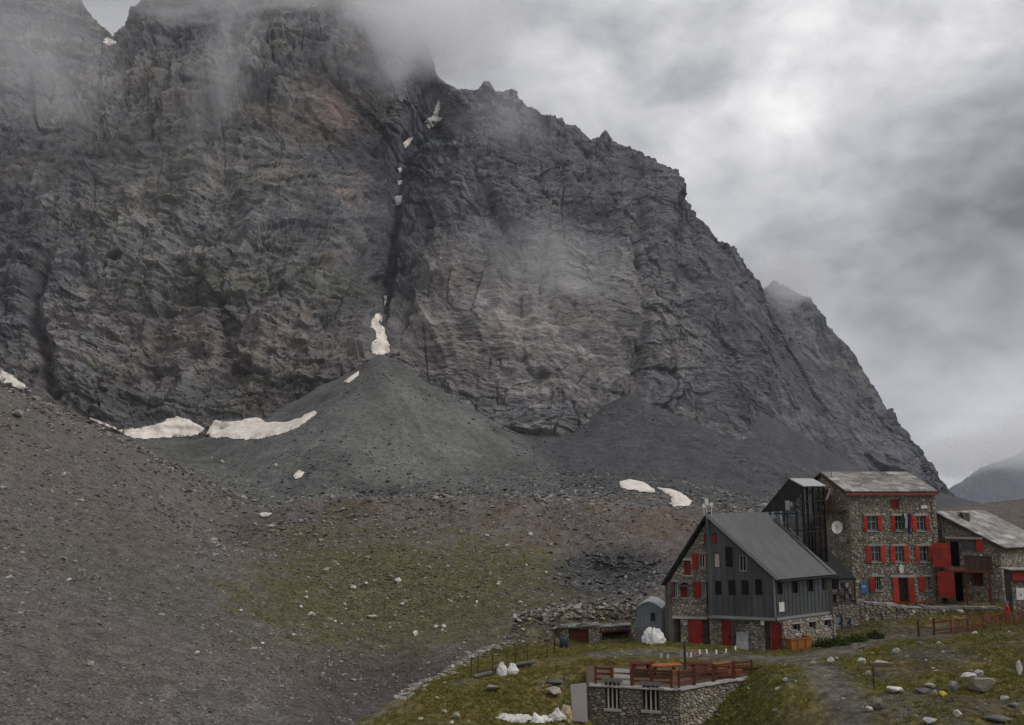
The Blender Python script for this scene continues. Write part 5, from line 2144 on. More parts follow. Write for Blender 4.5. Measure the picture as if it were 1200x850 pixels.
def picnic_table(loc, rz, L, mat, label):
    root = empty('picnic_table', loc, label, 'table', 'picnic tables on the terrace', rz)
    M = Matrix.Translation(loc) @ Matrix.Rotation(rz, 4, 'Z')

    def bx(name, c, sx, sy, sz):
        m = MB()
        m.box(c, sx, sy, sz)
        m.v = [tuple(M @ Vector(v)) for v in m.v]
        return m.build(name, mat, root)
    for k in range(4):
        bx('plank', (0, -.3 + k * .2, .72), L, .18, .05)
    for s in (-1, 1):
        for k in range(2):
            bx('seat_plank', (0, s * (.62 + k * .16), .43), L, .14, .05)
        bx('crossbar', (s * (L / 2 - .3), 0, .36), .08, 1.5, .07)
        for t in (-1, 1):
            m = MB()
            m.beam(Vector((s * (L / 2 - .36), t * .25, .72)), Vector((s * (L / 2 - .36), t * .6, 0)), .09, .06)
            m.v = [tuple(M @ Vector(v)) for v in m.v]
            m.build('leg', mat, root)


picnic_table(P(781, 783, 57.2).xy.to_3d() + Vector((0, 0, .01)), .15, 1.9, M_ORANGE, 'orange wooden picnic table behind the middle of the terrace fence')
picnic_table(P(850, 781, 57.4).xy.to_3d() + Vector((0, 0, .01)), .25, 1.6, M_ORANGE, 'orange wooden picnic table nearest the right end of the fence')
picnic_table(P(752, 782, 57.6).xy.to_3d() + Vector((0, 0, .01)), .05, 1.6, M_REDWOOD, 'dark red picnic table behind the white boards of the fence')
picnic_table(P(820, 781, 57.6).xy.to_3d() + Vector((0, 0, .01)), -.1, 1.5, M_REDWOOD, 'dark red picnic table between the two orange ones')


def bunting(name, pts, flags, label, post=None):
    root = empty(name, Vector((pts[0].x, pts[0].y, gz(pts[0].x, pts[0].y))), label, 'bunting')
    r = random.Random(len(flags))
    line = []
    for a, b in zip(pts[:-1], pts[1:]):
        for k in range(8):
            t = k / 8
            line.append(a.lerp(b, t) - Vector((0, 0, .22 * 4 * t * (1 - t) * min(1, (b - a).length / 3))))
    line.append(pts[-1])
    m = MB()
    m.tube(line, .012, 5)
    m.build('string', M_CABLE, root)
    n = len(line) - 1
    for k, col in enumerate(flags):
        f = (k + .5) / len(flags) * n
        i = int(f)
        q = line[i].lerp(line[i + 1], f - i)
        d = (line[i + 1] - line[i]).normalized()
        m = MB()
        w, h = .2, .3
        nn = Vector((d.y, -d.x, 0)) * .04 * r.uniform(-1.5, 1.5)
        m.add([q - d * w * .5, q + d * w * .5, q + d * w * .42 + Vector((0, 0, -h)) + nn, q - d * w * .42 + Vector((0, 0, -h * 1.05)) + nn * 1.6], [(0, 1, 2, 3)])
        m.build('pennant', col, root)
    return root


FLAGW = plain('white_flag_cloth', (.60, .58, .56), .85, .15, .15)
FLAGR = plain('pale_red_flag_cloth', (.42, .16, .12), .85, .15, .15)
b0 = bunting('prayer_flags', [P(771, 764, 60.2), P(802.5, 764, 59.4), P(822, 759.5, 60.6), P(867, 754.5, 63.2)],
             [FLAGW, FLAGW, FLAGR, FLAGW, FLAGW, FLAGW, FLAGR, FLAGW, FLAGW, FLAGW, FLAGW, FLAGW], 'string of white pennants above the terrace in front of the annex')
q = P(802.5, 764, 59.4)
m = MB()
m.tube([(q.x, q.y, gz(q.x, q.y) - .1), (q.x, q.y, q.z + .5), (q.x, q.y, q.z + .62)], [.09, .08, .03], 8)
m.build('post', M_BROWNWOOD, b0)
bunting('prayer_flags', [P(712, 708, 76.0), P(746, 708, 69.0)], [FLAGW] * 5, 'short string of white flags between the outcrop and the shed')


# ------------------------------------------------------------------ small sheet metal shed
def shed():
    c = P(761, 753, 68.0)
    SFc = Fac.px((745.5, 730, 67.8), (776.5, 730, 67.2))
    g = min(gz(SFc.A.x, SFc.A.y), gz(SFc.B.x, SFc.B.y))
    root = empty('metal_shed', Vector((c.x, c.y, g)), 'narrow blue grey metal shed with a curved roof beside the annex', 'shed')
    zE = SFc.hit(760, 713)[1]
    zT = SFc.hit(760, 705.5)[1]
    n = 10
    arc = [(SFc.L * (1 - k / n), zE + (zT - zE) * math.sin(math.pi * k / n)) for k in range(n + 1)]
    poly = [(0, g - .3), (SFc.L, g - .3)] + arc
    dep = -SFc.n * 2.6
    m = MB()
    m.prism([SFc.pt(*p) for p in poly][::-1], dep)
    m.build('body', M_SHED, root)
    m = MB()
    k = .1
    r = SFc.rect(762.5, 768, 718, 728)
    while k < SFc.L:
        zt = zE + (zT - zE) * math.sin(math.pi * k / SFc.L) - .05
        if r[0] - .04 < k < r[1] + .04:
            SFc.box(m, k - .025, k + .025, g, r[2] - .08, .002, .03)
            SFc.box(m, k - .025, k + .025, r[3] + .08, zt, .002, .03)
        else:
            SFc.box(m, k - .025, k + .025, g, zt, .002, .03)
        k += .26
    m.build('corrugation', M_SHED, root)['kind'] = 'stuff'
    m = MB()
    tin = plain('lit_tin_roof', (.40, .41, .41), .45, .5, .2)  # paler than the body: light on the curved top put into the colour
    for (a, b) in zip(arc[:-1], arc[1:]):
        p0, p1 = SFc.pt(a[0], a[1] + .01, .12), SFc.pt(b[0], b[1] + .01, .12)
        m.prism([p0, p1, p1 + Vector((0, 0, .05)), p0 + Vector((0, 0, .05))], dep * 1.1)
    m.build('roof', tin, root)
    m = MB()
    SFc.box(m, r[0] - .05, r[1] + .05, r[2] - .05, r[3] + .05, .032, .06)
    w = m.build('window', M_SHED, root)
    m = MB()
    SFc.box(m, *r, .062, .066)
    m.build('pane', M_PANE, w)


shed()


# ------------------------------------------------------------------ stone hut dug into the outcrop
def rock_hut():
    HF = Fac.px((654, 750, 70.3), (702, 750, 69.9))
    g = min(gz(*HF.A.xy), gz(*HF.B.xy)) - .4
    root = empty('rock_hut', HF.pt(HF.L / 2, g, -1), 'little dry stone hut with a dark red door under the outcrop', 'hut')
    zt = HF.hit(680, 733)[1]
    d = HF.rect(667, 691, 736, 759)
    d = (d[0], d[1] - .1, g + .4, d[3] - .08)
    out = [(0, g), (HF.L, g), (HF.L, zt - .05), (HF.L * .6, zt + .12), (0.2, zt - .35)]
    wall('front_wall', HF, out, [d], M_MORTAR, root, .5)
    stonework(HF, out, [d], root, M_STONE, .22, .36, seed=81, gain=1.0)
    door(HF, (d[0], (d[0] + d[1]) / 2 - .01, d[2], d[3]), root, M_REDWOOD, .2)
    door(HF, ((d[0] + d[1]) / 2 + .01, d[1], d[2], d[3]), root, M_REDWOOD, .14)
    for A_, B_ in ((HF.B, HF.B - HF.n * 3), (HF.A - HF.n * 3, HF.A)):
        F = Fac(A_, B_)
        o2 = [(0.003, g), (F.L - .003, g), (F.L - .003, zt - .1), (0.003, zt - .1)]
        wall('side_wall', F, o2, [], M_MORTAR, root, .4)
        stonework(F, o2, [], root, M_STONE, .24, .4, seed=83, gain=.8)
    slabs('roof_slab', HF.pt(.1, zt - .3, .12), HF.pt(HF.L, zt - .03, .12), HF.pt(HF.L, zt + .06, -.9), HF.pt(.1, zt - .2, -.9), root, M_SLATE, 2, .6, .1, 44, gain=.6)
    # dark second opening with a slab lintel
    NF = Fac.px((703, 750, 70.4), (740, 748, 71.0))
    g2 = min(gz(*NF.A.xy), gz(*NF.B.xy)) - .4
    nz = NF.hit(720, 735)[1]
    n_root = empty('rock_shelter', NF.pt(NF.L / 2, g2, -1), 'dark open stone shelter between the red doored hut and the metal shed', 'shelter')
    o = NF.rect(706, 736, 741, 753)
    o = (o[0], o[1], g2 + .35, o[3])
    out = [(0.003, g2), (NF.L, g2), (NF.L, nz), (0.003, nz)]
    wall('front_wall', NF, out, [o], M_MORTAR, n_root, .6)
    stonework(NF, out, [o], n_root, M_STONE, .24, .4, seed=85, gain=1.0)
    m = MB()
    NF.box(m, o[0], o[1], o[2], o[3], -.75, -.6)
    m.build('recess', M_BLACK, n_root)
    m = MB()
    NF.box(m, o[0] - .2, o[1] + .2, o[3] + .003, o[3] + .16, -.3, .12)
    m.build('lintel', M_REDWOOD, n_root)
    slabs('roof_slab', NF.pt(0, nz - .03, .12), NF.pt(NF.L, nz + .05, .12), NF.pt(NF.L, nz + .12, -.8), NF.pt(0, nz + .05, -.8), n_root, M_SLATE, 2, .7, .1, 45, gain=.6)
    # dark barrel by the door
    q = P(661, 764, 69.2)
    zq = gz(q.x, q.y)
    m = MB()
    m.tube([(q.x, q.y, zq - .05), (q.x, q.y, zq + .06), (q.x, q.y, zq + .36), (q.x, q.y, zq + .66), (q.x, q.y, zq + .72)], [.29, .33, .35, .33, .29], 14)
    t = m.build('barrel', M_TEAL, None, True)
    tag(t, 'dark teal plastic barrel at the rock hut door', 'barrel')


rock_hut()
# ------------------------------------------------------------------ where a line of sight meets the ground
def hits(pxs, pys, d0=34, d1=640, n=420):
    pxs, pys = np.asarray(pxs, float), np.asarray(pys, float)
    n = 72
    d = np.geomspace(d0, d1, n)
    u, v = (pxs - 600) / 1000, (425 - pys) / 1000
    dy = math.cos(PITCH) - v * math.sin(PITCH)
    dz = math.sin(PITCH) + v * math.cos(PITCH)
    X = (u / dy)[:, None] * d[None]
    Y = np.repeat(d[None], len(u), 0)
    Z = ZC + (dz / dy)[:, None] * d[None]
    below = Z < ground(X, Y, detail=False)
    i = np.where(below.any(1), below.argmax(1), n - 1)
    lo, hi = d[np.maximum(i - 1, 0)] * .97, d[i] * 1.05
    for k in range(8):
        m = (lo + hi) / 2
        g = ground(u / dy * m, m)
        bl = ZC + dz / dy * m < g
        hi = np.where(bl, m, hi)
        lo = np.where(bl, lo, m)
    x, y = u / dy * hi, hi
    return np.stack([x, y, ground(x, y)], -1)


# ------------------------------------------------------------------ angular rock shapes shared by all stones
def rock_mesh(name, seed, flat=.7, col=(.25, .24, .22), n=16, bevel=True, rough=0.0):
    r = random.Random(seed)
    bm = bmesh.new()
    for k in range(n):
        a, b = r.uniform(0, 2 * math.pi), math.acos(r.uniform(-1, 1))
        q = r.uniform(.72, 1.0)
        bm.verts.new((q * math.sin(b) * math.cos(a), q * math.sin(b) * math.sin(a) * r.uniform(.75, 1), q * math.cos(b) * flat))
    res = bmesh.ops.convex_hull(bm, input=bm.verts)
    bmesh.ops.delete(bm, geom=[e for e in res['geom_interior'] if isinstance(e, bmesh.types.BMVert)], context='VERTS')
    if bevel:
        bmesh.ops.bevel(bm, geom=list(bm.edges), offset=.09, segments=1, affect='EDGES', clamp_overlap=True)
    if rough:
        bmesh.ops.triangulate(bm, faces=bm.faces)
        bmesh.ops.subdivide_edges(bm, edges=list(bm.edges), cuts=2, use_grid_fill=True)
        co = np.array([v.co for v in bm.verts])
        dn = rough * (ridged(co[:, 0] * 2.2, co[:, 1] * 2.2, co[:, 2] * 4, 3, .6, seed=seed) + .6 * np.round(2 * vnoise(co[:, 0] * 1.8, co[:, 1] * 1.8, co[:, 2] * 5, seed + 3)) / 2)
        for v, k_ in zip(bm.verts, dn):
            v.co = v.co * (1 + k_)
    bmesh.ops.recalc_face_normals(bm, faces=bm.faces)
    me = bpy.data.meshes.new(name)
    bm.to_mesh(me)
    bm.free()
    a = me.color_attributes.new('Col', 'FLOAT_COLOR', 'POINT')
    a.data.foreach_set('color', np.tile(np.array([*col, 1], np.float32), len(me.vertices)))
    return me


M_BOULDER = vcol_mat('boulder_stone', .35, 1.6, 5.0, .6, .06, .93, rnd=True)
PALE, WARM, GREYR, DARKR = (.40, .385, .35), (.29, .25, .205), (.24, .235, .225), (.15, .148, .14)
ROCKS = {c: [rock_mesh('rock', 10 * i + j, .62, col, 14, True, .10) for j in range(5)] for i, (c, col) in enumerate((('pale', PALE), ('warm', WARM), ('grey', GREYR), ('dark', DARKR)))}
SLABS = {c: [rock_mesh('slab', 200 + 10 * i + j, .26, col, 13, True, .08) for j in range(3)] for i, (c, col) in enumerate((('pale', PALE), ('warm', WARM), ('grey', GREYR), ('dark', DARKR)))}
_rk = random.Random(77)


def boulder(q, sx, sz, tone, label, group=None, slab=False, sink=.3, sy=None, rz=None, cat='boulder', name='boulder', rx=0.0, ry=0.0):
    me = _rk.choice((SLABS if slab else ROCKS)[tone])
    o = bpy.data.objects.new(name, me)
    if not me.materials:
        me.materials.append(M_BOULDER)
    COL.objects.link(o)
    fl = .26 if slab else .62
    o.scale = (sx / 2, (sy or sx * _rk.uniform(.7, 1.0)) / 2, sz / 2 / fl)
    o.rotation_euler = (rx, ry, _rk.uniform(0, 6.28) if rz is None else rz)
    o.location = (q[0], q[1], q[2] + sz * (.5 - sink))
    return tag(o, label, cat, group)


# the pale boulders strewn over the bowl: photo position, width in photo pixels, tone
BOWL = [(382, 672, 13, 'warm'), (377, 696, 8, 'pale'), (467, 683, 10, 'pale'), (436, 725, 17, 'warm'), (471, 710, 8, 'pale'), (475, 706, 6, 'pale'),
        (308, 709, 8, 'pale'), (282, 717, 6, 'pale'), (352, 713, 8, 'pale'), (359, 702, 6, 'pale'), (359, 695, 5, 'pale'), (348, 707, 6, 'grey'), (365, 722, 8, 'pale'),
        (404, 710, 6, 'pale'), (414, 691, 9, 'pale'), (429, 706, 6, 'pale'), (429, 685, 6, 'pale'), (463, 723, 5, 'pale'), (494, 719, 5, 'pale'), (494, 725, 5, 'pale'),
        (487, 745, 9, 'pale'), (511, 736, 6, 'pale'), (520, 736, 7, 'pale'), (518, 740, 5, 'pale'), (457, 737, 5, 'pale'), (412, 734, 6, 'grey'), (393, 730, 5, 'pale'), (320, 618, 7, 'pale'),
        (504, 667, 6, 'pale'), (574, 675, 8, 'pale'), (584, 686, 6, 'pale'), (565, 664, 6, 'grey'), (596, 676, 5, 'pale'), (617, 664, 6, 'pale'), (640, 672, 5, 'pale'), (547, 694, 5, 'pale'), (602, 712, 5, 'pale'),
        (610, 708, 6, 'pale'), (615, 712, 5, 'grey'), (559, 707, 5, 'pale'), (658, 703, 5, 'pale'), (536, 713, 5, 'grey'), (345, 745, 6, 'pale'), (308, 755, 6, 'pale'), (231, 767, 7, 'pale'), (105, 780, 7, 'pale'), (107, 780, 8, 'pale'),
        (130, 783, 6, 'grey'), (40, 807, 7, 'pale'), (10, 678, 8, 'pale'), (81, 681, 7, 'pale'), (87, 732, 8, 'grey'), (363, 841, 8, 'grey'), (415, 798, 6, 'pale'), (341, 783, 6, 'grey'), (55, 530, 5, 'pale'), (75, 557, 6, 'pale'), (20, 490, 16, 'grey'), (172, 612, 6, 'grey'),
        (250, 635, 10, 'warm'), (262, 645, 8, 'warm'), (448, 630, 7, 'grey'), (322, 653, 6, 'grey'), (392, 641, 5, 'pale'), (352, 628, 7, 'warm'), (247, 538, 6, 'pale'), (260, 543, 8, 'grey'), (323, 547, 6, 'pale'), (442, 617, 6, 'grey'), (540, 625, 6, 'pale'), (571, 629, 6, 'warm'), (594, 640, 5, 'pale'), (622, 627, 6, 'pale'), (646, 640, 5, 'pale')]
hp = hits([b[0] for b in BOWL], [b[1] for b in BOWL], 60, 640)
SPECIAL = {0: 'large dark edged brown boulder at the top of the green bowl', 2: 'pale pointed boulder on the right of the green bowl',
           1: 'pale triangular boulder just below the large brown one', 3: 'broad flat brown boulder low in the green bowl', 20: 'pale boulder at the lower right rim of the green bowl'}
MARKS = [(382, 672, 'the large brown boulder'), (467, 683, 'the pale pointed boulder'), (436, 725, 'the broad flat boulder'), (487, 745, 'the boulder on the lower rim'), (595, 690, 'the right slope of the bowl'), (308, 709, 'the left slope of the bowl')]


def place_words(px, py, w, tone):
    size = 'largish' if w > 7 else 'small' if w > 5 else 'tiny'
    mx_, my_, nm = min(MARKS, key=lambda m_: math.hypot(px - m_[0], py - m_[1]))
    dx, dy = px - mx_, py - my_
    if 'slope' in nm:
        side = 'high on' if dy < -10 else 'low on' if dy > 10 else 'midway on'
    else:
        side = ('left of' if dx < 0 else 'right of') if abs(dx) > abs(dy) else ('above' if dy < 0 else 'below')
    return '%s %s stone %s %s' % (size, tone, side, nm)


for i, (b, q) in enumerate(zip(BOWL, hp)):
    w = b[2] * q[1] / 1000 * _rk.uniform(.95, 1.25)
    if b[0] < 240:
        gr = 'stones standing out on the left scree'
        third = 'at the top' if b[1] < 620 else 'in the middle' if b[1] < 740 else 'near the bottom'
        side = 'far left' if b[0] < 60 else 'left' if b[0] < 120 else 'inner'
        lb = '%s %s stone %s of the %s scree slope' % ('larger' if b[2] > 7 else 'small', b[3], third, side)
    elif b[1] < 655:
        gr = 'blocks along the moraine rim'
        lb = '%s %s block on the %s part of the moraine rim' % ('larger' if b[2] > 6 else 'small', b[3], 'left' if b[0] < 340 else 'middle' if b[0] < 500 else 'right')
    else:
        gr = 'boulders strewn over the bowl'
        lb = place_words(b[0], b[1], b[2], b[3])
    if i in SPECIAL:
        lb = SPECIAL[i]
    boulder(q, w, w * (.75 if i != 3 else .45), b[3], lb, gr, sink=.25)
# blocks crowding the rim
rr_ = np.random.default_rng(5)
n = 70
bx, by = rr_.uniform(230, 660, n), 0
by = np.interp(bx, [230, 300, 450, 560, 660], [650, 622, 598, 592, 600]) + rr_.normal(0, 7, n) + 4
q = hits(bx, by, 150, 500)
for i in range(n):
    w = rr_.uniform(3.5, 8) * q[i][1] / 1000
    tn = ['warm', 'grey', 'dark'][i % 3]
    lb = '%s %s %s among the rubble on the %s part of the moraine rim' % ('largish' if w > 1.6 else 'small', {'warm': 'brown', 'grey': 'grey', 'dark': 'dark'}[tn], 'slab' if i % 2 == 0 else 'block', 'far left' if bx[i] < 310 else 'left' if bx[i] < 400 else 'middle' if bx[i] < 490 else 'right' if bx[i] < 580 else 'far right')
    boulder(q[i], w * 1.3, w * .6, tn, lb, 'blocks along the moraine rim', slab=(i % 2 == 0))

# boulders and slabs on the near hill
NEARB = [
    (1010, 775, 11, 8, 'pale', 0, 'whitish stone at the left end of the brown slab table'), (1033, 778, 32, 9, 'warm', 1, 'long brown slab resting on stones beside the path'),
    (1018, 789, 10, 8, 'warm', 0, 'pinkish stone propping the long brown slab'), (1029, 789, 8, 7, 'warm', 0, 'small squarish pink stone right of the thin post'),
    (1047, 808, 32, 8, 'pale', 1, 'long pale flat slab below the brown slab table'), (1082, 809, 20, 7, 'dark', 1, 'dark flat slab left of the yellow marked stone'),
    (1090, 803, 15, 6, 'pale', 1, 'pale slab lying on the dark flat slab'), (1096, 812, 8, 8, 'warm', 0, 'small pinkish rock touching the yellow marked stone'),
    (1150, 800, 40, 22, 'warm', 0, 'biggest brown boulder on the grass in the lower right'), (1136, 793, 20, 10, 'pale', 0, 'bright white rock on top of the biggest boulder'), (1147, 789, 13, 8, 'pale', 0, 'small white rock highest on the biggest boulder'),
    (1117, 803, 13, 12, 'grey', 0, 'grey rock between the biggest boulder and the dark slab'), (1029, 824, 20, 14, 'warm', 0, 'rough brown rock clump beside the paved path'), (1018, 831, 13, 7, 'pale', 1, 'pale slab at the foot of the rough brown rock clump'),
    (1090, 844, 17, 11, 'grey', 0, 'grey rock at the bottom edge under the grass strip'), (1122, 836, 11, 9, 'pale', 0, 'pale upright rock near the bottom edge'), (1170, 842, 34, 8, 'grey', 1, 'wide grey slab at the bottom right'),
    (1188, 826, 14, 6, 'grey', 1, 'grey slab on grass near the right edge'), (1176, 818, 18, 6, 'grey', 1, 'flat grey slab above the grass strip on the right'), (1195, 782, 9, 18, 'pale', 0, 'tall pale rock cut by the right edge'),
    (974, 774, 10, 9, 'pale', 0, 'round pale stone beside the path bend'), (980, 772, 6, 5, 'pale', 0, 'small pale stone next to the round one'), (952, 777, 10, 6, 'grey', 1, 'grey slab at the edge of the gravel path'),
    (920, 796, 6, 7, 'pale', 0, 'white pebble on the grass right of the terrace wall'), (911, 807, 6, 6, 'pale', 0, 'lower white pebble right of the terrace wall'), (908, 832, 6, 5, 'pale', 0, 'white pebble low on the grass below the path'),
    (1050, 762, 9, 9, 'pale', 0, 'pale stone under the middle of the right bank'), (1078, 754, 11, 6, 'pale', 1, 'pale slab at the foot of the first fence post'), (1100, 754, 6, 5, 'pale', 0, 'pale stone under the second fence post'),
    (650, 800, 22, 12, 'dark', 0, 'dark mossy boulder above the white sacks'), (649, 810, 21, 11, 'warm', 0, 'pale brown boulder under the dark mossy one'), (577, 806, 24, 7, 'warm', 1, 'flat pale slab in the left grass'),
    (535, 838, 10, 9, 'grey', 0, 'rounded grey stone low on the left grass'), (512, 818, 6, 4, 'pale', 0, 'small white stone high on the left grass'), (521, 834, 8, 5, 'grey', 0, 'small grey stone left of the rounded one'), (493, 842, 7, 4, 'pale', 0, 'pale stone near the left end of the grass'),
    (1125, 717, 12, 6, 'pale', 1, 'whitish slab on the bank under the red balcony'), (1142, 742, 9, 5, 'grey', 1, 'grey slab below the right fence'), (1012, 757, 8, 6, 'grey', 0, 'grey stone on the bank right of the bushes'),
]
q = hits([b[0] for b in NEARB], [b[1] + b[3] / 2 for b in NEARB], 34, 110)
NB = {}
for i, b in enumerate(NEARB):
    k = q[i][1] / 1000
    p = q[i].copy()
    if i in (9, 10):
        p = np.array(P(b[0], b[1] + b[3] / 2, q[8][1] - .1 + .1 * (i - 9)))
    if i in (0, 1):
        p[1] -= .1
        p = np.array(P(b[0], b[1] + b[3] / 2, p[1] if i else p[1]))
        p[1] += .5
        p = np.array(P(b[0], b[1] + b[3] / 2, q[2][1] + .15))
    NB[i] = boulder(p, b[2] * k * 1.05, b[3] * k * 1.1, b[4], b[6], 'rocks on the near hill', bool(b[5]), .12, rz=_rk.uniform(-.3, .3))
# yellow trail mark painted on a stone
m = MB()
p = hits([1104], [816], 34, 110)[0]
k = p[1] / 1000
o = boulder(p, 13 * k, 9 * k, 'warm', 'small rock with a yellow painted mark beside the grass strip', 'rocks on the near hill', False, .2, rz=.2)
me = o.data.copy()
o.data = me
cl = me.color_attributes['Col'].data
for vtx in me.vertices:
    if vtx.co.x > -.6 and vtx.co.z > -.4 and vtx.co.y < .5:
        cl[vtx.index].color = (.52, .40, .03, 1)

# ------------------------------------------------------------------ snow: lying on the rock and the talus
M_SNOW = None


def snow_material():
    t = NT('old_snow')
    a = t.noise(.16, 5, .6)
    b = t.noise(.55, 4, .65)
    c = t.mix(t.ramp(a, [(.4, 0.0), (.68, .9)]), (.84, .79, .73), (.58, .50, .42))
    c = t.mix(t.ramp(b, [(.52, 0.0), (.72, .7)]), c, (.42, .36, .30))
    return t.bsdf(c, .75, .25, t.noise(.5, 5, .6), .4, .4)


M_SNOW = snow_material()


def snow_patch(outline, label, thick=1.2, step=1.3, ray_objs=('mountain', 'ground'), edge=1.6):
    """Old snow: its outline laid onto the surface below, thinning to nothing at the edge."""
    xs, ys = [p[0] for p in outline], [p[1] for p in outline]
    gx = np.arange(min(xs) - 2, max(xs) + 2.01, step)
    gy = np.arange(min(ys) - 2, max(ys) + 2.01, step)
    X, Y = np.meshgrid(gx, gy, indexing='ij')
    wx = X + edge * fbm(X / 12, Y / 5, 0 * X, 3, .5, seed=8)
    wy = Y + edge * fbm(X / 12 + 9, Y / 5, 0 * X, 3, .5, seed=9)
    ins = in_poly(wx, wy, outline)
    dd = poly_dist(wx, wy, outline + outline[:1])
    dd = np.where(ins, dd, -dd)
    V = np.full(X.shape + (3,), np.nan)
    LF = np.zeros(X.shape)
    keep = dd > -step * 1.1
    o = Vector((0, 0, ZC))
    for i, j in zip(*np.where(keep)):
        best = None
        d = pix_dir(X[i, j], Y[i, j])
        for tr in TREES:
            h = tr.ray_cast(o, d)
            if h[0] is not None and (best is None or h[3] < best[3]):
                best = h
        if best is not None:
            lift = .45 + .45 * thick * min(1.0, max(-.25, dd[i, j] / (4.5 * step)))
            V[i, j] = best[0]
            LF[i, j] = lift
        else:
            keep[i, j] = False
    for it in range(12):                       # snow bridges the roughness below it
        acc, cnt = np.zeros(V.shape), np.zeros(X.shape)
        for a_, b_ in ((0, 0), (1, 0), (-1, 0), (0, 1), (0, -1)):
            Q = np.roll(V, (a_, b_), (0, 1))
            ok = keep & np.roll(keep, (a_, b_), (0, 1)) & ~np.isnan(Q[..., 0])
            acc[ok] += Q[ok]
            cnt[ok] += 1
        good = keep & (cnt >= 5)
        V[good] = acc[good] / cnt[good][:, None]
    V += np.array([0, -.55, .83]) * LF[..., None]
    idx = -np.ones(X.shape, int)
    idx[keep] = np.arange(keep.sum())
    f = np.stack([idx[:-1, :-1], idx[1:, :-1], idx[1:, 1:], idx[:-1, 1:]], -1).reshape(-1, 4)
    f = f[(f >= 0).all(1)]
    if len(f) == 0:
        return
    me = quad_mesh('snow_patch', V[keep], f)
    ob = link('snow_patch', me, M_SNOW)
    tag(ob, label, 'snow', 'old snow left on the mountain')
    return ob


def trees():
    from mathutils.bvhtree import BVHTree
    out = []
    for nm, cond in (('mountain', lambda px, py: (px > -20) & (px < 560) & (py > 20) & (py < 560)), ('ground', lambda px, py: (px > -20) & (px < 840) & (py < 700) & (py > 380))):
        me = bpy.data.objects[nm].data
        co = np.empty(len(me.vertices) * 3, np.float32)
        me.vertices.foreach_get('co', co)
        co = co.reshape(-1, 3).astype(float)
        px, py = to_pix(co[:, 0], co[:, 1], co[:, 2])
        ok = cond(px, py) & (co[:, 1] > 150)
        lp = np.empty(len(me.loops), np.int32)
        me.loops.foreach_get('vertex_index', lp)
        f = lp.reshape(-1, 4)
        f = f[ok[f].all(1)]
        use = np.unique(f)
        mp = np.zeros(len(co), int)
        mp[use] = np.arange(len(use))
        out.append(BVHTree.FromPolygons([tuple(v) for v in co[use]], [tuple(t) for t in mp[f]]))
    return out


TREES = trees()
SNOW = [
    ([(441, 369), (446, 367), (448, 374), (447, 380), (451, 388), (453, 398), (457, 405), (457, 413), (452, 416), (443, 416), (434, 411), (436, 403), (441, 398), (441, 388), (435, 384), (436, 377)], 'tall cream snow tongue filling the foot of the couloir', 2.0),
    ([(137, 504), (165, 503), (182, 500), (196, 492), (208, 489), (222, 492), (236, 500), (240, 503), (232, 510), (205, 513), (180, 514), (155, 512)], 'left of the two broad snow fields under the left cliff', 2.2),
    ([(241, 511), (252, 494), (266, 496), (284, 493), (300, 490), (312, 495), (330, 496), (350, 492), (368, 482), (371, 485), (350, 501), (330, 509), (300, 515), (268, 514)], 'right of the two broad snow fields with a thin tail', 2.2),
    ([(0, 433), (14, 441), (28, 452), (36, 459), (24, 456), (0, 447)], 'narrow snow strip at the left edge above the scree', 1.5),
    ([(105, 489), (120, 495), (136, 503), (126, 501), (108, 493)], 'thin snow streak on the rim left of the snow fields', 1.2),
    ([(403, 448), (412, 441), (421, 436), (420, 441), (408, 450)], 'small snow sliver on the upper left flank of the talus cone', 1.2),
    ([(344, 558), (350, 552), (357, 554), (354, 559), (346, 562)], 'lone white snow fleck on the grey talus', 1.0),
    ([(304, 604), (310, 602), (319, 603), (315, 606), (306, 606)], 'flat white snow fleck below the talus', .8),
    ([(726, 566), (738, 563), (754, 566), (767, 574), (768, 578), (745, 576), (728, 572)], 'left of the two snow patches below the second talus', 1.6),
    ([(770, 572), (785, 574), (800, 579), (811, 588), (805, 596), (794, 597), (785, 591), (788, 583)], 'curved snow patch nearest the grey house roof', 1.6),
    ([(463, 231), (471, 230), (470, 238), (466, 241), (464, 238)], 'bright snow fleck halfway up the couloir', 1.5),
    ([(473, 168), (480, 162), (484, 162), (480, 168), (475, 174)], 'small snow fleck in the upper couloir', 1.5),
    ([(498, 143), (506, 138), (511, 126), (514, 118), (516, 126), (513, 136), (518, 139), (510, 147), (503, 150)], 'forked snow patch below the summit notch', 1.8),
    ([(466, 213), (471, 212), (471, 216), (467, 217)], 'tiny snow spot above the bright couloir fleck', 1.0),
    ([(467, 198), (470, 197), (471, 202), (468, 203)], 'uppermost tiny snow spot in the couloir', 1.0),
    ([(450, 348), (453, 347), (453, 354), (451, 358)], 'tiny snow spot just above the snow tongue', 1.0),
    ([(120, 50), (126, 44), (137, 50), (128, 54)], 'small snow scrap in the notch beside the left peak', 2.0),
]
for ol, lb, th in SNOW:
    small = (max(p[0] for p in ol) - min(p[0] for p in ol)) < 20
    snow_patch(ol, lb, th, .6 if small else .8, edge=.8 if small else 1.8)


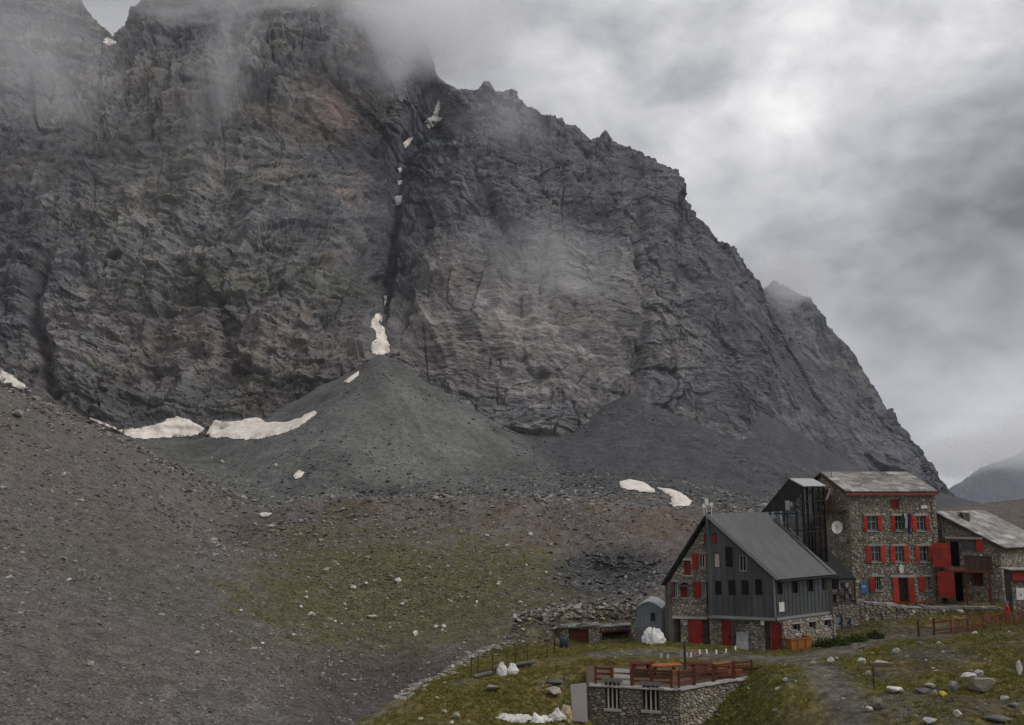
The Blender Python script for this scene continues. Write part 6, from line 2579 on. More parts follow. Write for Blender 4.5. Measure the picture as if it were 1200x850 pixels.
# ------------------------------------------------------------------ scree, stones and grass (uncountable: one object each)
def scatter(name, pts, scl, rot, templates, kind_label=None):
    """Point mesh + geometry nodes that set a stone or tuft on every point."""
    me = bpy.data.meshes.new(name)
    me.vertices.add(len(pts))
    me.vertices.foreach_set('co', np.asarray(pts, np.float32).ravel())
    a = me.attributes.new('sc', 'FLOAT_VECTOR', 'POINT')
    a.data.foreach_set('vector', np.asarray(scl, np.float32).ravel())
    a = me.attributes.new('rt', 'FLOAT_VECTOR', 'POINT')
    a.data.foreach_set('vector', np.asarray(rot, np.float32).ravel())
    ids = rng.integers(0, len(templates), len(pts)).astype(np.int32)
    a = me.attributes.new('pick', 'INT', 'POINT')
    a.data.foreach_set('value', ids)
    o = bpy.data.objects.new(name, me)
    COL.objects.link(o)
    o['kind'] = 'stuff'
    ng = bpy.data.node_groups.new(name, 'GeometryNodeTree')
    ng.interface.new_socket('Geometry', in_out='INPUT', socket_type='NodeSocketGeometry')
    ng.interface.new_socket('Geometry', in_out='OUTPUT', socket_type='NodeSocketGeometry')
    N, L = ng.nodes, ng.links
    gi, go = N.new('NodeGroupInput'), N.new('NodeGroupOutput')
    iop = N.new('GeometryNodeInstanceOnPoints')
    g2i = N.new('GeometryNodeGeometryToInstance')
    for t in reversed(templates):
        oi = N.new('GeometryNodeObjectInfo')
        oi.inputs['Object'].default_value = t
        oi.inputs['As Instance'].default_value = True
        L.new(oi.outputs['Geometry'], g2i.inputs[0])

    def attr(nm, tp):
        x = N.new('GeometryNodeInputNamedAttribute')
        x.data_type = tp
        x.inputs['Name'].default_value = nm
        return x.outputs['Attribute']
    L.new(gi.outputs[0], iop.inputs['Points'])
    L.new(g2i.outputs[0], iop.inputs['Instance'])
    iop.inputs['Pick Instance'].default_value = True
    L.new(attr('pick', 'INT'), iop.inputs['Instance Index'])
    L.new(attr('sc', 'FLOAT_VECTOR'), iop.inputs['Scale'])
    eu = N.new('FunctionNodeEulerToRotation')
    L.new(attr('rt', 'FLOAT_VECTOR'), eu.inputs[0])
    L.new(eu.outputs[0], iop.inputs['Rotation'])
    L.new(iop.outputs[0], go.inputs[0])
    md = o.modifiers.new('scatter', 'NODES')
    md.node_group = ng
    return o


def template(me, mat):
    o = bpy.data.objects.new('stone_template', me)
    if not me.materials:
        me.materials.append(mat)
    return o            # never linked: only its shape is used


def rand_rot(n, tilt=1.0):
    return np.stack([rng.uniform(-tilt, tilt, n), rng.uniform(-tilt, tilt, n), rng.uniform(0, 6.28, n)], -1)


M_SCREE = vcol_mat('scree_stone', .3, 1.5, 4.0, .5, .1, .95, rnd=True, fine=False)


def scree_set():
    tones = [(.15, .128, .122), (.19, .17, .162), (.12, .112, .11), (.225, .205, .195), (.145, .122, .11)]
    tp = [template(rock_mesh('scree_stone', 300 + i, .6, c, 9, False), M_SCREE) for i, c in enumerate(tones)]
    # brown scree and moraine, nearer part
    n = 120000
    az = np.radians(rng.uniform(-37, 16, n))
    r = np.exp(rng.uniform(math.log(78), math.log(345), n))
    x, y = r * np.sin(az), r * np.cos(az)
    z, near, s = ground(x, y, full=True)
    px, py = to_pix(x, y, z)
    inbowl = np.exp(-(((px - 470) / 210) ** 2 + ((py - 706) / 70) ** 2) ** 1.6)
    dens = 1 - .86 * np.clip(1.3 * inbowl, 0, 1)
    clump = smooth(-.3, .3, fbm(x / 14, y / 14, 0 * x, 3, seed=71)) * .75 + .25
    ok = ~near & (rng.uniform(0, 1, n) < dens * clump) & (s > 3)
    size = r * (.0008 + .0030 * rng.uniform(0, 1, n) ** 5)
    size = np.maximum(size, .08)
    rim = np.exp(-((y - 300) / 40) ** 2)
    size *= 1 + 1.2 * rim * rng.uniform(0, 1, n)
    p = np.stack([x, y, z], -1)[ok]
    sz = size[ok]
    sc = np.stack([sz * rng.uniform(.8, 1.5, len(sz)), sz * rng.uniform(.7, 1.2, len(sz)), sz * rng.uniform(.5, 1.0, len(sz))], -1)
    scatter('scree', p, sc, rand_rot(len(p), .5), tp)
    n = 5000
    az = np.radians(rng.uniform(-37, -3, n))
    r = np.exp(rng.uniform(math.log(80), math.log(340), n))
    x, y = r * np.sin(az), r * np.cos(az)
    z, near, s = ground(x, y, full=True)
    cl = fbm(x / 18, y / 18, 0 * x, 3, seed=75)
    ok = ~near & (s > 3) & (rng.uniform(0, 1, n) < smooth(.0, .45, cl))
    p, sz = np.stack([x, y, z], -1)[ok], (r * (.0018 + .0035 * rng.uniform(0, 1, n) ** 3))[ok]
    sc = np.stack([sz * rng.uniform(.9, 1.6, len(sz)), sz, sz * rng.uniform(.5, .9, len(sz))], -1)
    scatter('scree_blocks', p, sc, rand_rot(len(p), .5), tp)
    # talus blocks, coarser towards the foot
    n = 36000
    az = np.radians(rng.uniform(-24, 22, n))
    r = rng.uniform(330, 570, n)
    x, y = r * np.sin(az), r * np.cos(az)
    z = ground(x, y)
    foot = smooth(520, 380, r)
    size = .25 + (.35 + 1.3 * foot) * rng.uniform(0, 1, n) ** 5
    ok = rng.uniform(0, 1, n) < (.3 + .7 * foot)
    tones = [(.12, .12, .118), (.17, .168, .16), (.09, .09, .09), (.21, .205, .195)]
    tp2 = [template(rock_mesh('talus_stone', 320 + i, .6, c, 9, False), M_SCREE) for i, c in enumerate(tones)]
    p, sz = np.stack([x, y, z], -1)[ok], size[ok]
    sc = np.stack([sz * 1.2, sz, sz * .7], -1)
    scatter('talus_scree', p, sc, rand_rot(len(p), .5), tp2)


scree_set()


def block_fields():
    # broken rim between the bowl and the talus
    n = 2600
    tp = [template(rock_mesh('rim_block', 360 + i, .5, c, 12, False), M_SCREE) for i, c in enumerate([(.20, .175, .15), (.16, .155, .15), (.24, .21, .18), (.12, .118, .115)])]
    bx = rng.uniform(225, 1000, n)
    cy_ = np.interp(bx, [225, 300, 450, 560, 660, 760, 1000], [652, 622, 597, 588, 590, 592, 598])
    by = cy_ + rng.normal(0, 9, n)
    q = hits(bx, by, 150, 520, 260)
    size = q[:, 1] / 1000 * (.6 + 3.2 * rng.uniform(0, 1, n) ** 3)
    sc = np.stack([size * rng.uniform(.9, 1.8, n), size, size * rng.uniform(.35, .75, n)], -1)
    scatter('moraine_blocks', q, sc, rand_rot(n, .35), tp)
    # dark slabs in the hollow behind the shed
    n = 900
    tp = [template(rock_mesh('hollow_slab', 380 + i, .4, c, 11, False), M_SCREE) for i, c in enumerate([(.07, .072, .074), (.095, .097, .1), (.055, .056, .058)])]
    bx, by = rng.normal(712, 34, n), rng.normal(674, 14, n)
    q = hits(bx, by, 120, 420, 260)
    size = q[:, 1] / 1000 * (1.2 + 5 * rng.uniform(0, 1, n) ** 2.5)
    sc = np.stack([size * 1.3, size, size * .7], -1)
    scatter('hollow_slabs', q, sc, rand_rot(n, .5), tp)
    # blocks between the two talus cones
    n = 700
    tp = [template(rock_mesh('gap_block', 390 + i, .5, c, 11, False), M_SCREE) for i, c in enumerate([(.10, .10, .10), (.14, .14, .138), (.075, .076, .078)])]
    bx = rng.uniform(600, 730, n)
    by = 520 + (bx - 600) * .35 + rng.normal(14, 18, n)
    q = hits(bx, by, 200, 600, 260)
    size = q[:, 1] / 1000 * (.6 + 2.6 * rng.uniform(0, 1, n) ** 3)
    sc = np.stack([size * 1.3, size, size * .7], -1)
    scatter('talus_blocks', q, sc, rand_rot(n, .5), tp)
    # fallen blocks where the talus meets the wall
    n = 900
    bx = rng.uniform(120, 930, n)
    by = np.interp(bx, [120, 340, 440, 452, 600, 690, 738, 930], [506, 508, 436, 436, 506, 488, 474, 560]) + rng.exponential(7, n)
    q = hits(bx, by, 300, 640)
    size = q[:, 1] / 1000 * (.5 + 2.6 * rng.uniform(0, 1, n) ** 3)
    scatter('wall_foot_blocks', q, np.stack([size * 1.3, size, size * .8], -1), rand_rot(n, .5), tp)
    # pale rocks along the lip of the near hill
    n = 700
    t = rng.uniform(0, 1, n)
    L = np.array([(P(*c).x, c[2]) for c in ((470, 824, 56.5), (520, 792, 62), (560, 772, 67), (600, 756, 70), (650, 734, 74), (700, 714, 77), (750, 714, 79))])
    seg = np.linspace(0, 1, len(L))
    x = np.interp(t, seg, L[:, 0]) + rng.normal(0, .3, n)
    y = np.interp(t, seg, L[:, 1]) + rng.normal(0, .35, n)
    z = ground(x, y)
    tp = [template(rock_mesh('lip_rock', 400 + i, .5, c, 12, True), M_SCREE) for i, c in enumerate([(.25, .235, .205), (.20, .185, .16), (.31, .295, .265)])]
    size = .10 + .42 * rng.uniform(0, 1, n) ** 3
    sc = np.stack([size * 1.6, size, size * .7], -1)
    scatter('lip_rocks', np.stack([x, y, z], -1), sc, rand_rot(n, .3), tp)
    # rubble heaped over the outcrop and round the rock hut
    n = 1500
    L = np.array(OUTCROP)
    t = rng.uniform(0, 1, n)
    seg = np.linspace(0, 1, len(L))
    x = np.interp(t, seg, L[:, 0]) + rng.normal(0, .8, n)
    y = np.interp(t, seg, L[:, 1]) + rng.normal(-.2, 1.0, n)
    z = ground(x, y)
    tp = [template(rock_mesh('rubble', 410 + i, .6, c, 11, False), M_SCREE) for i, c in enumerate([(.13, .118, .098), (.19, .172, .145), (.10, .092, .08), (.27, .25, .215)])]
    size = .09 + .33 * rng.uniform(0, 1, n) ** 2.5
    ok = ~((x > P(654, 750, 70).x - .3) & (x < P(742, 750, 70).x) & (y < 71.3))
    sc = np.stack([size * 1.4, size, size * .8], -1)
    scatter('outcrop_rubble', np.stack([x, y, z], -1)[ok], sc[ok], rand_rot(n, .4)[ok], tp)


block_fields()


def bowl_cover():
    n = 9000
    bx, by = rng.normal(480, 125, n), rng.normal(700, 38, n)
    ok = (by < 790) & (bx > 230) & (bx < 720)
    bx, by = bx[ok], by[ok]
    q = hits(bx, by, 110, 320, 200)
    q = q[q[:, 1] > 105]
    n = len(q)
    k = n * 2 // 5
    tp = [template(rock_mesh('bowl_stone', 420 + i, .55, c, 10, False), M_SCREE) for i, c in enumerate([(.24, .225, .195), (.19, .175, .15), (.15, .137, .118), (.30, .285, .255)])]
    size = q[:k, 1] / 1000 * (.35 + 2.0 * rng.uniform(0, 1, k) ** 5)
    scatter('bowl_stones', q[:k], np.stack([size * 1.2, size, size * .8], -1), rand_rot(k, .4), tp)
    tu = [template(rock_mesh('tussock', 430 + i, .5, c, 12, True), M_SCREE) for i, c in enumerate([(.070, .068, .028), (.090, .080, .036), (.055, .052, .026)])]
    m_ = n - k
    size = q[k:, 1] / 1000 * (.8 + 1.6 * rng.uniform(0, 1, m_) ** 2)
    scatter('bowl_tussocks', q[k:], np.stack([size * 1.4, size, size * .3], -1), rand_rot(m_, .15), tu)


bowl_cover()


def near_cover():
    n = 26000
    az = np.radians(rng.uniform(-12, 36, n))
    r = np.exp(rng.uniform(math.log(38), math.log(100), n))
    x, y = r * np.sin(az), r * np.cos(az)
    z, near, s = ground(x, y, full=True)
    pd = np.minimum.reduce([poly_dist(x, y, p) for p in PATHS])
    od = poly_dist(x, y, OUTCROP)
    right = smooth(13, 18, x)
    pat = fbm(x / 3.0, y / 3.0, 0 * x, 3, seed=60)
    tin = in_poly(x, y, TERRACE_POLY)
    house = in_poly(x, y, [(11.2, 66.3), (14.5, 65), (19.7, 63.9), (25.5, 67.5), (30, 76), (38, 76), (38, 88), (14, 84)])
    u = rng.uniform(0, 1, n)
    prob = .06 + .26 * right * smooth(0, .4, pat) + .5 * np.exp(-(od / 2.5) ** 2) + .25 * (pd < 1.6)
    ok = near & (s < -.1) & ~tin & ~house & (u < prob)
    tp = [template(rock_mesh('near_stone', 340 + i, .6, c, 11, False), M_SCREE) for i, c in enumerate([(.21, .195, .17), (.27, .25, .22), (.18, .165, .14), (.15, .145, .135), (.32, .305, .28)])]
    size = .05 + .20 * rng.uniform(0, 1, n) ** 4 * (1 - .65 * (pd < 1.6))
    p, sz = np.stack([x, y, z], -1)[ok], size[ok]
    sc = np.stack([sz * rng.uniform(.9, 1.7, len(sz)), sz, sz * .6], -1)
    scatter('loose_stones', p, sc, rand_rot(len(p), .4), tp)
    # short alpine turf
    r_ = random.Random(3)
    tufts = []
    for k, col in enumerate([(.165, .150, .036), (.215, .178, .044), (.22, .165, .058), (.120, .130, .034)]):
        mb = MB()
        for b in range(11):
            a = r_.uniform(0, 6.28)
            d = Vector((math.cos(a), math.sin(a), 0))
            o = d * r_.uniform(0, .5)
            hgt = r_.uniform(.5, 1.0)
            w = Vector((-d.y, d.x, 0)) * .07
            mb.add([o - w, o + w, o + d * .35 * hgt + Vector((0, 0, hgt)) + w * .2, o + d * .35 * hgt + Vector((0, 0, hgt)) - w * .2], [(0, 1, 2, 3)], tuple(c * r_.uniform(.75, 1.25) for c in col))
        me = bpy.data.meshes.new('tuft')
        me.from_pydata(mb.v, [], mb.f)
        a = me.color_attributes.new('Col', 'FLOAT_COLOR', 'POINT')
        a.data.foreach_set('color', np.array([(*c, 1) for c in mb.c], np.float32).ravel())
        tufts.append(template(me, MATS['turf']))
    n = 90000
    az = np.radians(rng.uniform(-12, 36, n))
    r = np.exp(rng.uniform(math.log(38), math.log(88), n))
    x, y = r * np.sin(az), r * np.cos(az)
    z, near, s = ground(x, y, full=True)
    pd = np.minimum.reduce([poly_dist(x, y, p) for p in PATHS])
    od = poly_dist(x, y, OUTCROP)
    right = smooth(13, 18, x)
    pat = fbm(x / 3.4, y / 3.4, 0 * x, 4, .55, seed=59)
    tin = in_poly(x, y, TERRACE_POLY)
    house = in_poly(x, y, [(11.2, 66.3), (14.5, 65), (19.7, 63.9), (25.5, 67.5), (30, 76), (38, 76), (38, 88), (14, 84)])
    prob = np.clip(1.0 - .9 * smooth(.08, .42, pat + .16 * right), .08, 1) * smooth(1.2, 2.2, pd) * smooth(1.2, 2.8, od)
    ok = near & (s < -.2) & ~tin & ~house & (rng.uniform(0, 1, n) < prob)
    p = np.stack([x, y, z - .01], -1)[ok]
    sz = rng.uniform(.07, .20, len(p)) * (1 + .5 * (rng.uniform(0, 1, len(p)) > .93))
    scatter('alpine_turf', p, np.stack([sz * 1.1, sz * 1.1, sz], -1), np.stack([0 * sz, 0 * sz, rng.uniform(0, 6.28, len(p))], -1), tufts)


t_ = NT('turf')
at_ = t_.n('ShaderNodeAttribute', attribute_name='Col')
oi_ = t_.n('ShaderNodeObjectInfo')
t_.bsdf(t_.mix(1.0, at_.outputs['Color'], t_.ramp(oi_.outputs['Random'], [(0, .7), (1, 1.35)]), 'MULTIPLY'), .9, .1)
near_cover()


# ------------------------------------------------------------------ bags, sheets, boards
def lump(name, c, sx, sy, sz, mat, label, cat, seed, crump=.16, freq=2.6, group=None, parent=None, pinch=0.0):
    """A slumped sack or crumpled sheet: flat below, folded above."""
    bm = bmesh.new()
    bmesh.ops.create_icosphere(bm, subdivisions=5, radius=1.0)
    co = np.array([v.co for v in bm.verts])
    n = ridged(co[:, 0] * freq * max(1.0, sx / max(sy, sz)) * .8, co[:, 1] * freq, co[:, 2] * freq, 2, .5, seed=seed)
    n2 = fbm(co[:, 0] * 1.6 + seed, co[:, 1] * 1.6, co[:, 2] * 1.6, 2, seed=seed + 3)
    n4 = ridged(co[:, 0] * freq * 2.7 * max(1.0, sx / max(sy, sz)), co[:, 1] * freq * 2.7, co[:, 2] * freq * 2.7, 2, .5, seed=seed + 6)
    k = 1 + crump * n + .34 * n2 + crump * .2 * n4
    co = co * k[:, None]
    co[:, 2] = np.where(co[:, 2] < -.35, -.35 + (co[:, 2] + .35) * .12, co[:, 2])
    co[:, 2] += .35
    if pinch:
        tt = np.clip(co[:, 2] / 1.4, 0, 1)
        an = np.arctan2(co[:, 1], co[:, 0])
        sc_ = (1 - pinch * smooth(.45, 1.0, tt)) * (1 + .07 * np.sin(11 * an + 3 * n2) * smooth(.25, .9, tt))
        co[:, :2] *= sc_[:, None]
        co[:, 2] *= 1 + .16 * np.sin(5 * an + seed) * smooth(.6, 1.0, tt)
    for v, q_ in zip(bm.verts, co):
        v.co = (c[0] + q_[0] * sx / 2, c[1] + q_[1] * sy / 2, c[2] - .03 + q_[2] * sz / 1.35)
    me = bpy.data.meshes.new(name)
    bm.to_mesh(me)
    bm.free()
    for p in me.polygons:
        p.use_smooth = True
    o = link(name, me, mat, parent)
    if label:
        tag(o, label, cat, group)
    return o


M_SACK = plain('white_woven_plastic', (.66, .65, .63), .7, .25, .12, 2.5, bump=.4)
M_TARP = plain('grey_white_tarp', (.60, .585, .56), .65, .25, .16, 1.5, bump=.4, dirt=(.42, .39, .35))


def at(px, py, d0=34, d1=110):
    return hits([px], [py], d0, d1)[0]


p = P(766, 757, 66.0)
p = (p.x, p.y, gz(p.x, p.y))
lump('bulk_bag', p, 1.45, 1.1, .98, M_SACK, 'big white bulk bag slumped against the metal shed', 'bag', 3, .16, 2.0, pinch=.12)
p = at(589, 791)
lump('white_sack', p, .62, .5, .72, M_SACK, 'upright white sack by the wire fence on the left', 'sack', 5, .12, 1.8, pinch=.08)
p = at(600, 789)
lump('white_sack', p, .75, .5, .55, M_SACK, 'lower white sack leaning right of the upright one', 'sack', 6, .14, 2.0, pinch=.08)
def cloth_heap(name, px, py, sx, sy, h, mat, label, cat, seed, folds=3.2):
    """A dropped sheet: folds standing up inside, edges lying on the grass."""
    p = at(px, py, 34, 60)
    nu, nv = 90, 54
    U, Vv = np.meshgrid(np.linspace(-1, 1, nu), np.linspace(-1, 1, nv), indexing='ij')
    an = np.arctan2(Vv, U)
    rad = .80 + .16 * fbm(np.cos(an) * 1.5 + seed, np.sin(an) * 1.5, 0 * an, 3, seed=seed) + .05 * np.sin(9 * an + seed)
    rr = np.hypot(U, Vv) / rad
    wu, wv = U + .25 * fbm(U * 2, Vv * 2, 0 * U, 2, seed=seed + 1), Vv + .25 * fbm(U * 2 + 5, Vv * 2, 0 * U, 2, seed=seed + 2)
    f = ridged(wu * folds * sx / sy * .55, wv * folds, 0 * U + seed, 3, .5, seed=seed + 3)
    z = (.42 + .22 * f + .55 * fbm(U * 1.6, Vv * 1.6, 0 * U + seed, 2, seed=seed + 4)) * smooth(1.0, .62, rr) * h
    x, y = p[0] + U * sx / 2, p[1] + .35 + Vv * sy / 2
    V = np.stack([x, y, ground(x, y) + .03 + np.maximum(z, 0)], -1)
    keep = rr < 1.0
    idx = -np.ones(U.shape, int)
    idx[keep] = np.arange(keep.sum())
    q = np.stack([idx[:-1, :-1], idx[1:, :-1], idx[1:, 1:], idx[:-1, 1:]], -1).reshape(-1, 4)
    return tag(link(name, quad_mesh(name, V[keep], q[(q >= 0).all(1)]), mat), label, cat)


cloth_heap('crumpled_tarp', 604, 846, 2.9, 1.5, .34, M_TARP, 'long crumpled white tarp lying in the grass', 'tarp', 11)
cloth_heap('crumpled_sacking', 636, 847, 1.8, 1.3, .46, M_SACK, 'heap of crumpled white sacking at the right end of the tarp', 'sacking', 15, 2.6)
p = at(653, 843, 34, 60)
lump('white_sack', (p[0], p[1] + .1, p[2]), .85, .7, .48, M_TARP, 'small white sack between the sacking heap and the rubbish bag', 'sack', 14, .16, 1.8, pinch=.12)
p = at(664, 846, 34, 60)
o = lump('rubbish_bag', p, .6, .5, .95, plain('clear_rubbish_bag', (.42, .36, .27), .5, .35, .3, 3.0, dirt=(.40, .20, .05)), 'see through rubbish bag with yellow and red waste by the board', 'bag', 15, .2, 3.2)
lump('waste', (p[0] + .08, p[1] - .12, p[2] + .35), .3, .3, .35, plain('yellow_waste', (.50, .30, .04), .6), None, None, 16, parent=o)
lump('waste', (p[0] - .12, p[1] - .15, p[2] + .25), .2, .25, .25, plain('red_waste', (.30, .05, .04), .6), None, None, 17, parent=o)
# grey board leaning on the corner of the lower house
p = at(678, 848, 34, 58)
a = P(668.5, 803, p[1] + .35)
b_ = P(687, 801, p[1] + .30)
c_ = P(689, 846.5, p[1] - .05)
d_ = P(671, 845, p[1] - .05)
m = MB()
m.prism([d_, c_, b_, a], Vector((0, .06, .01)))
tag(m.build('grey_board', plain('grey_panel', (.30, .275, .275), .55, .3, .06, .5)), 'tall plain grey board standing at the corner of the lower stone house', 'board')
# pale sheet leaning by the annex door
r_ = GG.rect(862.5, 877, 740, 761)
m = MB()
q0, q1 = GG.pt(r_[0], .03, .55), GG.pt(r_[1], .03, .5)
q2, q3 = GG.pt(r_[1] + .02, r_[3], .12), GG.pt(r_[0] + .05, r_[3] - .03, .12)
m.prism([q0, q1, q2, q3], -GG.n * .04)
tag(m.build('leaning_sheet', plain('wrinkled_plastic_sheet', (.30, .30, .30), .5, .35, .45, 2.0, bump=.6)), 'pale grey sheet leaning on the annex wall between doors', 'sheet')


# orange skip beside the annex
def skip():
    a, b = P(927, 760, 63.4), P(953, 758, 64.2)
    F = Fac(a, b)
    g = min(gz(*F.A.xy), gz(*F.B.xy))
    root = empty('orange_skip', F.pt(F.L / 2, g, -.5), 'orange metal skip with sloping sides beside the annex wall', 'skip')
    mo = plain('orange_paint', (.36, .13, .035), .6, .3, .3, 1.2, dirt=(.22, .10, .045))
    h = .85
    m = MB()
    lo = [F.pt(.22, g - .02, -.1), F.pt(F.L - .22, g - .02, -.1), F.pt(F.L - .22, g - .02, -1.0), F.pt(.22, g - .02, -1.0)]
    hi = [F.pt(0, g + h, 0), F.pt(F.L, g + h, 0), F.pt(F.L, g + h, -1.1), F.pt(0, g + h, -1.1)]
    m.add(lo + hi, [(3, 2, 1, 0), (0, 1, 5, 4), (1, 2, 6, 5), (2, 3, 7, 6), (3, 0, 4, 7)])
    m.build('body', mo, root)
    for p_, q_ in zip(hi, hi[1:] + hi[:1]):
        m = MB()
        m.beam(p_, q_, .07, .07)
        m.build('rim', mo, root)
    for s in (.3, .7):
        m = MB()
        m.beam(lo[0].lerp(lo[1], s) + F.n * .03, hi[0].lerp(hi[1], s) + F.n * .03, .07, .05)
        m.build('rib', mo, root)
    m = MB()
    m.add([v - Vector((0, 0, .12)) for v in hi], [(0, 1, 2, 3)])
    m.build('contents', M_BROWNWOOD, root)


skip()


# ------------------------------------------------------------------ fences
M_FADED = plain('faded_red_brown_wood', (.185, .078, .042), .85, .15, .5, 3.0, dirt=(.12, .07, .045))


def right_fence():
    xs = [(1077, 749), (1095, 743), (1115, 739), (1135, 736), (1153, 733), (1172, 731), (1187, 729), (1204, 728)]
    root = empty('bank_fence', (P(1135, 736, 68).x, 68, 1), 'reddish wooden fence on the stony bank below the refuge', 'fence')
    tops = []
    for i, (px, py) in enumerate(xs):
        q_ = P(px, py, 66.5 + i * .35)
        g = gz(q_.x, q_.y)
        h = (1.25 if i < 2 else 1.1)
        m = MB()
        m.tube([(q_.x, q_.y, g - .2), (q_.x, q_.y, g + h * .6), (q_.x + .02, q_.y, g + h)], [.09, .085, .075], 8)
        m.build('post', M_FADED if i >= 2 else M_REDWOOD, root)
        tops.append(Vector((q_.x, q_.y, g)))
    for i, (a, b) in enumerate(zip(tops[:-1], tops[1:])):
        zs = (.5,) if i == 0 else (.35, .92)
        for z in zs:
            m = MB()
            m.beam(a + Vector((0, -.08, z + (.25 if i == 0 else 0))), b + Vector((0, -.08, z)), .05, .11)
            m.build('rail', M_ORANGE if (i == 4 and z > .5) else M_FADED if i > 1 else M_REDWOOD, root)
        if i >= 2:
            for k in range(1, 7):
                m = MB()
                q_ = a.lerp(b, k / 7)
                m.box(q_ + Vector((0, -.135, .1)), .09, .03, .92)
                m.build('paling', M_FADED, root)


right_fence()


def wire_fence():
    xs = [(552, 795), (560, 793), (577, 792), (594, 786), (604, 783), (618, 779), (641, 771), (650, 766)]
    root = empty('wire_fence', at(590, 788), 'thin dark post and wire fence along the left edge of the grass', 'fence')
    tops = []
    for px, py in xs:
        q_ = at(px, py)
        m = MB()
        m.tube([(q_[0], q_[1], q_[2] - .2), (q_[0] + .02, q_[1], q_[2] + 1.35)], .045, 6)
        m.build('post', M_BROWNWOOD, root)
        tops.append(Vector(q_))
    for a, b in zip(tops[:-1], tops[1:]):
        for z in (.45, .85, 1.25):
            m = MB()
            m.tube([a + Vector((.01, 0, z)), b + Vector((.01, 0, z))], .012, 4)
            m.build('wire', M_CABLE, root)
    # stacked timber at the fence
    r = random.Random(4)
    for k, (px, py, ln, rz, mat, lb) in enumerate(((566, 793, 1.3, .5, M_GREYWOOD, 'grey weathered timber lying left of the white sacks'), (571, 789, 1.5, .35, M_BROWNWOOD, 'dark timber lying behind the grey one at the wire fence'), (614, 780, 1.7, .25, M_GREYWOOD, 'blue grey plank right of the white sacks'), (612, 783, 1.2, .1, M_DARKMETAL, 'dark beam in the grass right of the white sacks'))):
        q_ = at(px, py)
        d = Vector((math.cos(rz), math.sin(rz), .12)) * ln / 2
        m = MB()
        c = Vector(q_) + Vector((0, 0, .16))
        m.beam(c - d, c + d, .3, .14)
        tag(m.build('timber', mat), lb, 'timber')


wire_fence()

# thin brown marker post with the stones
p = at(1024.5, 808)
m = MB()
m.tube([(p[0], p[1], p[2] - .2), (p[0], p[1], p[2] + 1.2), (p[0] + .01, p[1], p[2] + 1.35)], [.05, .05, .035], 7)
t = m.build('marker_post', M_BROWNWOOD)
tag(t, 'thin brown post standing in front of the pink stones', 'post')


# ------------------------------------------------------------------ green bushes at the bank
def bush(px, py, w, h, label, seed):
    q_ = at(px, py, 34, 110)
    r = random.Random(seed)
    root = empty('bush', q_, label, 'bush', 'bushes on the bank beside the annex')
    mb = MB()
    for k in range(8):
        a = r.uniform(0, 6.28)
        d = Vector((math.cos(a) * w * .35, math.sin(a) * .35, h * r.uniform(.5, .9)))
        mb.tube([Vector(q_), Vector(q_) + d * .6, Vector(q_) + d], [.02, .015, .008], 5)
    mb.build('stem', M_BROWNWOOD, root)
    mb = MB()
    for k in range(900):
        a, rad = r.uniform(0, 6.28), math.sqrt(r.random())
        lobe_ = .7 + .3 * math.sin(a * 3 + seed)
        z = r.random() ** .8 * h * (1 - .55 * rad ** 2) * lobe_
        c = Vector(q_) + Vector((math.cos(a) * rad * w / 2, math.sin(a) * rad * .55, z + .02))
        u = Vector((r.uniform(-1, 1), r.uniform(-1, 1), r.uniform(-.4, 1))).normalized()
        v = u.cross(Vector((r.uniform(-1, 1), r.uniform(-1, 1), r.uniform(-1, 1)))).normalized()
        s = r.uniform(.04, .085)
        g = r.uniform(.7, 1.4)
        mb.add([c - u * s, c + v * s * .55, c + u * s, c - v * s * .55], [(0, 1, 2, 3)], (.045 * g, .072 * g, .018 * g))
    mb.build('foliage', MATS['turf'], root)


bush(966, 758, 1.3, .8, 'dark green bush nearest the orange skip', 1)
bush(985, 756, 1.6, .85, 'middle of the dark green bushes beside the skip', 2)
bush(1005, 752, 1.6, .7, 'light bush right of the middle one on the bank', 3)
bush(1026, 748, 1.3, .6, 'rightmost low bush on the bank under the refuge', 4)


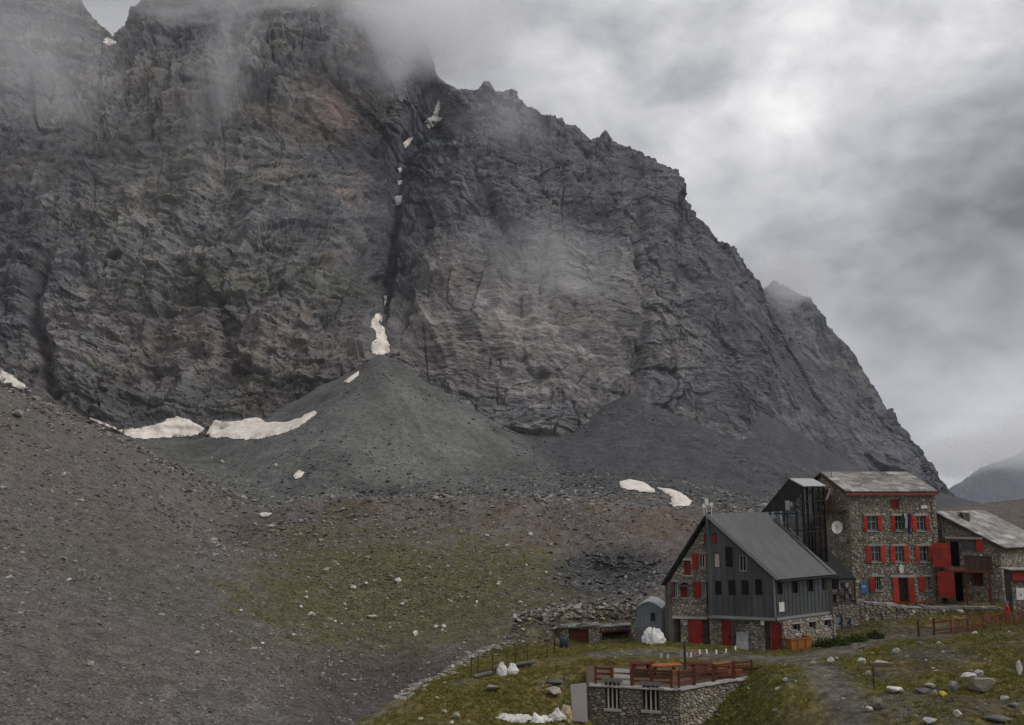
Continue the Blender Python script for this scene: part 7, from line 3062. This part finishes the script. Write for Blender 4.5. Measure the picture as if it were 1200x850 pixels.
# ------------------------------------------------------------------ walker in a red jacket
def walker():
    p = P(1181, 719, 69.0)
    g = gz(p.x, p.y)
    root = empty('person', Vector((p.x, p.y, g)), 'person in a red jacket and dark trousers beside the grey hut', 'person')
    root.rotation_euler = (0, 0, .5)
    V_, E_, R_ = [], [], []

    def add(co, rad, prev=None):
        V_.append(co)
        R_.append(rad)
        if prev is not None:
            E_.append((prev, len(V_) - 1))
        return len(V_) - 1
    pel = add((0, 0, .93), (.155, .115))
    wst = add((0, 0, 1.08), (.145, .105), pel)
    chs = add((0, -.01, 1.3), (.18, .125), wst)
    shd = add((0, 0, 1.43), (.12, .09), chs)
    nck = add((0, -.01, 1.51), (.055, .055), shd)
    hd0 = add((0, -.02, 1.60), (.075, .088), nck)
    hd1 = add((0, -.02, 1.70), (.085, .10), hd0)
    add((0, -.01, 1.76), (.06, .07), hd1)
    for s in (-1, 1):
        hip = add((s * .09, 0, .86), (.095, .1), pel)
        kn = add((s * .1, -.03 if s > 0 else .05, .48), (.065, .068), hip)
        an = add((s * .1, .02 if s > 0 else .2, .09), (.045, .048), kn)
        add((s * .11, -.1 if s > 0 else .1, .04), (.045, .035), an)
        sh = add((s * .19, 0, 1.40), (.062, .062), shd)
        el = add((s * .26, .03, 1.13), (.048, .048), sh)
        wr = add((s * .25, -.1, .92), (.034, .034), el)
        hd = add((s * .25, -.13, .85), (.038, .022), wr)
        for k in range(4):
            f0 = add((s * .25 + (k - 1.5) * .018, -.15, .80), (.009, .009), hd)
            add((s * .25 + (k - 1.5) * .018, -.165, .765 - .008 * (k in (1, 2))), (.008, .008), f0)
        th = add((s * .21, -.15, .83), (.010, .010), hd)
        add((s * .20, -.165, .80), (.009, .009), th)
    me = bpy.data.meshes.new('body')
    me.from_pydata(V_, E_, [])
    o = bpy.data.objects.new('body', me)
    COL.objects.link(o)
    sk = o.modifiers.new('skin', 'SKIN')
    for i, rd in enumerate(R_):
        me.skin_vertices[0].data[i].radius = rd
    me.skin_vertices[0].data[0].use_root = True
    sb = o.modifiers.new('sub', 'SUBSURF')
    sb.levels = sb.render_levels = 2
    t = NT('walker_cloth')
    ge = t.n('ShaderNodeTexCoord').outputs['Object']
    sp = t.n('ShaderNodeSeparateXYZ')
    t.l(ge, sp.inputs[0])
    z = sp.outputs[2]
    ax = t.math('ABSOLUTE', sp.outputs[0])
    c = t.mix(t.math('GREATER_THAN', z, .07), (.03, .025, .02), (.022, .022, .03))
    jk = t.math('MAXIMUM', t.math('GREATER_THAN', z, .90), t.math('MULTIPLY', t.math('GREATER_THAN', ax, .185), t.math('GREATER_THAN', z, .88)))
    c = t.mix(jk, c, (.42, .016, .018))
    c = t.mix(t.math('GREATER_THAN', z, 1.50), c, (.38, .22, .16))
    hand = t.math('MULTIPLY', t.math('LESS_THAN', z, .89), t.math('GREATER_THAN', ax, .19))
    c = t.mix(hand, c, (.38, .22, .16))
    t.bsdf(c, .8, .2, t.noise(9, 3, .5), .2, .02)
    me.materials.append(t.m)
    o.parent = root
    # face details and dark cap
    sk_m = plain('skin', (.38, .22, .16), .6, .3, .1)

    def child(name, mb, mat, sm=False):
        c_ = mb.build(name, mat, None, sm)
        c_.parent = root
    mb = MB()
    mb.add([(-.014, -.118, 1.66), (.014, -.118, 1.66), (0, -.118, 1.70), (0, -.148, 1.665)], [(0, 3, 2), (3, 1, 2), (0, 1, 3), (0, 2, 1)])
    child('nose', mb, sk_m)
    for s in (-1, 1):
        mb = MB()
        mb.box((s * .033, -.118, 1.695), .022, .008, .012)
        child('eye', mb, M_BLACK)
        mb = MB()
        mb.box((s * .092, -.01, 1.66), .015, .03, .055)
        child('ear', mb, sk_m)
    mb = MB()
    mb.box((0, -.116, 1.635), .045, .006, .009)
    child('mouth', mb, M_RED)
    mb = MB()
    n = 12
    pts = [[(.103 * r_2 * math.cos(6.283 * k / n), -.015 + .12 * r_2 * math.sin(6.283 * k / n), z_) for k in range(n)] for r_2, z_ in ((1.0, 1.715), (1.0, 1.76), (.75, 1.81), (.2, 1.83))]
    vs = [v for ring in pts for v in ring]
    fs = [(i * n + k, i * n + (k + 1) % n, (i + 1) * n + (k + 1) % n, (i + 1) * n + k) for i in range(3) for k in range(n)] + [tuple(range(3 * n, 4 * n))]
    mb.add(vs, fs)
    child('cap', mb, M_BLUE, True)


walker()
